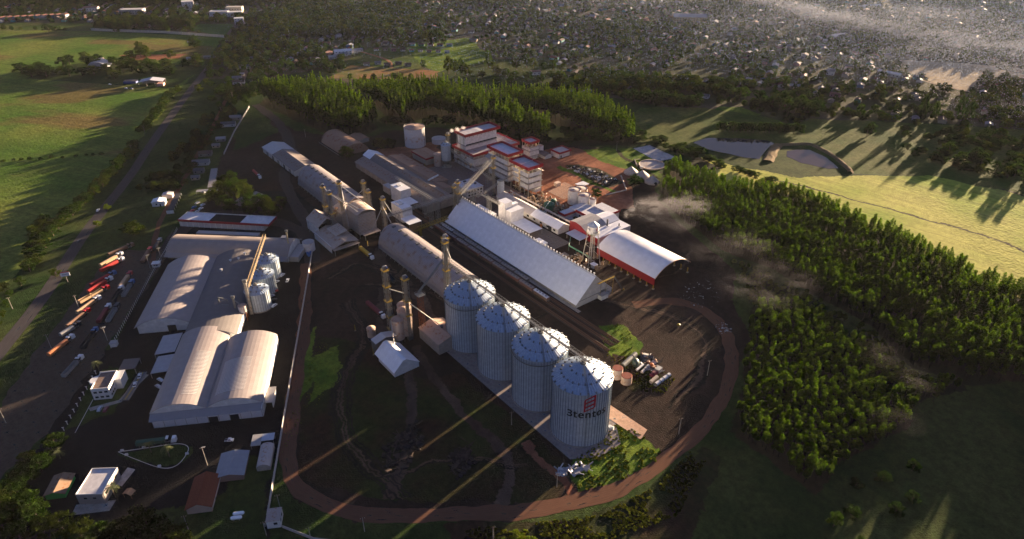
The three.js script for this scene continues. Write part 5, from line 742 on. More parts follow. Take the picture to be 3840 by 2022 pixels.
// ---------- depot warehouses (left) ----------
const depRoof = m(.31, .265, .25, { rough: .5, metal: .1, tex: sheetTex, size: 14 });
const depRoof2 = m(.3, .28, .285, { rough: .55, metal: .1, tex: sheetTex, size: 14 });
function strips(g, w, wall, rise, z0, z1, a, b, n, xo = 0) { const P = archProf(w, wall, rise, 10, a, b).map(([x, y]) => [x + xo, y + .07]); for (let i = 0; i < n; i++) { const z = z0 + (z1 - z0) * i / n; part(g, 'skylight_strip', slab(P, z - .16, z + .16, .05), m(.6, .56, .53, { rough: .4 })); } }
{
  const g = archShed('depot_arch', 'nearest depot arch roof on the left, pale skylight bars', 12, 29.2, { frame: depot, w: 28, len: 70, wall: 6.6, rise: 4.6, roof: depRoof, wallMat: MT.whiteWall });
  strips(g, 28, 6.6, 4.6, -8, -46, .05, .55, 32);
  const h = archShed('depot_arch', 'nearest depot arch roof on the right, sunlit side', 12, 57.4, { frame: depot, w: 28, len: 61, wall: 6.6, rise: 4.6, roof: depRoof, wallMat: MT.whiteWall });
  strips(h, 28, 6.6, 4.6, -7, -36, -.75, .3, 26);
  const f = depot('annex_shed', 'low sheet metal front annex with dark doors', 'shed', 8, 15.4); 
  part(f, 'roof', fin(slab([[0, 4.4], [5, 6.6], [9, 7]], 0, 56.4, .2, 10).rotateY(PI / 2), true), depRoof2); part(f, 'wall', bx(1.6, 56, 0, 4.3, -.3, -.05), m(.62, .6, .62, { rough: .6, tex: sheetTex, size: 9 }));
  for (let i = 0; i < 11; i++) part(f, 'wall_post', bx(1.6 + i * 5.4, 1.85 + i * 5.4, 0, 4.3, -.05, .15), MT.pole);
  part(f, 'door', bx(29, 33.6, 0, 3.6, .02, .1), MT.dark); part(f, 'door', bx(39.5, 44, 0, 3.6, .02, .1), MT.dark); part(f, 'side_wall', bx(55.8, 56.1, 0, 6, -9, -.3), MT.whiteWall);
  const s = depot('side_canopy', 'small white side canopy on the sunlit depot wall', 'canopy', 14, 71.6); part(s, 'roof', bx(0, 4.5, 3.8, 4, -13, 0), MT.greyRoof); part(s, 'wall', bx(3.8, 4.2, 0, 3.8, -12.6, -.4), MT.whiteWall);
  const c = depot('parking_canopy', 'flat grey parking canopy beside the near depot arches', 'canopy', 50, 4.6); part(c, 'roof', slab([[0, 3.6], [9.8, 4.4]], -16, 0, .15), m(.38, .37, .38, { rough: .6, tex: sheetTex, size: 9 })); for (const z of [-15.6, -.4]) part(c, 'post', bx(.1, .35, 0, 3.6, z, z + .25), MT.pole);
  const c2 = depot('parking_canopy', 'flat grey canopy between the two depot halls', 'canopy', 68, 2); part(c2, 'roof', slab([[0, 3.6], [11.5, 4.6]], -19, 0, .15), m(.38, .37, .38, { rough: .6, tex: sheetTex, size: 9 })); for (const z of [-18.6, -.4]) part(c2, 'post', bx(.1, .35, 0, 3.6, z, z + .25), MT.pole);
}
{
  const g = archShed('depot_arch', 'middle depot arch roof with wavy tree shadows', 96.5, 0, { frame: depot, w: 31, len: 80, wall: 5.4, rise: 4.8, roof: depRoof, wallMat: MT.whiteWall });
  part(g, 'door', bx(2, 7, 0, 4.4, -.28, -.2), MT.dark); part(g, 'eave_skirt', slab([[-17.5, 4.2], [-15.3, 5.5]], -80, 0, .12, 8), depRoof);
  const h = archShed('depot_arch', 'dark wide depot arch roof behind the bins', 78, 31.2, { frame: depot, w: 31.6, len: 102, wall: 5.6, rise: 5, roof: m(.15, .132, .126, { rough: .75, tex: sheetTex, size: 14 }), wallMat: MT.whiteWall });
  for (const [x, z] of [[-2, -84], [3, -86], [-6, -72], [6, -93]]) part(h, 'roof_vent', [cyl(.5, .5, 10, 11.4, x, z, 8), cyl(.9, .9, 11.4, 11.8, x, z, 10)], MT.white);
  const k = archShed('depot_cross_hall', 'long cross hall with broad arched brown grey roof', 0, 0, { frame: (n, l, c) => { const p = PB(185.5, 69); return thing(n, l, c, p[0], p[1], TB - 13.4 * PI / 180 + PI / 2); }, w: 26, len: 92, wall: 4.8, rise: 6, roof: m(.3, .245, .21, { rough: .6, tex: sheetTex, size: 14 }), wallMat: MT.whiteWall });
  part(k, 'roof_house', bx(2, 6, 9.6, 12, -10, -6), MT.greyRoof); part(k, 'skirt_roof', slab([[-17.4, 3.2], [-12.8, 4.9]], -92, 0, .12, 6), m(.28, .24, .215, { rough: .6, tex: sheetTex, size: 12 })); part(k, 'skirt_roof', slab([[12.8, 4.9], [17.4, 3.2]], -92, 0, .12, 6), m(.28, .24, .215, { rough: .6, tex: sheetTex, size: 12 })); part(k, 'end_annex', bx(-12, 8, 0, 4, .2, 7), MT.greyRoof);
}
{ // red trimmed office canopy
  const p = PB(246.5, -27.5), g = thing('red_trim_hall', 'long low hall with red fascia and white roof ends', 'building', p[0], p[1], TB - 16 * PI / 180), w = 76, l = 15;
  part(g, 'wall', bx(.5, w - 5, 0, 5, -l + .5, -.5), MT.whiteWall); part(g, 'roof', bx(.2, w - .2, 5.1, 5.3, -l + .2, -.2), m(.75, .74, .76, { rough: .5, tex: grimeTex, size: 14 })); part(g, 'dark_roof_panel', bx(25, 51, 5.3, 5.42, -l + .6, -.6), m(.018, .018, .02, { rough: .95 }));
  part(g, 'red_fascia', bx(0, w, 4.5, 6.4, -.15, .1), MT.red); part(g, 'red_fascia', bx(w - .1, w + .15, 4.5, 6.4, -l, -.15), MT.red); part(g, 'white_fascia', [bx(0, w, 4.5, 6, -l, -l + .2), bx(-.1, .1, 4.5, 6, -l, -.15)], MT.white); for (let i = 0; i < 15; i++) part(g, 'wall_post', bx(2 + i * 4.8, 2.3 + i * 4.8, 0, 4.6, -.5, -.2), MT.white);
  part(thing('rear_lean_to', 'low white lean-to between red fascia and cross hall', 'shed', ...PB(226, -10), TB - .25), 'roof', [bx(0, 50, 2.8, 3, -5, 0), bx(0.3, 49.7, 0, 2.8, -4.7, -.3)], MT.greyRoof);
}
// three small bins with their elevator
[[116, 54, 'nearest of the three small depot silos'], [136, 54.6, 'middle of the three small depot silos'], [156, 55.2, 'farthest of the three small depot silos']].forEach(([u, v, l]) => { const p = PB(u, v); makeSilo('depot_silo', l, 7.6, .5, 13.4, 17, p[0], p[1], { stiff: 30, ribs: 32, vents: [[10, .7], [6, .35]], group: 'three small depot silos' }); });
{
  const gal = (lab, a, b, o) => { const A = PB(a[0], a[1]), B = PB(b[0], b[1]); const inv = (P) => { const x = P[0] - 34.6, f = P[1] - 262; return [-x * sin(TA) + f * cos(TA), x * cos(TA) + f * sin(TA)]; }; return trussGallery('depot_conveyor', lab, [...inv(A), a[2]], [...inv(B), b[2]], o); };
  gal('sunlit yellowish conveyor over the three depot silos', [108, 51, 20], [172, 53, 23], { w: 1.8, h: 1.8, mat: m(.6, .42, .2, { rough: .5, tex: rustTex, size: 6 }) });
  const g = depot('depot_elevator', 'slim elevator leg rising beside nearest depot silo', 'elevator', 108, 50); part(g, 'leg_casing', bx(-.8, .8, 0, 24, -.45, .45), m(.5, .46, .4, { rough: .5, metal: .3, tex: rustTex, size: 8 })); part(g, 'lattice', lattice(2.4, 0, 23, 2.6, .12), MT.steel); part(g, 'head', bx(-1.3, 1.3, 24, 26, -.8, .8), MT.steel);
  const h = depot('depot_hopper', 'rusty hopper on red legs beside nearest depot silo', 'bin', 103, 46.5); part(h, 'shell', [cyl(2.6, 2.6, 6, 10.4, 0, 0, 18), cyl(.4, 2.6, 3.6, 6, 0, 0, 18)], MT.tank); part(h, 'roof', cyl(2.7, .3, 10.4, 11.4, 0, 0, 18), MT.rustRoof); for (const [x, z] of [[-2, -2], [2, -2], [-2, 2], [2, 2]]) part(h, 'leg', bar([x, 0, z], [x, 6.4, z], .3), MT.rust);
  const e = depot('depot_elevator', 'short bent elevator at the dark roof edge', 'elevator', 104, 42); part(e, 'leg_casing', [bx(-.6, .6, 0, 16, -.4, .4), rod([0, 15, 0], [4, 11, 1], .35)], MT.steel); part(e, 'head', bx(-1, 1, 16, 17.4, -.7, .7), MT.steel);
  const q = depot('roof_ducting', 'small bent duct frame on the dark depot roof', 'duct', 108, 32, { y: 9.6 }); part(q, 'duct', [rod([0, 0, 0], [0, 5, 0], .4), rod([0, 5, 0], [5, 2.6, -1], .35), rod([-1.6, .6, 1.4], [6, .6, 3], .3), rod([5, 2.6, -1], [5, 0, -1], .3)], MT.steel);
  const w = depot('depot_mast', 'yellowish mast at the end of the cross hall', 'elevator', 183, 66); part(w, 'leg_casing', bx(-.5, .5, 0, 20, -.4, .4), m(.5, .4, .22, { rough: .6, tex: rustTex, size: 6 })); part(w, 'head', bx(-.9, .9, 20, 21.4, -.7, .7), MT.steel);
  const t = depot('round_tank', 'squat round tank behind the cross hall end', 'tank', 190, 79); part(t, 'shell', wallCyl(4.4, 0, 7, 24), MT.tank); part(t, 'roof', cyl(4.5, .3, 7, 8, 0, 0, 24), MT.greyRoof);
  const b = depot('blue_tanks', 'cluster of small blue tanks by the fence corner', 'tank', 182, 78.5); for (const [x, z] of [[0, 0], [2.2, -1], [1, 2]]) part(b, 'tank', cyl(.9, .9, 0, 2.2, x, z, 12), m(.08, .16, .4, { rough: .5 }));
}
// ---------- walls and fences ----------
function wallRun(name, label, pts, h, t, mat, o = {}) { const g = thing(name, label, o.category ?? 'wall', pts[0][0], pts[0][1]); const O = pts[0]; for (let i = 0; i + 1 < pts.length; i++) { const a = pts[i], b = pts[i + 1], L = hypot(b[0] - a[0], b[1] - a[1]), n = max(1, Math.round(L / (o.panel ?? 6))); for (let k = 0; k < n; k++) { const p = [a[0] + (b[0] - a[0]) * k / n, a[1] + (b[1] - a[1]) * k / n], q = [a[0] + (b[0] - a[0]) * (k + .985) / n, a[1] + (b[1] - a[1]) * (k + .985) / n]; part(g, 'panel', (() => { const w = hypot(q[0] - p[0], q[1] - p[1]), G = new THREE.BoxGeometry(w, h, t); G.rotateY(atan2(q[1] - p[1], q[0] - p[0])); return fin(G.translate((p[0] + q[0]) / 2 - O[0], h / 2, -(p[1] + q[1]) / 2 + O[1])); })(), mat); if (o.post) part(g, 'post', bx(p[0] - O[0] - .16, p[0] - O[0] + .16, 0, h + .2, -(p[1] - O[1]) - .16, -(p[1] - O[1]) + .16), o.post); } } return g; }
wallRun('boundary_wall', 'long pale boundary wall between depot and plant', [PB(196, 81.5), PB(-60, 82.8)], 2.6, .2, m(.66, .6, .55, { rough: .8, tex: grimeTex, size: 8 }), { panel: 5, post: m(.5, .45, .42, { rough: .8 }) });
wallRun('low_wall', 'low grey wall along the front edge of the plant', [PB(-66, 90), [-85, 193], [-60, 190], [-36, 186]], 1.6, .25, m(.5, .46, .44, { rough: .8, tex: grimeTex, size: 8 }), { panel: 6 });
wallRun('garden_wall', 'white wall climbing behind the roadside houses', [[-288, 645], [-301, 712], [-314, 801]], 2.2, .2, m(.55, .52, .5, { rough: .8, tex: grimeTex, size: 8 }), { panel: 8 });
wallRun('field_wall', 'long pale wall at the far edge of the field', [[-736, 1240], [-692, 1231], [-601, 1218], [-483, 1184]], 4, .3, m(.62, .55, .48, { rough: .8, tex: grimeTex, size: 12 }), { panel: 14 });
{ // concrete post fence along the truck lot
  const g = thing('post_fence', 'white concrete post fence along the truck lot', 'fence', ...PB(84, -27.6), TB), P = m(.62, .6, .58, { rough: .8 }); for (let z = 0; z > -158; z -= 2.6) part(g, 'post', bx(-.11, .11, 0, 2.3, z - .11, z + .11), P); part(g, 'wire', [.7, 1.3, 1.9].map((y) => bar([0, y, 0], [-2.6, y, -158], .03)), MT.steel);
  const h = thing('post_fence', 'white fence of flared posts near the office', 'fence', ...PB(9, -28), TB); for (let i = 0; i < 12; i++) part(h, 'post', [bx(-.14, .14, 0, 2.2, -i * 4.6 - .14, -i * 4.6 + .14), bx(-.5, .5, 2.2, 2.4, -i * 4.6 - .2, -i * 4.6 + .2)], P); part(h, 'kerb', bx(6, 6.2, 0, .2, -28, -2), P);
}
// ---------- depot small buildings ----------
{
  const g = depot('white_office', 'white flat roofed office with rounded corner', 'office', 36, -21); const w = MT.white, r = 3.4; part(g, 'wall', [bx(0, 9, 0, 7, -15, 0), bx(9, 12.4, 0, 6.4, -16.4, -8)], w); part(g, 'round_bay', cyl(r, r, 0, 7.02, 0, -9, 20), w); part(g, 'roof', bx(.4, 8.6, 6.2, 7.03, -14.6, -.4), m(.28, .2, .16, { rough: .9, tex: soilTex, size: 6 })); part(g, 'parapet', [bx(0, 9, 7, 7.7, -.3, 0), bx(8.7, 9, 7, 7.7, -15, -.3), bx(0, .3, 7, 7.7, -6, -.3), bx(0, 9, 7, 7.7, -15, -14.7)], w); for (let i = 0; i < 3; i++) for (const y of [1.2, 4.4]) part(g, 'window', bx(1 + i * 2.7, 2.7 + i * 2.7, y, y + 1.2, .01, .06), MT.glass); for (let i = 0; i < 3; i++) for (const y of [1.2, 4.4]) part(g, 'window', bx(9.01, 9.07, y, y + 1.2, -6.6 + i * 2.1, -5.2 + i * 2.1), MT.glass);
  flat('office_path', uvPoly(PB, [[30, -22], [34, -8], [56, -2], [54, 2], [32, -6], [27, -20]]), 0.06, MT.concrete, 'pale path round the white office');
  const y = depot('weighbridge', 'truck weighbridge with a yellow centre stripe', 'weighbridge', 33, -4.6, { rot: -.12 }); part(y, 'deck', bx(-1.8, 1.8, 0, .4, -24, 0), m(.09, .09, .1, { rough: .7 })); part(y, 'yellow_stripe', bx(-.35, .35, .4, .44, -23.6, -.4), MT.yellow); part(y, 'kerb', [bx(-2.1, -1.85, 0, .7, -24, 0), bx(1.85, 2.1, 0, .7, -24, 0)], MT.concrete);
  const a = depot('gate_hut', 'flat dark gate canopy beside the palm', 'canopy', 56, -14); part(a, 'roof', bx(0, 9, 3.6, 3.9, -10, 0), MT.darkRoof); for (const x of [.4, 8.6]) for (const z of [-9.6, -.4]) part(a, 'post', bx(x - .15, x + .15, 0, 3.6, z - .15, z + .15), MT.pole);
  const h = depot('flat_house', 'two storey house with flat white roof and palm', 'house', -38, -2.5, { rot: -.12 }); part(h, 'wall', bx(0, 11.6, 0, 6, -15.6, 0), m(.42, .36, .33, { rough: .8, tex: grimeTex, size: 7 })); part(h, 'roof', bx(.3, 11.3, 5.6, 6.08, -15.3, -.3), m(.62, .6, .62, { rough: .6, tex: grimeTex, size: 9 })); part(h, 'parapet', [bx(0, 11.6, 6, 6.5, -.25, 0), bx(11.35, 11.6, 6, 6.5, -15.6, -.25), bx(0, .25, 6, 6.5, -15.6, -.25), bx(.25, 11.35, 6, 6.5, -15.6, -15.35)], MT.white); part(h, 'side_cladding', bx(11.6, 11.75, 0, 6, -15.4, -.2), m(.42, .36, .33, { rough: .8, tex: grimeTex, size: 7 })); for (let i = 0; i < 3; i++) part(h, 'window', bx(11.76, 11.8, 3.4, 4.8, -13 + i * 4.4, -11.2 + i * 4.4), MT.glass); part(h, 'window', bx(3, 4.4, 3.2, 4.2, .01, .05), MT.glass); part(h, 'window', bx(7, 8.4, 3.2, 4.2, .01, .05), MT.glass);
  flat('house_patio', uvPoly(PB, [[-44, -4], [-44, 12], [-38, 13], [-38, -4]]), 0.05, MT.concrete, 'grey patio before the flat roofed house'); flat('house_patio', uvPoly(PB, [[-28, 9.4], [-18, 12], [-20, 16], [-30, 13]]), 0.05, MT.paleConc, 'pale path beside the flat roofed house');
  const k = gableShed('green_house', 'brown roofed house with bright green side wall', depot, -33, -18.6, 8.6, 12, 3, 4.4, { roof: m(.3, .2, .13, { rough: .85, tex: rustTex, size: 6 }), wallMat: m(.05, .42, .08, { rough: .6 }), category: 'house' });
  const t = gableShed('tile_house', 'red tiled house by the gas tanks', depot, -52, 47, 11, 19, 3.4, 6, { roof: MT.tileRoof, wallMat: m(.5, .36, .28, { rough: .8 }), category: 'house' }); part(t, 'door', bx(10.82, 10.9, 0, 2.2, -8, -6.6), MT.dark); part(t, 'eave_board', bx(10.9, 11.6, 2.7, 2.95, -19, 0), m(.6, .5, .44, { rough: .8 }));
  const s = gableShed('open_shed', 'open grey gabled shed in the shade', depot, -35, 56.5, 12.4, 15.5, 3.4, 4.8, { roof: m(.3, .3, .32, { rough: .6, tex: sheetTex, size: 8 }), wallMat: m(.25, .16, .13, { rough: .9 }) });
  const q = archShed('small_arch_shed', 'small pale arched shed beside the wall', -31, 77.2, { frame: depot, w: 6.6, len: 15, wall: 2.4, rise: 1.8, roof: m(.5, .42, .38, { rough: .6, tex: rustTex, size: 6 }), wallMat: dusty });
  const z = depot('blue_canopy', 'small bluish sheet canopy beside the wall', 'canopy', -14, 74, {}); part(z, 'roof', bx(0, 6, 3.4, 3.55, -5, 0), m(.45, .48, .55, { rough: .4, tex: sheetTex, size: 5 })); part(z, 'wall', bx(.4, 5.6, 0, 3.4, -4.6, -4.4), MT.greyRoof); part(z, 'low_roof', bx(-5, -.2, 2.6, 2.75, -6, 2), m(.35, .33, .32, { rough: .7, tex: sheetTex, size: 5 })); for (const x of [-4.8, -.4, 5.6]) part(z, 'post', bx(x - .1, x + .1, 0, 2.7, 1.4, 1.6).translate(0, 0, x > 1 ? -1.8 : 0), MT.pole);
  const gh = depot('guard_hut', 'small white two storey hut at the wall end', 'hut', -65.6, 83.6); part(gh, 'wall', bx(0, 5.8, 0, 4.4, -7, 0), MT.white); part(gh, 'roof', bx(-.2, 6, 4.4, 4.6, -7.2, .2), m(.36, .3, .27, { rough: .8, tex: rustTex, size: 5 })); part(gh, 'window', bx(3, 4.6, 2, 3.4, .01, .05), MT.glass); for (let i = 0; i < 2; i++) part(gh, 'window', bx(5.81, 5.86, 2, 3.4, -5.6 + i * 3, -4 + i * 3), MT.glass);
  for (const [i, l] of [[0, 'white gas tank nearer the shed'], [1, 'white gas tank nearer the front hedge']]) { const p = PB(-56 - i * 2.3, 70 + i * -.6), gt = thing('gas_tank', l, 'tank', p[0], p[1], TB, 'pair of white gas tanks'); part(gt, 'shell', [fin(new THREE.CapsuleGeometry(.85, 3.4, 6, 14).rotateZ(PI / 2).translate(0, 1.3, 0))], m(.8, .8, .8, { rough: .35 })); for (const x of [-1.2, 1.2]) part(gt, 'saddle', bx(x - .15, x + .15, 0, .7, -.6, .6), MT.concrete); }
  const gz = depot('gazebo', 'small timber gazebo on the lawn', 'gazebo', -38, 18, { rot: -.4 }); part(gz, 'roof', [slab([[-2.4, 2.4], [0, 3.4], [2.4, 2.4]], -3.4, 0, .12)], m(.36, .23, .15, { rough: .9, tex: grimeTex, size: 2 })); for (const x of [-2, 2]) for (const z2 of [-3.1, -.3]) part(gz, 'post', bx(x - .1, x + .1, 0, 2.6, z2 - .1, z2 + .1), MT.wood); part(gz, 'bench', bx(-1.6, 1.6, .4, .55, -2.6, -2), MT.wood);
  // kerbed island
  const kr = thing('kerb', 'white kerb round the grass island', 'kerb', ...PB(-13, 22), TB), kp = smoothPath([[-6.6, 4.2], [-13, 14], [-21, 28], [-20.5, 35], [-13, 38], [-8, 37], [-5.4, 31], [-6, 18], [-6.6, 4.2]], 1.2); for (let i = 0; i + 1 < kp.length; i++) part(kr, 'kerb_stone', bar([kp[i][1] - 22, .12, -(kp[i][0] + 13)], [kp[i + 1][1] - 22, .12, -(kp[i + 1][0] + 13)], .24, .22), MT.white);
  [[-6.2, 6], [-5.8, 16], [-13.6, 38.2], [-20, 27], [-9.5, 9]].forEach(([u, v], i) => { const b = depot('sign_block', ['white block at the tip of the island', 'white block on the far island kerb', 'white block on the right island kerb', 'white block on the near island kerb', 'small white block on the left island kerb'][i], 'block', u, v); part(b, 'block', bx(-.7, .7, .1, 1, -.35, .35), MT.white); part(b, 'base', bx(-.9, .9, 0, .12, -.5, .5), MT.concrete); });
}
// ---------- vehicles ----------
const wheelG = (r, w) => fin(new THREE.CylinderGeometry(r, r, w, 14).rotateZ(PI / 2)), rimG = (r, w) => fin(new THREE.CylinderGeometry(r, r, w, 10).rotateZ(PI / 2)), WG = wheelG(.52, .34), RG = rimG(.27, .36), CWG = wheelG(.33, .22), CRG = rimG(.19, .24);
function wheel(p, x, y, z, car) { const w = dress(new THREE.Mesh(car ? CWG : WG, MT.rubber)); w.name = 'wheel'; w.position.set(x, y, z); p.add(w); const r = dress(new THREE.Mesh(car ? CRG : RG, MT.steel)); r.name = 'rim'; w.add(r); }
const paint = (c, k = .7) => m(c[0], c[1], c[2], { rough: .35, coat: k });
const C = { white: [.75, .75, .76], red: [.45, .02, .02], blue: [.05, .13, .32], tan: [.5, .33, .19], orange: [.6, .22, .09], dark: [.04, .04, .045], green: [.02, .09, .06], brown: [.2, .11, .07], maroon: [.17, .02, .03], grey: [.3, .3, .31], silver: [.5, .5, .52], yellow: [.6, .36, .03] };
function truck(label, head, tail, cab, bed, o = {}) { // head, tail in metres
  const dx = head[0] - tail[0], df = head[1] - tail[1], g = thing('grain_truck', label, 'truck', (head[0] + tail[0]) / 2, (head[1] + tail[1]) / 2, atan2(-dx, df), o.group ?? 'grain trucks'), L = o.len ?? 17.4, h = L / 2, pc = paint(C[cab]), pb = m(...C[bed], { rough: .6, tex: grimeTex, size: 5 });
  const c = part(g, 'cab', [prism([[.55, .9], [2.5, .9], [2.5, 3.2], [2.25, 3.5], [.75, 3.5], [.25, 2.2], [.2, .9]], -1.2, 1.2).rotateY(PI / 2).translate(0, 0, -h - .1 + 2.6 - 2.5), bx(-1.1, 1.1, 3.45, 3.9, -h + 1, -h + 2.2)], pc);
  part(c, 'windshield', fin(new THREE.BoxGeometry(2.1, 1.15, .06).rotateX(-.36).translate(0, 2.75, -h + .32)), MT.glass); part(c, 'side_window', bx(-1.23, 1.23, 2.2, 3, -h + .9, -h + 1.7), MT.glass); for (const x of [-.85, .85]) part(c, 'headlight', bx(x - .22, x + .22, 1.1, 1.4, -h + .02, -h + .1), MT.white); part(c, 'bumper', bx(-1.2, 1.2, .45, .9, -h + .02, -h + .5), MT.darkSteel);
  part(g, 'chassis', [bx(-.45, .45, .75, 1.05, -h + .6, h - .2)], MT.darkSteel);
  const segs = o.double ? [[-h + 3, -h + 3 + (L - 3.4) / 2], [-h + 3.4 + (L - 3.4) / 2, h]] : [[-h + 3, h]];
  for (const [a, b] of segs) { if (o.kind === 'tank') part(g, 'tank_body', rod([0, 2.35, a], [0, 2.35, b], 1.2, 18), pb); else { const box = [bx(-1.25, -1.15, 1.2, 3.1, a, b), bx(1.15, 1.25, 1.2, 3.1, a, b), bx(-1.15, 1.15, 1.2, 3.1, a, a + .1), bx(-1.15, 1.15, 1.2, 3.1, b - .1, b), bx(-1.2, 1.2, 1.1, 1.25, a, b)]; for (let z = a + 1.2; z < b; z += 1.2) box.push(bx(-1.3, -1.25, 1.2, 3.1, z - .06, z + .06), bx(1.25, 1.3, 1.2, 3.1, z - .06, z + .06)); const t = part(g, 'trailer_body', box, pb); if (o.tarp !== false) part(t, 'tarp', slab([[-1.24, 3], [-.6, 3.3], [0, 3.42], [.6, 3.3], [1.24, 3]], a, b, .06, 5), m(...(o.tarp ? C[o.tarp] : C[bed].map((v) => v * 1.15)), { rough: .8, tex: grimeTex, size: 4 })); } }
  for (const z of [-h + 1.3, -h + 3.6, -h + 4.8, ...(o.double ? [-.6, .7, h - 2.8, h - 1.5] : [h - 4, h - 2.7, h - 1.4])]) for (const x of [-1.05, 1.05]) wheel(g, x, .52, z);
  return g;
}
[[[-290.3,451.4],[-296.6,441.2],'brown','brown','brown trailer truck farthest up the queue'],[[-290.2,439.2],[-295.9,423.7],'white','tan','tan trailer truck with white cab near queue top'],[[-285.9,431.4],[-291.6,416.3],'white','red','red trailer truck with white cab near queue top'],[[-281.8,411.7],[-288.3,396.8],'blue','red','red trailer truck with blue cab in the queue'],[[-280.5,403.7],[-285.7,389.2],'white','red','red trailer truck with white cab mid queue'],[[-276.6,393.4],[-285.3,375.4],'red','tan','double tan trailer truck with red cab',{double:true,tarp:false,len:19.5}],[[-275.6,380.2],[-279.8,363.1],'white','tan','tan trailer truck with white cab mid queue'],[[-274.7,364.6],[-277.6,348.4],'red','brown','brown trailer truck with red cab in the queue'],[[-272.6,349.9],[-276.6,339.4],'dark','grey','short grey truck with dark cab in the queue',{len:12}],[[-269,336.6],[-272.5,319],'white','orange','bright orange trailer truck with white cab, nearest in queue'],
[[-270,460.9],[-267.9,447.3],'grey','dark','dark truck at the head of the fence row',{len:14.5}],[[-271.4,448.3],[-268.1,427.5],'red','brown','brown truck with red cab along the fence',{len:19}],[[-269.2,411.7],[-267.5,394.2],'red','tan','tan truck with red cab pointing away'],[[-262.3,400.2],[-260,383.4],'blue','grey','grey truck with blue cab by the fence',{tarp:false}],[[-265.8,392.5],[-263.5,375.4],'white','dark','empty dark truck with white cab by the fence',{tarp:false}],[[-263.3,370.7],[-260.8,352.7],'white','maroon','dark red trailer truck with white cab by the fence'],[[-258,371.5],[-255.3,353.5],'dark','grey','empty grey truck with dark cab by the fence',{tarp:false}],[[-258.1,343.5],[-256.7,326.7],'blue','dark','dark truck with blue cab nearest along the fence',{tarp:false}],[[-252.4,315.8],[-252.9,300.2],'white','grey','pale empty trailer truck at the lot entrance',{tarp:false,len:16}],
[[-171.1,250.8],[-187.1,248],'white','green','green trailer truck with white cab beside the island',{len:16.4}],[[-90.6,416.3],[-81.3,401.1],'white','dark','black flatbed truck with white cab on the plant yard',{tarp:false}],[[-102.9,435.3],[-114.6,450.4],'white','yellow','truck loaded with yellow grain below the dryer'],[[-82.8,360.1],[-95.4,375.4],'white','maroon','dark red double trailer truck by the tipping shed',{double:true,len:19.5}],[[-232.6,584.7],[-243.9,600.5],'white','red','red tanker truck beside the grey shed',{kind:'tank'}]].forEach(([a, b, c, d, l, o]) => truck(l, a, b, c, d, o ?? {}));
function car(label, x, f, rot, col, o = {}) { const g = thing(o.name ?? 'parked_car', label, o.pickup ? 'pickup' : 'car', x, f, rot, o.group ?? 'parked cars'), p = paint(C[col]); const low = prism([[-2.15, .35], [2.15, .35], [2.2, .7], [2.05, .95], [-2.05, 1], [-2.2, .7]], -.85, .85), top = o.pickup ? prism([[-.5, .95], [1.3, .95], [.9, 1.65], [-.35, 1.65]], -.76, .76) : prism([[-1.9, .95], [1.35, .95], [.7, 1.48], [-1.3, 1.48]], -.74, .74); part(g, 'body', [low.rotateY(PI / 2)], p); const c = part(g, 'cabin', top.rotateY(PI / 2), p); part(c, 'glass', o.pickup ? [prism([[-.3, 1.05], [1.05, 1.05], [.85, 1.55], [-.25, 1.55]], -.78, .78).rotateY(PI / 2)] : [prism([[-1.65, 1.03], [1.05, 1.03], [.6, 1.4], [-1.25, 1.4]], -.76, .76).rotateY(PI / 2)], MT.glass); if (o.pickup) part(g, 'load_bed', [bx(-.75, .75, .98, 1.02, .7, 2)], MT.dark); for (const xx of [-.8, .8]) for (const z of [-1.35, 1.35]) wheel(g, xx, .33, z, true); for (const xx of [-.6, .6]) part(g, 'headlight', bx(xx - .16, xx + .16, .66, .82, -2.2, -2.1), MT.white); return g; }
[[-210.3, 294.6, .25, 'white', 'white car beside the weighbridge, nearer one', { pickup: true }], [-211.2, 302, .25, 'white', 'white car beside the weighbridge, farther one', { pickup: true }], [-219.5, 274.7, .1, 'silver', 'silver car parked below the white office'], [-216.1, 274.2, .1, 'maroon', 'dark red car parked below the white office'], [-142.5, 251.8, -1.5, 'white', 'white pickup crossing the depot yard', { pickup: true }], [-198, 298.6, 1, 'white', 'white car half under the depot eave'], [-196.6, 292.9, 1, 'silver', 'silver car at the depot wall corner'],
[-268.9, 523.4, -.5, 'blue', 'blue car in the lot behind the red fascia'], [-263.4, 527.9, -.5, 'white', 'white car at the back of the red fascia lot'], [-262.3, 520.8, -.5, 'white', 'white car in the middle of the red fascia lot'], [-267.7, 516.5, -.5, 'red', 'red car close behind the red fascia roof'], [-269.5, 531.8, -.5, 'silver', 'silver car at the back of the red fascia lot'], [-262.9, 515, -.5, 'silver', 'silver car close behind the red fascia roof'],
[-162.2, 412.4, -.3, 'white', 'white car by the farthest depot silo'], [-156.5, 405.3, .05, 'white', 'white flatbed pickup in the depot lane', { pickup: true }], [-163.6, 403.4, -.6, 'silver', 'silver car between the depot silos'], [-161.2, 391.4, -1.1, 'red', 'red car beside the middle depot silo'], [-161.6, 385.2, -.9, 'silver', 'silver car behind the red one'], [-158.6, 380.4, -.9, 'dark', 'black car by the nearest depot silo'], [-156.3, 373.7, -.4, 'white', 'white van nearest the depot hopper'], [-347.2, 517.5, .2, 'white', 'white car driving on the highway'], [-272.9, 553.8, 1.2, 'silver', 'silver car under the lot canopy'], [-333.4, 462.6, .2, 'dark', 'dark car driving on the shaded highway']].forEach(([x, f, r, c, l, o]) => car(l, x, f, r, c, o ?? {}));
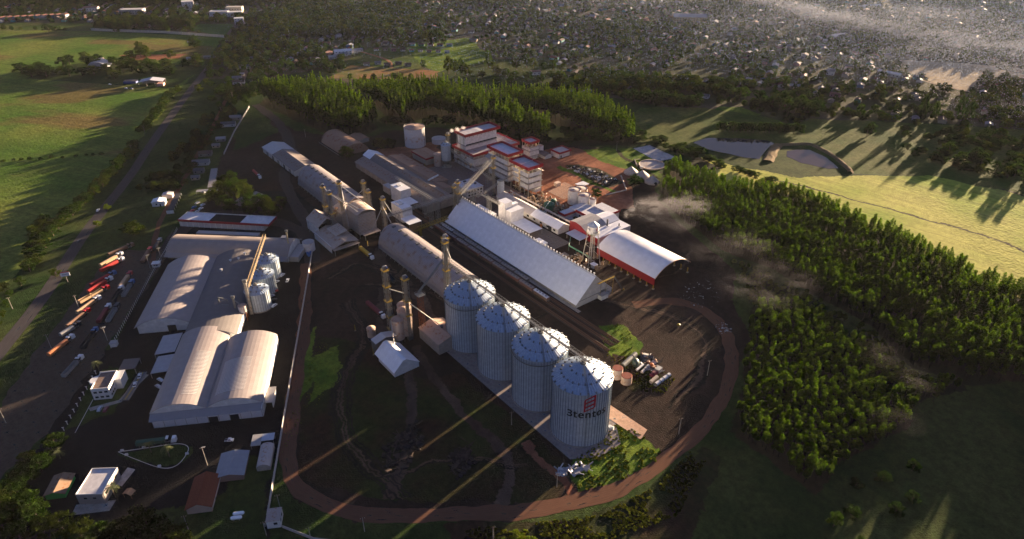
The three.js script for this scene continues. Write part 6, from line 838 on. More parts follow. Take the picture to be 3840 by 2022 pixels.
// train
function wagon(u, v, label, col, roof) { const g = plant('rail_wagon', label, 'wagon', u, v, { group: 'grain wagons on the sidings', y: .42 }), b = m(...col, { rough: .7, tex: rustTex, size: 6 }); part(g, 'body', [prism([[-1.35, 1.2], [1.35, 1.2], [1.45, 3.2], [-1.45, 3.2]], -14.2, -.6)], b); const rb = []; for (let z = -1.4; z > -14; z -= 1.6) rb.push(bx(-1.52, 1.52, 1.2, 3.2, z - .07, z + .07)); part(g, 'side_ribs', rb, b).userData.kind = 'stuff'; const r = part(g, 'roof', slab([[-1.5, 3.15], [-.8, 3.5], [.8, 3.5], [1.5, 3.15]], -14.4, -.4, .08), m(...roof, { rough: .6, tex: grimeTex, size: 5 })); for (let k = 0; k < 4; k++) part(r, 'hatch', bx(-.5, .5, 3.5, 3.65, -3.4 - k * 3, -2.2 - k * 3), MT.darkSteel); for (let k = 0; k < 3; k++) part(g, 'hopper', cyl(.5, 1.35, .45, 1.25, 0, -3.4 - k * 3.9, 4), b); part(g, 'underframe', bx(-1.2, 1.2, .8, 1.1, -14.6, -.2), MT.darkSteel); for (const z of [-1.3, -2.9, -11.9, -13.5]) for (const x of [-.72, .72]) { const w = part(g, 'wheel', fin(new THREE.CylinderGeometry(.44, .44, .14, 14).rotateZ(PI / 2).translate(x, .42, z)), MT.rust); } part(g, 'coupling', bx(-.15, .15, .75, .95, -.4, .3), MT.darkSteel); return g; }
const ord = ['first', 'second', 'third', 'fourth', 'fifth', 'sixth', 'seventh', 'eighth', 'ninth'];
for (let i = 0; i < 9; i++) wagon(97.5 + i * 15.4, 63.5, i ? `rust brown wagon, ${ord[i]} from the near end of the front row` : 'wagon with a bright white roof, nearest of the front row', [.19 + (i % 3) * .04, .115, .085], i ? [.3, .24, .215] : [.72, .72, .78]);
for (let i = 0; i < 7; i++) wagon(124 + i * 15.4, 68, `dark wagon, ${ord[i]} from the near end of the rear row`, [.15, .13, .115], i === 6 ? [.5, .5, .52] : [.25, .235, .23]);
// ---------- poles, masts, signs, posts ----------
function utilityPole(x, f, h, label, o = {}) { const g = thing('utility_pole', label, 'pole', x, f, o.rot ?? .3, 'utility poles'); part(g, 'shaft', cyl(.19, .11, 0, h, 0, 0, 8), MT.pole); part(g, 'crossarm', bx(-1.1, 1.1, h - .7, h - .55, -.07, .07), MT.wood); if (o.lamp) part(g, 'lamp_head', bx(-.3, 1.6, h - .1, h + .05, -.15, .15), MT.white); if (o.trafo) part(g, 'transformer', cyl(.4, .4, h - 3, h - 1.6, .5, 0, 10), MT.steel); for (const xx of [-.9, .9]) part(g, 'insulator', cyl(.09, .06, h - .55, h - .25, xx, 0, 6), MT.white); return g; }
[[-141.4, 198.4, 9, 'pole at the front hedge near the tiled house'], [-106.3, 195.3, 9, 'pole with crossarms beside the guard hut', { trafo: 1 }], [-86.2, 192.5, 9, 'pole right of the guard hut on the low wall'], [-263.3, 264.6, 10, 'pole at the left edge of the truck lot'], [-147.3, 235.5, 12, 'lamp pole behind the grass island', { lamp: 1 }], [-105, 210.6, 8, 'thin pole just behind the guard hut'], [-64.2, 197.4, 9, 'pole on the front grass verge'], [-.2, 263.2, 9, 'pole before the second big silo'], [20.9, 222, 9, 'pole at the edge of the weeds'], [85, 256.5, 11, 'pole beside the perimeter road bend'], [111, 303, 11, 'tall pole near the plantation edge'], [-8.1, 193.5, 8, 'pole at the bottom edge of the scene'], [-260.2, 422.5, 11, 'street light pole beside the post fence', { lamp: 1 }], [-246.9, 336, 10, 'double armed pole by the lot entrance', { lamp: 1 }], [-326.5, 370.6, 9, 'pole on the far highway verge'], [-256.5, 433, 11, 'pole at the gatehouse on the fence', { lamp: 1 }], [-284.9, 373, 9, 'thin pole between the parked trucks'], [-277, 328.7, 10, 'pole behind the orange trailer'], [-335.8, 771, 10, 'pole among the roadside houses'], [-381.1, 648.9, 9, 'pole in the hedge beside the highway, nearer'], [-395.6, 707.7, 9, 'pole in the hedge beside the highway, farther'], [-219.9, 697.3, 9, 'pole beside the brown arched shed'], [-346.8, 873.5, 11, 'street pole by the far roadside houses'], [-342.7, 827.7, 11, 'street pole before the far plantation'], [-336.7, 957.9, 11, 'street pole on the lane to town'], [106, 657, 10, 'lone pole on the bright lawn'], [-160, 480, 9, 'pole in the dark yard by the barrel store'], [-70, 560, 9, 'pole in the lane behind the barrel store']].forEach(([x, f, h, l, o]) => utilityPole(x, f, h, l, o ?? {}));
[[-97.7, 346.3], [-109.8, 456.2], [-77.6, 317.7], [-82, 322], [-66, 372], [-12, 352]].forEach(([x, f], i) => { const g = thing('yellow_post', ['yellow post left of the red double truck', 'yellow post below the tipping station', 'yellow post at the front grass patch, right one', 'yellow post at the front grass patch, left one', 'yellow post near the tipping shed', 'yellow post before the farthest big silo'][i], 'post', x, f); part(g, 'shaft', bx(-.22, .22, 0, 4.4, -.22, .22), MT.yellow); part(g, 'base', bx(-.5, .5, 0, .2, -.5, .5), MT.concrete); });
{ const g = thing('yellow_rock_marker', 'lone yellow block on the dark yard', 'block', 105, 352); part(g, 'block', fin(new THREE.DodecahedronGeometry(1).scale(1.2, .7, 1).translate(0, .6, 0)), MT.yellow); part(g, 'base', bx(-.8, .8, 0, .1, -.6, .6), MT.concrete); }
{ const g = thing('sign_board', 'white sign board on a post beside the highway', 'sign', -309, 404, .4); part(g, 'post', cyl(.14, .12, 0, 7.6, 0, 0, 8), MT.pole); part(g, 'board', bx(-2.8, 2.8, 5, 8, .05, .35), m(.75, .75, .76, { rough: .5 })); const t = textGeo('3tentos', .78, .04); part(g, 'lettering', fin(t.translate(-t.boundingBox.max.x / 2, 6, .36)), m(.05, .05, .06, { rough: .5 })); part(g, 'red_edge', bx(-2.8, 2.8, 7.7, 8.02, .03, .37), MT.red); }
{ const g = thing('gate_house', 'small white gatehouse with red roof edge on fence', 'hut', -257, 426, TB); part(g, 'wall', bx(-2.4, 2.4, 0, 2.8, -2, 2), MT.white); part(g, 'roof', bx(-2.8, 2.8, 2.8, 3, -2.4, 2.4), MT.white); part(g, 'red_trim', bx(-2.8, 2.8, 2.4, 2.75, 2.02, 2.12), MT.red); part(g, 'window', bx(-1.4, 1.4, 1.2, 2, 2.01, 2.06), MT.glass); const h = thing('gate_house', 'small white booth beside the near fence gap', 'hut', -240, 331, TB); part(h, 'wall', bx(-1.8, 1.8, 0, 2.6, -1.6, 1.6), MT.white); part(h, 'roof', bx(-2.1, 2.1, 2.6, 2.8, -1.9, 1.9), MT.greyRoof); }
{ const g = thing('white_cottage', 'white cottage with pale sheet roof near the crossing', 'house', -301, 530, .2); part(g, 'wall', bx(-5, 5, 0, 4, -4, 4), MT.white); part(g, 'roof', [slab([[-5.4, 3.9], [0, 5], [5.4, 3.9]], -4.4, 4.4, .15)], MT.whiteRoof); part(g, 'window', bx(-2, -.8, 1.4, 2.6, 4.01, 4.05), MT.glass); part(g, 'door', bx(1, 2, 0, 2.2, 4.01, 4.05), MT.dark); const h = thing('white_cottage', 'smaller pinkish cottage behind the white cottage', 'house', -300, 545, .2); part(h, 'wall', bx(-4, 4, 0, 3.4, -3, 3), m(.6, .5, .45, { rough: .8 })); part(h, 'roof', slab([[-4.4, 3.3], [0, 4.4], [4.4, 3.3]], -3.4, 3.4, .15), m(.55, .48, .44, { rough: .7 })); }
{ const L = [[-287, 545], [-284, 515]], g = thing('lot_canopy', 'long black shade canopy beside the car lot', 'canopy', -284, 512, .22); part(g, 'roof', bx(-2.4, 2.4, 2.5, 2.7, -36, 0), m(.02, .02, .022, { rough: .7 })); part(g, 'white_end', bx(-2.8, 2.8, .2, 2.9, .1, .5), MT.white); for (let i = 0; i < 7; i++) part(g, 'post', bx(2.2, 2.4, 0, 2.5, -i * 6 - .2, -i * 6), MT.white); const h = thing('lot_canopy', 'grey sheet canopy across the back of the car lot', 'canopy', -278, 552, .2 - PI / 2); part(h, 'roof', bx(-2.4, 2.4, 2.5, 2.7, -20, 0), MT.greyRoof); for (let i = 0; i < 4; i++) part(h, 'post', bx(2.2, 2.4, 0, 2.5, -i * 6 - .2, -i * 6), MT.pole); const k = thing('lot_canopy', 'long grey carport climbing along the white wall', 'canopy', -268, 560, .3); part(k, 'roof', bx(-3, 3, 2.6, 2.8, -46, 0), m(.24, .22, .22, { rough: .7, tex: sheetTex, size: 8 })); for (let i = 0; i < 8; i++) part(k, 'post', bx(2.7, 2.9, 0, 2.6, -i * 6.4 - .2, -i * 6.4), MT.pole); }
gableShed('house_in_trees', 'grey roofed house hidden among the lot trees', (n, l, c) => thing(n, l, c, -236, 528, -.3), 0, 0, 16, 20, 3.4, 5.6, { roof: m(.3, .27, .25, { rough: .8, tex: rustTex, size: 6 }), wallMat: m(.45, .38, .33, { rough: .8 }), category: 'house' });
// farm hangar on the field
{ const g = thing('farm_hangar', 'open grey roofed machinery hangar on the field', 'shed', -473, 892, .18); part(g, 'roof', slab([[-15, 5.4], [0, 8], [15, 5.4]], -16, 0, .2, 3), m(.45, .45, .5, { rough: .5, tex: sheetTex, size: 12 })); for (const x of [-14.6, -5, 5, 14.6]) for (const z of [-15.6, -.4]) part(g, 'post', bx(x - .2, x + .2, 0, 5.6, z - .2, z + .2), MT.pole); part(g, 'rear_wall', bx(-14.6, 14.6, 0, 5.4, -15.8, -15.6), m(.2, .2, .22, { rough: .7 })); part(g, 'side_annex', bx(8, 16, 0, 3.2, -6, 3), m(.55, .3, .24, { rough: .8 })); const h = thing('farm_shed', 'small blue shed left of the hangar', 'shed', -507, 908, .1); part(h, 'wall', bx(-8, 8, 0, 3, -4, 4), m(.03, .06, .22, { rough: .6 })); part(h, 'roof', slab([[-8.4, 3], [0, 3.8], [8.4, 3]], -4.4, 4.4, .15), MT.darkRoof); const k = archShed('farm_arch', 'pale round roofed barn in the tree belt', 0, 0, { frame: (n, l, c) => thing(n, l, c, -590, 980, .3), w: 30, len: 26, wall: .5, rise: 8.5, roof: m(.42, .42, .45, { rough: .6, tex: sheetTex, size: 14 }), wallMat: m(.3, .3, .32, { rough: .7 }) }); const q = thing('combine_harvester', 'sunlit pale combine standing at the field edge', 'combine', -607, 1022, -.6); part(q, 'body', [bx(-1.7, 1.7, 1.4, 4.4, -4.5, 3.5)], m(.8, .62, .5, { rough: .5 })); const cb = part(q, 'cab', bx(-1.3, 1.3, 2.4, 4.6, -6, -4.5), m(.7, .55, .45, { rough: .5 })); part(cb, 'window', bx(-1.1, 1.1, 3, 4.3, -6.06, -6), MT.glass); part(q, 'header', bx(-3.4, 3.4, .3, 1.3, -8.4, -7), m(.6, .3, .1, { rough: .6 })); part(q, 'feeder', bar([0, 1, -7], [0, 2.4, -4.6], 1.2), MT.steel); for (const x of [-1.7, 1.7]) for (const z of [-3.4, 2.4]) wheel(q, x, .9, z); q.children.filter((w) => w.name === 'wheel').forEach((w) => w.scale.setScalar(1.7)); const tr = [[-530, 898], [-500, 880], [-492, 878]]; tr.forEach(([x, f], i) => { const t = car(['white pickup left out on the field', 'white car before the hangar, left one', 'white car before the hangar, right one'][i], x, f, 1.2, 'white', { pickup: i === 0 }); }); }
console.log('depot done');
// ---------- vegetation ----------
const leafMat = (r, g, b, t = .3) => { const M = new THREE.MeshPhysicalMaterial({ color: new THREE.Color().setRGB(r, g, b), roughness: .95, transmission: t, thickness: 0, vertexColors: true, side: THREE.DoubleSide, specularIntensity: 0 }); return M; };
const barkMat = m(.13, .1, .075, { rough: .95 }), eucBark = m(.022, .02, .015, { rough: .9 });
function leafCloud(clumps, perClump, size, seed, spread = 1) { // clumps: [x, y, z, rx, ry, rz]
  const r = mulberry(seed), pos = [], nor = [], col = [], v = new THREE.Vector3(), a = new THREE.Vector3(), b = new THREE.Vector3(), n = new THREE.Vector3();
  for (const c of clumps) { const tone = rr(.72, 1.25, r), warm = rr(-.08, .12, r); for (let i = 0; i < perClump; i++) {
    v.set(rr(-1, 1, r), rr(-1, 1, r), rr(-1, 1, r)).normalize(); const rad = Math.pow(r(), .4); n.copy(v); const cx = c[0] + v.x * c[3] * rad, cy = c[1] + v.y * c[4] * rad, cz = c[2] + v.z * c[5] * rad;
    a.set(rr(-1, 1, r), rr(-1, 1, r), rr(-1, 1, r)).normalize(); b.crossVectors(n, a).normalize(); a.crossVectors(b, n).addScaledVector(n, rr(-.7, .7, r)).normalize(); const s = size * rr(.6, 1.3, r), w = s * rr(.45, .8, r);
    const P = [[cx - a.x * s, cy - a.y * s, cz - a.z * s], [cx + b.x * w, cy + b.y * w, cz + b.z * w], [cx + a.x * s, cy + a.y * s, cz + a.z * s], [cx - b.x * w, cy - b.y * w, cz - b.z * w]];
    const k = tone * rr(.75, 1.25, r), q = [k * (1 + warm + .08 * r()), k, k * rr(.75, 1.05, r)]; const N = [n.x, n.y + .25, n.z], L = hypot(...N);
    for (const j of [0, 1, 2, 0, 2, 3]) { pos.push(...P[j]); nor.push(N[0] / L, N[1] / L, N[2] / L); col.push(...q); } } }
  const g = new THREE.BufferGeometry(); g.setAttribute('position', new THREE.Float32BufferAttribute(pos, 3)); g.setAttribute('normal', new THREE.Float32BufferAttribute(nor, 3)); g.setAttribute('color', new THREE.Float32BufferAttribute(col, 3)); return g;
}
// broadleaf prototypes: 10 m tall, crown radius about 4.6
const broad = [], broadTrunk = [];
for (let k = 0; k < 6; k++) { const r = mulberry(300 + k), cl = [], br = [rod([0, 0, 0], [rr(-.3, .3, r), 4, rr(-.3, .3, r)], .32, 7, .2)]; const n = 18 + k; for (let i = 0; i < n; i++) { const a = i * 2.4 + r(), t = (i + .5) / n, y = 2.3 + 6.7 * t, R = 3.4 * sqrt(max(.05, 1 - Math.pow((t - .28) / .78, 2))) * rr(.75, 1.12, r), x = R * cos(a) * (i % 3 ? 1 : .45), z = R * sin(a) * (i % 3 ? 1 : .45); cl.push([x, y, z, rr(1.2, 1.9, r), rr(.9, 1.4, r), rr(1.2, 1.9, r)]); if (i % 3 === 0) br.push(rod([0, 2.6, 0], [x * .8, y - .4, z * .8], .14, 5, .05)); } broad.push(leafCloud(cl, 105, .31, 500 + k)); broadTrunk.push(mergeGeometries(br)); }
// eucalyptus prototypes: 15 m tall, narrow crown
const euc = [], eucTrunk = fin(new THREE.CylinderGeometry(.05, .14, 14, 6).translate(0, 7, 0));
for (let k = 0; k < 5; k++) { const r = mulberry(700 + k), cl = []; for (let i = 0; i < 15; i++) { const t = i / 14, y = 7.2 + 7 * t, R = 1.75 * Math.pow(sin(PI * (.25 + .65 * t)), .6), a = i * 2.3 + r(); cl.push([R * .45 * cos(a), y, R * .45 * sin(a), .22 + R * .55, .9, .22 + R * .55]); } euc.push(leafCloud(cl, 30, .31, 800 + k)); }
const eucTall = []; for (let k = 0; k < 5; k++) { const r = mulberry(760 + k), cl = []; for (let i = 0; i < 14; i++) { const t = i / 13, y = 6.4 + 8.2 * t, R = 2.1 * Math.pow(1 - t * .93, .7) * min(1, .6 + t * 2), a = i * 2.3 + r(); cl.push([R * .5 * cos(a), y, R * .5 * sin(a), .2 + R * .5, .5, .2 + R * .5]); } eucTall.push(leafCloud(cl, 22, .42, 860 + k)); }
const eucMat = leafMat(.15, .3, .02, .6), broadMat = leafMat(.05, .105, .016, .3), darkMat = leafMat(.03, .068, .014, .25), oliveMat = leafMat(.075, .118, .018, .35), limeMat = leafMat(.16, .25, .02, .35);
function plantTree(name, label, group, x, f, h, rad, mat, k = 0, rot = 0) { const g = thing(name, label, 'tree', x, f, rot, group); const t = dress(new THREE.Mesh(broadTrunk[k % 6], barkMat)), c = dress(new THREE.Mesh(broad[k % 6], mat)); t.name = 'trunk'; c.name = 'crown'; g.add(t, c); g.scale.set(rad / 4.6, h / 10, rad / 4.6); return g; }
const vr = mulberry(41); let kk = 0;
const treeSpecs = [];
const trees = (label, group, list, hr, rr2, mats, jit = 0) => { for (const [x, f, h] of list) treeSpecs.push([label, group, x + rr(-jit, jit, vr), f + rr(-jit, jit, vr), h ?? rr(...hr, vr), rr(...rr2, vr), pick(mats, vr), kk++, vr() * 6]); };
const along = (pts, step, w) => smoothPath(pts, step).map(([x, f]) => [x + rr(-w, w, vr), f + rr(-w, w, vr)]);
trees('bushy tree in the hedge along the highway', 'hedge trees along the highway', [...along([[-346, 418], [-354, 450], [-362, 480], [-366, 510], [-368, 545], [-374, 590], [-380, 640], [-388, 668]], 4.2, 3), ...along([[-402, 716], [-409, 755], [-416, 795], [-426, 840], [-428, 868]], 4.8, 2.5), ...along([[-355, 440], [-372, 470], [-378, 500]], 6, 4)], [6, 9.5], [4.4, 6.4], [broadMat, oliveMat, broadMat, darkMat]);
trees('tree on the near highway verge', 'verge trees by the highway', [[-338.5, 399.2], [-337.8, 385.8], [-331.9, 373], [-327.6, 362.3], [-324, 350], [-345, 392], [-341, 378]], [5, 7.5], [3, 4.2], [broadMat, oliveMat]);
plantTree('round_bush', 'round bush on the verge beside the sign', null, -321, 411, 6.4, 4.4, oliveMat, 1); plantTree('lime_bush', 'bright lime bush nearer along the highway', null, -333, 489.5, 5, 3.6, limeMat, 2); plantTree('lime_bush', 'bright lime bush farther along the highway', null, -340, 519, 5.6, 3.6, limeMat, 3);
plantTree('spreading_tree', 'wide domed tree standing alone by the truck lot', null, -296, 474, 11, 10, oliveMat, 4);
trees('olive tree in the clump behind the red fascia hall', 'clump behind the red fascia hall', [[-244, 521], [-252, 530], [-232, 512], [-219, 519], [-210, 524], [-203, 514], [-196, 520], [-247, 548], [-258, 560], [-250, 566], [-240, 540], [-226, 536], [-214, 508], [-256, 544], [-238, 556], [-200, 506]], [12, 16], [6, 8.5], [oliveMat, broadMat, oliveMat], 2);
trees('tree in the gardens along the white wall', 'garden trees along the white wall', [[-297, 574], [-303, 560], [-315, 560], [-310, 590], [-320, 610], [-318, 640], [-325, 660], [-313, 655], [-322, 690], [-330, 720], [-325, 700], [-333, 740], [-330, 770], [-340, 790], [-350, 800], [-345, 760], [-312, 620], [-306, 600], [-328, 785], [-338, 815], [-352, 830], [-344, 842]], [5, 9], [3.5, 5.5], [broadMat, darkMat, oliveMat], 3);
trees('tree in the broad belt around the farm barn', 'farm belt trees', [[-665, 951], [-648, 951], [-656, 940], [-640, 945], [-645, 994], [-642, 1009], [-627, 1017], [-618, 1005], [-605, 1010], [-600, 990], [-539, 930], [-556, 1049, 24], [-548, 1040, 20], [-552, 987], [-540, 985], [-526, 972], [-515, 975], [-511, 1041], [-508, 1128, 16], [-469, 987], [-470, 951], [-489, 951], [-500, 960], [-510, 950], [-530, 955], [-545, 965], [-560, 955], [-575, 950], [-590, 945], [-605, 940], [-620, 945], [-635, 935], [-480, 970], [-495, 985], [-520, 990], [-564, 1030], [-575, 1000], [-455, 1000], [-462, 1015], [-500, 1110], [-515, 1120], [-660, 960], [-680, 955]], [12, 17], [8, 12], [broadMat, darkMat, oliveMat], 3);
trees('roadside tree between highway and dirt track', 'trees between highway and track', [[-450, 987], [-411, 930], [-424, 979], [-450, 1074], [-448, 1092], [-440, 1092], [-376, 874], [-365, 828], [-398, 862], [-390, 890], [-404, 905], [-415, 950], [-405, 960], [-430, 1010], [-438, 1040], [-425, 1060], [-460, 1187], [-467, 1240], [-494, 1361], [-505, 1458], [-470, 1290], [-480, 1320], [-370, 850], [-380, 910], [-360, 860], [-455, 1110], [-455, 1150], [-438, 1075], [-442, 1130]], [7, 12], [4.5, 7], [broadMat, oliveMat], 4);
trees('dark native tree below the far plantation', 'dark native trees by the far plantation', [...along([[-139, 745], [-106, 738], [-70, 742], [-30, 712], [10, 690], [40, 676]], 8, 6), ...along([[45, 712], [66, 700], [90, 690]], 8, 5)], [8, 11], [5, 8], [darkMat, broadMat]);
trees('native tree in the dark belt beside the basin', 'native belt beside the basin', [...along([[53, 680], [82, 690], [118, 690], [138, 686], [152, 672], [168, 655], [184, 640], [196, 622], [206, 606], [222, 590], [236, 572]], 7, 5), ...along([[60, 695], [96, 708], [138, 700], [160, 680], [186, 652]], 9, 5)], [5, 7], [5, 7], [darkMat, broadMat, broadMat]);
trees('big dark tree beyond the right plantation block', 'dark trees right of the far plantation', [[148, 822], [158, 818], [168, 817], [176, 820], [184, 817], [192, 812], [200, 806], [140, 830], [210, 800], [216, 806], [225, 812]], [13, 18], [7, 10], [darkMat]);
trees('clipped hedge tree standing above the brown pond', 'tall clipped hedge above the pond', [...along([[225, 716], [262, 712]], 3.6, 1), ...along([[268, 712], [312, 708]], 3.6, 1)], [11, 12.5], [4.2, 5], [darkMat, broadMat]);
trees('dense dark tree behind the lawn near the pond', 'dark grove above the pond', [[316, 791], [331, 791], [346, 786], [322, 778], [338, 776], [352, 776], [310, 800], [300, 812], [326, 806], [344, 800], [280, 830], [290, 840], [270, 845]], [14, 19], [7, 10], [darkMat, broadMat]);
trees('tree on the hazy slope right of the ponds', 'slope trees right of the ponds', [[396, 757, 18], [471, 766, 26], [480, 755, 22], [506, 757, 28], [515, 748, 24], [379, 699, 14], [388, 705, 13], [436, 601, 9], [457, 604, 10], [458, 585, 12], [470, 590, 14], [462, 575, 12], [380, 781, 12], [461, 850, 15], [425, 856, 13], [355, 886, 16], [420, 700], [440, 690], [430, 720], [450, 735], [465, 700], [480, 680], [500, 690], [520, 700], [540, 680], [410, 650], [425, 645], [440, 650], [400, 660], [456, 640], [475, 645], [490, 630], [520, 640], [550, 650], [400, 640], [415, 630], [430, 625], [455, 622], [480, 612], [505, 605], [530, 615], [560, 600], [590, 620], [580, 660], [610, 690], [570, 710], [545, 730], [530, 760], [560, 770], [600, 760], [640, 740], [620, 790], [500, 730], [490, 780]], [6, 12], [4.5, 8], [broadMat, darkMat, oliveMat], 3);
trees('big tree on the meadow beside the far plantation', 'meadow trees behind the far plantation', [[-88, 951, 26], [-78, 946, 22], [-67, 944, 24], [-60, 940, 16], [-33, 979, 27], [-28, 970, 14], [8, 979, 18], [20, 985, 20], [32, 979, 16], [45, 975], [58, 972, 15], [70, 970], [-126, 1119, 26], [-139, 1138, 22], [-118, 1130, 26], [-110, 1125, 20], [-132, 1125, 24], [-20, 950], [-10, 935], [5, 925], [20, 915], [40, 910], [-40, 930], [-20, 905], [0, 895], [60, 905], [80, 900], [100, 895], [120, 890], [140, 885], [160, 880], [180, 870], [90, 915], [110, 910], [130, 905], [150, 900], [70, 925], [50, 935]], [9, 14], [6, 9], [broadMat, oliveMat, darkMat], 2);
trees('tree in the strip of woods on the lane left of the plantation', 'woods left of the far plantation', [[-377, 972], [-356, 965], [-330, 972], [-310, 968], [-290, 965], [-275, 979], [-260, 970], [-300, 985], [-320, 990], [-345, 985], [-250, 960], [-240, 975], [-265, 990], [-285, 1000], [-408, 1208], [-395, 1190], [-335, 1000], [-325, 940], [-340, 930], [-350, 915], [-330, 905], [-320, 890], [-335, 880], [-320, 870], [-325, 855]], [9, 14], [6, 9], [broadMat, darkMat], 3);
trees('tree at the left front corner by the house', 'front corner trees', [[-226, 246, 9], [-225, 233, 9], [-228, 219, 8], [-221, 205, 11], [-215, 208, 12], [-209, 203, 11], [-196, 198, 9], [-203, 196, 9], [-232, 236, 8], [-231, 226, 8], [-222, 198, 10], [-186, 195, 9], [-177, 194, 8], [-212, 194, 9], [-228, 210, 10], [-236, 216, 9], [-171, 190, 7]], [8, 11], [5.6, 7.6], [broadMat, oliveMat], 1);
trees('large bushy tree at the bottom edge', 'bottom edge trees', [[-162, 198, 12], [-156, 196, 14], [-149, 192, 12], [-166, 191, 12], [-142, 190, 10], [-156, 188, 13]], [11, 13], [7, 8.6], [broadMat, oliveMat], .5);
plantTree('shade_tree', 'round dark tree beside the white tank trio', null, 73, 541, 10.5, 5.4, darkMat, 2); plantTree('shade_tree', 'spreading tree before the conical tents', null, 111, 569, 11, 8, darkMat, 3); plantTree('shade_tree', 'broad tree hiding the old shed end, left', null, -163, 636, 13, 8.6, oliveMat, 5); plantTree('shade_tree', 'broad tree hiding the old shed end, right', null, -134, 662, 12, 8.6, oliveMat, 1); plantTree('shade_tree', 'second crown beside the right shed tree', null, -124, 664, 11, 7, darkMat, 0);
plantTree('broadleaf_tree', 'small tree in shade at the lower right', null, 141, 200, 10, 3.6, broadMat, 2); trees('dim shrub in the shaded lower right', 'shrubs in the lower right shade', [[150, 208], [160, 224], [175, 228], [183, 214], [170, 205], [190, 232], [148, 188]], [4, 7], [3, 4.5], [darkMat], 2); trees('low shrub on the front verge', 'front verge shrubs', [[2, 194, 4], [-4, 190, 4], [8, 190, 3.4]], [3, 4], [2.6, 3.6], [limeMat, broadMat], .5);
trees('scrub tree along the field ditch', 'ditch scrub on the left field', along([[-560, 640], [-520, 628], [-480, 632], [-440, 640], [-410, 648]], 9, 3), [2, 3.6], [1.8, 3], [broadMat, darkMat]); plantTree('broadleaf_tree', 'dark tree above the far field wall', null, -806, 1232, 12, 10, darkMat, 0); plantTree('broadleaf_tree', 'dark tree beside the one above the field wall', null, -792, 1230, 9, 8, darkMat, 1);
// palms
function palm(x, f, h, label) { const g = thing('palm_tree', label, 'palm', x, f); part(g, 'trunk', cyl(.26, .16, 0, h, 0, 0, 8), barkMat); const pm = m(.07, .085, .02, { rough: .8 }); const fr2 = mulberry(floor(x * 7 + f)); for (let k = 0; k < 16; k++) { const a = k / 16 * PI * 2 + fr2(), up = rr(-.2, .9, fr2), L = 3.2, G = []; for (let s = 0; s < 7; s++) { const t = s / 7, t2 = (s + 1) / 7, q = (u) => [cos(a) * L * u, h + up * L * u * .8 - 2.6 * u * u, sin(a) * L * u], A = q(t), B = q(t2); G.push(bar(A, B, .06)); for (const sd of [-1, 1]) G.push(bar(A, [A[0] - sin(a) * sd * .75 * (1 - t * .5) + cos(a) * .3, A[1] - .35, A[2] + cos(a) * sd * .75 * (1 - t * .5) + sin(a) * .3], .14, .02)); } part(g, 'frond', G, pm); } return g; }
palm(-178.4, 244.1, 6, 'palm on the island, left one'); palm(-167.9, 241, 6.5, 'palm on the island, right one'); palm(-182, 216, 7, 'tall palm against the flat roofed house'); palm(-237, 307, 6, 'palm beside the white office'); palm(-221, 240, 5, 'small palm in the left corner trees');
treeSpecs.sort((a, b) => b[4] * b[5] / (b[2] * b[2] + b[3] * b[3]) - a[4] * a[5] / (a[2] * a[2] + a[3] * a[3]));
for (const t of treeSpecs.slice(0, 290)) plantTree('broadleaf_tree', ...t);
console.log('trees done', treeSpecs.length);
// plantations: the 300 nearest trees singly, the rest as one body
const eucSpots = [];
{ const r = mulberry(77); const plantRows = (poly, h, du, dv, az, seed) => { let x0 = 1e9, x1 = -1e9, f0 = 1e9, f1 = -1e9; for (const [x, f] of poly) { x0 = min(x0, x); x1 = max(x1, x); f0 = min(f0, f); f1 = max(f1, f); } const cx = (x0 + x1) / 2, cf = (f0 + f1) / 2, R = hypot(x1 - x0, f1 - f0) / 2; for (let a = -R; a < R; a += du) for (let b = -R; b < R; b += dv) { const A = a + rr(-.35, .35, r) * du, B = b + rr(-.35, .35, r) * dv, x = cx + A * cos(az) + B * sin(az), f = cf - A * sin(az) + B * cos(az); if (!inPoly(poly, x + rr(-1.5, 1.5, r), f + rr(-1.5, 1.5, r))) continue; if (fbm(x * .04 + 8, f * .04, 2) < .2 || r() < .06) continue; const H = h.call ? h(x, f) : h, hh = H * (.84 + .26 * fbm(x * .05, f * .05, 2)) * rr(.78, 1.14, r); eucSpots.push([x, f, hh, H > 20 ? rr(1.1, 1.4, r) : rr(.95, 1.2, r), r() * 6.3, floor(r() * 5), rr(.8, 1.2, r), H > 20]); } };
  plantRows(FA, (x) => 13 + 3.5 * min(1, max(0, (x - 235) / 50)), 3.6, 3.4, .3, 1); plantRows(FB, 10, 3.6, 3.4, .3, 2); plantRows([[312, 322], [335, 355], [430, 345], [440, 230], [330, 190], [290, 230]], 26, 4.4, 4, .7, 5); for (const p of [F1, F2, F3]) plantRows(p, 28, 4.4, 4.2, .7, 3);
  // low regrowth in the break between the two near blocks
  const gap = [[162, 432], [198, 388], [222, 340], [228, 300], [212, 298], [206, 318], [198, 342], [184, 364], [158, 372]]; const n0 = eucSpots.length; plantRows(gap, 5, 4.6, 4.4, .5, 4); }
eucSpots.sort((a, b) => hypot(a[0], a[1]) - hypot(b[0], b[1]));
const singles = eucSpots.slice(0, 300), rest = eucSpots.slice(300);
for (const s of singles) { const g = thing('eucalyptus_tree', 'slender eucalyptus at the front of the near plantation', 'tree', s[0], s[1], s[4], 'eucalyptus at the near plantation front'); const t = dress(new THREE.Mesh(eucTrunk, eucBark)), c = dress(new THREE.Mesh(euc[s[5]], eucMat)); t.name = 'trunk'; c.name = 'crown'; g.add(t, c); g.scale.set(s[3], s[2] / 15, s[3]); }
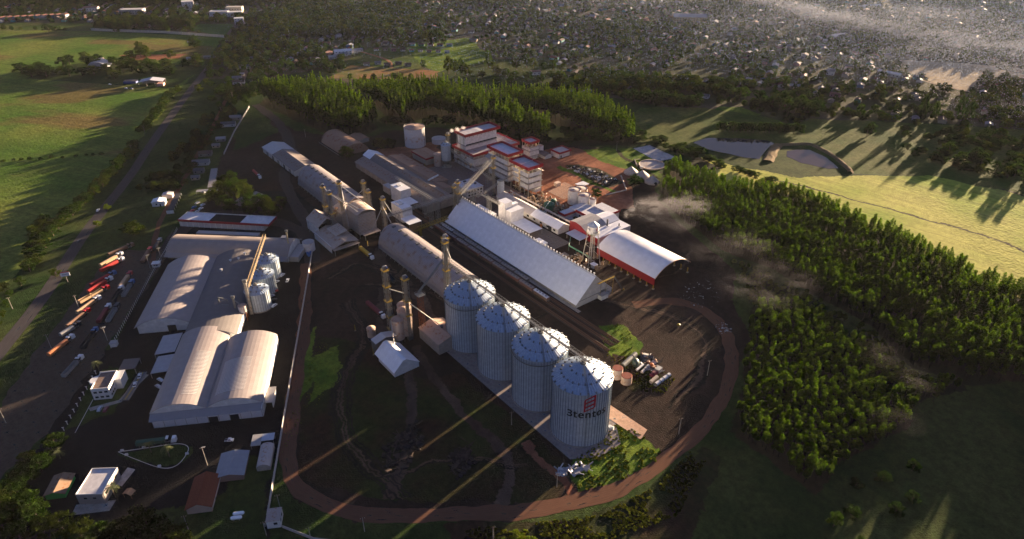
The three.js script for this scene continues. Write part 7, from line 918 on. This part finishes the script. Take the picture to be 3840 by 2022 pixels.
{ const far = new THREE.Group(); far.name = 'eucalyptus_plantation'; tag(far, 'dense blocks of slender planted eucalyptus', 'plantation', null, 'stuff'); scene.add(far); const M4 = new THREE.Matrix4(), q = new THREE.Quaternion(), col = new THREE.Color(); const tr = new THREE.InstancedMesh(eucTrunk, eucBark, rest.length); tr.name = 'trunks'; dress(tr);
  for (let kt = 0; kt < 10; kt++) { const k = kt % 5, l = rest.filter((s) => s[5] === k && s[7] === (kt > 4)), im = new THREE.InstancedMesh((kt > 4 ? eucTall : euc)[k], eucMat, l.length); im.name = 'crowns'; dress(im); l.forEach((s, i) => { q.setFromAxisAngle(_u, s[4]); M4.compose(new THREE.Vector3(s[0], 0, -s[1]), q, new THREE.Vector3(s[3], s[2] / 15, s[3])); im.setMatrixAt(i, M4); im.setColorAt(i, col.setRGB(s[6] * (s[7] ? 1.05 : 1), s[6], s[6])); }); far.add(im); }
  rest.forEach((s, i) => { q.identity(); M4.compose(new THREE.Vector3(s[0], 0, -s[1]), q, new THREE.Vector3(1, s[2] / 15, 1)); tr.setMatrixAt(i, M4); }); far.add(tr); console.log('euc', eucSpots.length); }
// ---------- town ----------
const zoneAt = (x, f) => { const ix = Math.round((x - X0) * 2), iy = Math.round((f - FF0) * 2); return ix >= 0 && iy >= 0 && ix < ZW && iy < ZH ? zone[iy * ZW + ix] : 6; };
const houseGeo = [[9, 7, 3, 1.5], [12, 8, 3.2, 1.8], [7, 6, 2.8, 1.2], [15, 8, 3.4, 1.6], [10, 9, 5.6, 1.6]].map(([w, d, h, rh]) => ({ w, d, wall: mergeGeometries([bx(-w / 2, w / 2, 0, h, -d / 2, d / 2), prism([[-d / 2, h], [0, h + rh - .1], [d / 2, h]], -w / 2, -w / 2 + .2).rotateY(PI / 2), prism([[-d / 2, h], [0, h + rh - .1], [d / 2, h]], w / 2 - .2, w / 2).rotateY(PI / 2)]), roof: mergeGeometries([slab([[-d / 2 - .6, h - .2], [0, h + rh]], -w / 2 - .5, w / 2 + .5, .14).rotateY(PI / 2), slab([[0, h + rh], [d / 2 + .6, h - .2]], -w / 2 - .5, w / 2 + .5, .14).rotateY(PI / 2)]), win: mergeGeometries([-1, 1].flatMap((s) => [-.3, .3].map((k) => bx(w * k - .6, w * k + .6, 1.1, 2.2, s * (d / 2 + .02) - .02, s * (d / 2 + .02) + .02)))) }));
const wallC = [['white', [.55, .55, .57]], ['white', [.46, .46, .49]], ['cream', [.4, .34, .25]], ['turquoise', [.09, .36, .38]], ['pink', [.48, .26, .26]], ['grey', [.22, .21, .2]], ['blue', [.07, .16, .32]], ['ochre', [.27, .18, .09]], ['green', [.09, .24, .15]]];
const roofC = [['red tile', [.18, .07, .05]], ['brown tile', [.09, .052, .04]], ['grey sheet', [.18, .177, .183]], ['pale sheet', [.3, .3, .32]], ['dull red', [.1, .062, .05]], ['grey sheet', [.09, .088, .09]]];
const houses = []; const occ = new Set(); const cell = (x, f) => floor(x / 8) + ',' + floor(f / 8);
const sector = (x, f) => f > 1230 && x < -450 ? 'in the town beyond the field wall' : x < -330 ? 'along the highway lane' : x < -150 ? 'left of the sloping meadow' : x < 60 ? 'above the sloping meadow' : x < 350 ? 'behind the far plantation' : x < 620 ? 'on the hazy slope above the ponds' : 'in the misty far right quarter';
{ const r = mulberry(55); const grid = (az, x0, x1, f0, f1, ok, dens) => { const ca = cos(az), sa = sin(az), cx = (x0 + x1) / 2, cf = (f0 + f1) / 2, R = hypot(x1 - x0, f1 - f0) / 2; for (let a = -R; a < R; a += 46) for (let s of [-9, 9]) for (let b = -R; b < R; b += rr(12.5, 17, r)) { const A = a + s + rr(-2.5, 2.5, r), x = cx + A * ca + b * sa, f = cf - A * sa + b * ca; if (x < x0 || x > x1 || f < f0 || f > f1 || abs(((b / 100) % 1 + 1) % 1 - .5) > .46) continue; if (zoneAt(x, f) !== 6 || !ok(x, f)) continue; const dn = dens(x, f); if (r() > dn) continue; houses.push([x, f, -az + (r() < .8 ? PI / 2 : 0) + rr(-.12, .12, r), floor(r() * r() * 5.2) % 5, floor(r() * wallC.length), floor(r() * roofC.length)]); } };
  const clearing = (x, f) => !(x > 200 && x < 420 && f < 800) && !(f < 830 && x < 240);
  grid(29 * PI / 180, 60, 1150, 700, 1640, (x, f) => clearing(x, f) && !(x > 600 && f < 800) && !(x > 720 && f < 960), (x, f) => (x > 640 && f > 1040 ? .34 : .52) * (fbm(x * .006, f * .006 + 3, 3) > .4 ? 1 : .25));
  grid(8 * PI / 180, -330, 60, 1000, 1640, (x, f) => !(x < -170 && f > 1190 && f < 1480) && !(x > -150 && x < 0 && f < 1150), (x, f) => .5 * (fbm(x * .006 + 9, f * .006, 3) > .42 ? 1 : .25));
  grid(-12 * PI / 180, -1150, -450, 1255, 1500, (x, f) => x < -560 || f > 1300, (x, f) => .6 * (fbm(x * .008 + 5, f * .008, 2) > .42 ? 1 : .3)); }
// rows that the photograph shows one by one
for (let i = 0; i < 9; i++) houses.push([-212 + i * 14, 1092 - i * 2 + (i % 2) * 2, .1, 2, [0, 2, 4, 0, 3, 1, 5, 0, 6][i], [0, 4, 0, 1, 0, 4, 0, 0, 3][i], 1]);
for (let i = 0; i < 8; i++) houses.push([-205 + i * 15, 1128 - i, .05, 0, [2, 0, 0, 3, 8, 0, 6, 3][i], [1, 0, 0, 2, 4, 0, 0, 2][i], 1]);
for (let i = 0; i < 5; i++) houses.push([-210 + i * 15, 1000 + (i % 2) * 8 - i, .2, 0, [0, 0, 2, 5, 5][i], [1, 2, 1, 4, 1][i], 1]);
for (let i = 0; i < 6; i++) houses.push([-268 + i * 6, 1040 + i * 9, .4, 1, i % 2, 3, 1]);
[[-319, 757], [-319, 734], [-310, 687], [-308, 668], [-310, 645], [-305, 621], [-299, 601], [-376, 944], [-375, 924], [-366, 904], [-393, 1033], [-401, 1074], [-400, 1138], [-385, 985], [-410, 1110], [-296, 585], [-470, 1020], [-478, 1030], [-460, 1040]].forEach(([x, f], i) => houses.push([x + 4, f, .2, [1, 3, 0, 2][i % 4], [5, 0, 5, 2][i % 4], [2, 5, 3, 2, 1][i % 5], 1]));
for (let i = 0; i < 10; i++) houses.push([-948 + i * 11, 1330 + i * 3.5, 1.35, 4, [4, 2, 0, 8, 7, 3, 0, 6, 2, 0][i], 0, 1]);
houses.sort((a, b) => hypot(a[0], a[1]) - hypot(b[0], b[1])); for (const h of houses) for (const dx of [-3, 3]) for (const df of [-3, 3]) occ.add(cell(h[0] + dx, h[1] + df));
const hm = (c) => m(...c, { rough: .8, tex: grimeTex, size: 6 });
houses.slice(0, 300).forEach((h) => { const G = houseGeo[h[3]], w = wallC[h[4]], q = roofC[h[5]]; const g = thing('town_house', `${w[0]} house with ${q[0]} roof ${sector(h[0], h[1])}`, 'house', h[0], h[1], h[2], `houses ${sector(h[0], h[1])}`); part(g, 'wall', G.wall, hm(w[1])); part(g, 'roof', G.roof, hm(q[1])); part(g, 'window', G.win, MT.glass); });
{ const far = new THREE.Group(); far.name = 'distant_houses'; tag(far, 'mass of small far houses filling the town', 'houses', null, 'stuff'); scene.add(far); const M4 = new THREE.Matrix4(), q = new THREE.Quaternion(), one = new THREE.Vector3(1, 1, 1), col = new THREE.Color(), base = m(1, 1, 1, { rough: .8, tex: grimeTex, size: 7 }); for (let k = 0; k < 5; k++) { const l = houses.slice(300).filter((h) => h[3] === k); if (!l.length) continue; for (const [nm, geo, pal, id] of [['walls', houseGeo[k].wall, wallC, 4], ['roofs', houseGeo[k].roof, roofC, 5]]) { const im = new THREE.InstancedMesh(geo, base, l.length); im.name = nm; dress(im); l.forEach((h, i) => { q.setFromAxisAngle(_u, h[2]); M4.compose(new THREE.Vector3(h[0], 0, -h[1]), q, one); im.setMatrixAt(i, M4); im.setColorAt(i, col.setRGB(...pal[h[id]][1])); }); far.add(im); } } console.log('houses', houses.length); }
// larger town buildings
function block(name, label, x, f, w, d, h, rot, col, roofc, flatRoof) { const g = thing(name, label, 'building', x, f, rot); part(g, 'wall', bx(-w / 2, w / 2, 0, h, -d / 2, d / 2), hm(col)); if (flatRoof) part(g, 'roof', bx(-w / 2 - .2, w / 2 + .2, h, h + .3, -d / 2 - .2, d / 2 + .2), hm(roofc)); else part(g, 'roof', slab([[-d / 2 - .5, h], [0, h + d * .16], [d / 2 + .5, h]], -w / 2 - .5, w / 2 + .5, .2).rotateY(PI / 2), hm(roofc)); const n = max(2, floor(w / 5)); for (let i = 0; i < n; i++) for (let y = 1.2; y < h - 1.5; y += 3.2) part(g, 'window', bx(-w / 2 + (i + .5) * w / n - .8, -w / 2 + (i + .5) * w / n + .8, y, y + 1.3, d / 2 + .01, d / 2 + .07), MT.glass); return g; }
block('factory_shed', 'long shed with glaring white roof in the mist', 725, 1458, 46, 12, 5, .35, [.6, .6, .6], [.8, .78, .75]); block('factory_shed', 'long yellow brown factory with grey roof in town', 330, 1330, 60, 26, 8, -.1, [.42, .3, .14], [.36, .35, .37]); block('factory_shed', 'low bluish hall with bright flat roof in town', 545, 1180, 34, 14, 5, .5, [.5, .52, .6], [.62, .64, .7]); block('factory_shed', 'long white roofed hall at the right far edge', 935, 1290, 60, 14, 6, .25, [.6, .58, .55], [.75, .73, .7]); block('factory_shed', 'second white hall at the right far edge', 1000, 1280, 40, 12, 5, .3, [.6, .58, .55], [.78, .75, .7]); block('school_hall', 'pale long hall on the lower misty slope', 520, 945, 30, 10, 4, -.9, [.6, .6, .58], [.72, .7, .68]);
block('white_block', 'tall bright white apartment block at upper left', -650, 1448, 22, 18, 15, .4, [.8, .76, .72], [.7, .68, .66], true); block('white_block', 'wide pale office block at upper left', -735, 1395, 40, 18, 9, .1, [.5, .46, .44], [.5, .48, .47], true); block('white_block', 'white stepped block near the football pitch', -560, 1375, 34, 16, 9, .1, [.76, .74, .74], [.6, .58, .58], true); block('white_block', 'cream striped block behind the stepped one', -540, 1402, 30, 14, 12, .1, [.7, .6, .46], [.5, .45, .4], true); block('white_block', 'white twin block beside the highway', -530, 1372, 26, 14, 8, .3, [.78, .76, .76], [.6, .6, .62], true); block('white_block', 'blue white corner block by the pitch end', -497, 1300, 16, 12, 10, .3, [.7, .72, .78], [.6, .62, .66], true); block('white_block', 'white block above the colourful terrace', -830, 1420, 26, 12, 8, .2, [.78, .72, .68], [.4, .2, .14]);
block('white_block', 'bright white hall beside the roadside woods', -258, 1065, 26, 14, 6, .3, [.8, .8, .82], [.78, .78, .8]); block('white_block', 'white cottage deep in the plantation woods', 33, 952, 12, 9, 4, .3, [.78, .74, .72], [.26, .14, .1]);
// town trees
{ const r = mulberry(91), spots = []; let tries = 0; const woods = [[[-400, 1190], [-170, 1190], [-160, 1300], [-200, 1480], [-330, 1480], [-470, 1420], [-460, 1300]], [[-1150, 1470], [-450, 1500], [-450, 1640], [-1150, 1640]], [[-750, 1250], [-560, 1245], [-580, 1330], [-730, 1330]], [[700, 620], [1150, 720], [1150, 960], [760, 960], [640, 800]], [[60, 870], [260, 850], [330, 890], [200, 930], [60, 925]]], roadside = [[-340, 560], [-298, 560], [-300, 620], [-318, 740], [-322, 850], [-340, 960], [-372, 1080], [-430, 1230], [-470, 1230], [-420, 1030], [-372, 900], [-352, 780], [-338, 660]], slope = [[400, 610], [470, 735], [650, 700], [800, 640], [700, 480], [560, 500], [480, 570]];
  const place = (x, f, h, rad) => { if (occ.has(cell(x, f))) return; spots.push([x, f, h, rad, r() * 6.3, floor(r() * 6), rr(.75, 1.25, r), floor(r() * 3)]); };
  while (spots.length < 8200 && tries++ < 200000) { const x = rr(-1150, 1150, r), f = rr(700, 1640, r); if (abs(x) > f * .79 + 40 || zoneAt(x, f) !== 6) continue; const d = fbm(x * .012, f * .012 + 5, 3); if (r() > (d - .2) * 2.8) continue; place(x, f, rr(5, 9, r) * (d > .58 ? 1.4 : 1), rr(3, 5, r) * (d > .58 ? 1.3 : 1)); }
  for (const h of houses) if (!h[6]) for (let k = 0; k < 2; k++) { const d = rr(8, 13, r), a = SUN_AZ + rr(-.5, .5, r), x = h[0] + d * sin(a), f = h[1] + d * cos(a); if (zoneAt(x, f) === 6) spots.push([x, f, rr(5.5, 9, r), rr(3.2, 4.8, r), r() * 6.3, floor(r() * 6), rr(.75, 1.25, r), floor(r() * 3)]); }
  for (const w of woods) { let x0 = 1e9, x1 = -1e9, f0 = 1e9, f1 = -1e9; for (const [x, f] of w) { x0 = min(x0, x); x1 = max(x1, x); f0 = min(f0, f); f1 = max(f1, f); } const n = (x1 - x0) * (f1 - f0) / 70; for (let i = 0; i < n; i++) { const x = rr(x0, x1, r), f = rr(f0, f1, r); if (inPoly(w, x, f)) place(x, f, rr(9, 15, r), rr(5, 8, r)); } }
  for (let i = 0; i < 900; i++) { const x = rr(400, 800, r), f = rr(480, 735, r); if (inPoly(slope, x, f) && fbm(x * .02, f * .02, 2) > .47) place(x, f, rr(3, 9, r), rr(3, 6.5, r)); }
  for (let i = 0; i < 1500; i++) { const x = rr(-470, -298, r), f = rr(560, 1230, r); if (inPoly(roadside, x, f) && fbm(x * .03, f * .03 + 9, 2) > .4) place(x, f, rr(4, 9.5, r), rr(2.8, 5.4, r)); }
  for (const t of treeSpecs.slice(290)) spots.push([t[2], t[3], t[4], t[5], t[8], t[7] % 6, 1, t[6] === broadMat ? 0 : t[6] === darkMat ? 1 : 2]);
  const far = new THREE.Group(); far.name = 'town_trees'; tag(far, 'countless garden trees and woods through the town', 'trees', null, 'stuff'); scene.add(far); const M4 = new THREE.Matrix4(), q = new THREE.Quaternion(), col = new THREE.Color();
  for (let k = 0; k < 6; k++) for (let mi = 0; mi < 3; mi++) { const l = spots.filter((s) => s[5] === k && s[7] === mi); const im = new THREE.InstancedMesh(broad[k], [broadMat, darkMat, oliveMat][mi], l.length); im.name = 'crowns'; dress(im); l.forEach((s, i) => { q.setFromAxisAngle(_u, s[4]); M4.compose(new THREE.Vector3(s[0], -.5, -s[1]), q, new THREE.Vector3(s[3] / 4.6, s[2] / 10, s[3] / 4.6)); im.setMatrixAt(i, M4); im.setColorAt(i, col.setRGB(s[6], s[6], s[6])); }); far.add(im); }
  console.log('town trees', spots.length); }
// lush weeds and rough grass on the lit verges
{ const r = mulberry(33), tuft = leafCloud([[0, .3, 0, .5, .35, .5]], 26, .3, 31), im0 = [], put = (poly, n, s0, s1) => { let x0 = 1e9, x1 = -1e9, f0 = 1e9, f1 = -1e9; for (const [x, f] of poly) { x0 = min(x0, x); x1 = max(x1, x); f0 = min(f0, f); f1 = max(f1, f); } let k = 0, g = 0; while (k < n && g++ < n * 12) { const x = rr(x0, x1, r), f = rr(f0, f1, r); if (!inPoly(poly, x, f) || fbm(x * .12, f * .12, 2) < .36) continue; im0.push([x, f, rr(s0, s1, r), r() * 6]); k++; } };
  put([[29,228],[32,241],[42,249],[54,263],[62,260],[74,246],[70,238],[51,226],[32,219]], 420, .5, 1.1); put([[56,350],[69,354],[78,335],[80,316],[66,300],[59,305],[55,327]], 180, .4, .8); put([[-20, 198], [40, 206], [66, 222], [88, 244], [94, 238], [74, 206], [20, 184], [-20, 184]], 1800, .4, 1.2); put([[66, 290], [62, 300], [84, 312], [92, 300], [84, 288]], 300, .4, 1); put([[-118, 335], [-106, 330], [-100, 300], [-107, 270], [-114, 240], [-119, 290]], 200, .25, .5);
  const im = new THREE.InstancedMesh(tuft, leafMat(.15, .22, .025, .45), im0.length), M4 = new THREE.Matrix4(), q = new THREE.Quaternion(), c = new THREE.Color(); im0.forEach((s, i) => { q.setFromAxisAngle(_u, s[3]); M4.compose(new THREE.Vector3(s[0], 0, -s[1]), q, new THREE.Vector3(s[2] * 1.3, s[2], s[2] * 1.3)); im.setMatrixAt(i, M4); const k = rr(.6, 1.2, r); im.setColorAt(i, c.setRGB(k * rr(.9, 1.2, r), k, k)); }); im.name = 'weeds'; dress(im); tag(im, 'lush weeds and rough grass on the verges', 'weeds', null, 'stuff'); scene.add(im); }
// ---------- smoke and ground mist: clouds of fine droplets ----------
const fleck = new THREE.BufferGeometry(); fleck.setAttribute('position', new THREE.Float32BufferAttribute([-1, -.6, 0, 1, -.6, 0, 0, 1.1, 0], 3)); fleck.computeVertexNormals();
const gauss = (r) => { let s = 0; for (let i = 0; i < 4; i++) s += r(); return (s - 2) * .87; };
function vapour(name, label, n, size, color, sample, seed, cat) { const r = mulberry(seed), M = new THREE.MeshPhysicalMaterial({ color: new THREE.Color().setRGB(...color), roughness: 1, transmission: .5, thickness: 0, specularIntensity: 0, side: THREE.DoubleSide }), im = new THREE.InstancedMesh(fleck, M, n), M4 = new THREE.Matrix4(), q = new THREE.Quaternion(), e = new THREE.Euler(); for (let i = 0; i < n; i++) { const p = sample(r), s = size * rr(.5, 1.4, r); e.set(r() * 6.3, r() * 6.3, r() * 6.3); q.setFromEuler(e); M4.compose(new THREE.Vector3(p[0], p[1], -p[2]), q, new THREE.Vector3(s, s, s)); im.setMatrixAt(i, M4); } im.name = name; tag(im, label, cat, null, 'stuff'); scene.add(im); return im; }
const puffs = (list) => { const tot = list.reduce((s, p) => s + p[6], 0); return (r) => { let t = r() * tot, k = 0; while (k < list.length - 1 && (t -= list[k][6]) > 0) k++; const p = list[k]; let x, y, f, g = 0; do { x = gauss(r) * p[3]; y = gauss(r) * p[4]; f = gauss(r) * p[5]; } while (vn((p[0] + x) * .16, (p[2] + f + y * 2) * .16 + 7) < .22 + .25 * r() && g++ < 2); return [p[0] + x, max(.3, p[1] + y), p[2] + f]; }; };
{ const P = (u, v, y, a, b, c, w) => { const p = PA(u, v); return [p[0], y, p[1], a, b, c, w]; };
  vapour('smoke_plume', 'grey white smoke drifting over the yard from the red complex', 120000, .06, [.26, .25, .26], puffs([[91, 10, 490, 2, 3, 2, .25], [96, 13, 491, 4, 4, 4, .8], [104, 16, 491, 7, 6, 7, 2], [114, 18, 490, 9, 7, 10, 2.6], [125, 20, 488, 10, 7, 11, 2.6], [137, 21, 486, 10, 7, 11, 2], [146, 21, 482, 9, 6, 10, 1.2], [112, 16, 474, 10, 5, 8, 1.2], [128, 15, 462, 12, 5, 9, .8]]), 1, 'smoke');
  vapour('steam_plume', 'small white steam puff at the process building roof', 6000, .09, [.8, .78, .76], puffs([P(341, 148, 31, .8, 1, .8, 1), P(340, 151, 33, 1.6, 1.4, 1.6, 1.4), P(338, 156, 34, 2.2, 1.6, 2.2, 1.2), P(336, 161, 35, 2.4, 1.4, 2.4, .6)]), 2, 'steam');
  vapour('grain_dust', 'pale grain dust hanging over the tipping station', 34000, .06, [.3, .26, .22], puffs([P(275, 2, 18, 7, 6, 9, 2), P(262, -6, 12, 9, 5, 9, 2), P(250, -8, 7, 9, 4, 8, 1.4), P(282, 8, 24, 6, 5, 6, 1)]), 3, 'dust');
  vapour('yard_smoke', 'thin smoke trailing across the yard and plantation', 80000, .05, [.2, .19, .195], puffs([[140, 14, 420, 18, 7, 18, 1.6], [160, 16, 430, 18, 7, 16, 1.6], [172, 18, 388, 15, 6, 14, 1.6], [150, 15, 376, 16, 6, 12, 1.8], [165, 14, 362, 14, 6, 11, 1.4], [182, 20, 372, 14, 6, 12, 1], [168, 22, 418, 14, 6, 12, 1.4], [205, 18, 300, 10, 5, 12, .6], [212, 18, 278, 8, 4, 10, .5], [190, 16, 250, 12, 4, 10, .4]]), 4, 'smoke');
  vapour('town_haze', 'thin bluish morning haze lying over the whole far town', 230000, .36, [.16, .21, .32], (r) => { let x, f; do { x = rr(-1250, 1250, r); f = rr(860, 1660, r); } while (abs(x) > f * .82 + 60 || r() > min(1, max(0, (x + 420 + (f - 860) * .5) / 1500))); return [x, rr(2, 46, r), f]; }, 6, 'haze');
  vapour('ground_mist', 'low white mist lying over the far right quarter', 270000, .3, [.27, .29, .34], puffs([[520, 8, 1500, 60, 8, 50, 2], [560, 9, 1400, 50, 9, 60, 2.4], [590, 9, 1310, 60, 9, 50, 2.4], [640, 8, 1230, 80, 8, 50, 2.2], [690, 8, 1150, 90, 8, 55, 2.4], [740, 9, 1080, 90, 9, 50, 2], [800, 10, 1010, 100, 10, 55, 2], [840, 10, 1160, 130, 10, 80, 2], [780, 9, 1350, 140, 9, 90, 2], [700, 7, 930, 60, 8, 50, 1], [640, 8, 1060, 70, 7, 50, 1], [860, 9, 880, 110, 10, 60, 1.6], [760, 8, 780, 90, 9, 60, .8], [600, 6, 780, 110, 7, 60, .6], [450, 16, 1250, 220, 14, 160, 2.4], [700, 18, 1250, 220, 14, 170, 3], [820, 16, 950, 200, 14, 150, 2.4], [250, 18, 1450, 200, 14, 90, 1.4], [560, 14, 950, 160, 12, 120, 1.4]]), 5, 'mist'); }
renderer.render(scene, camera);
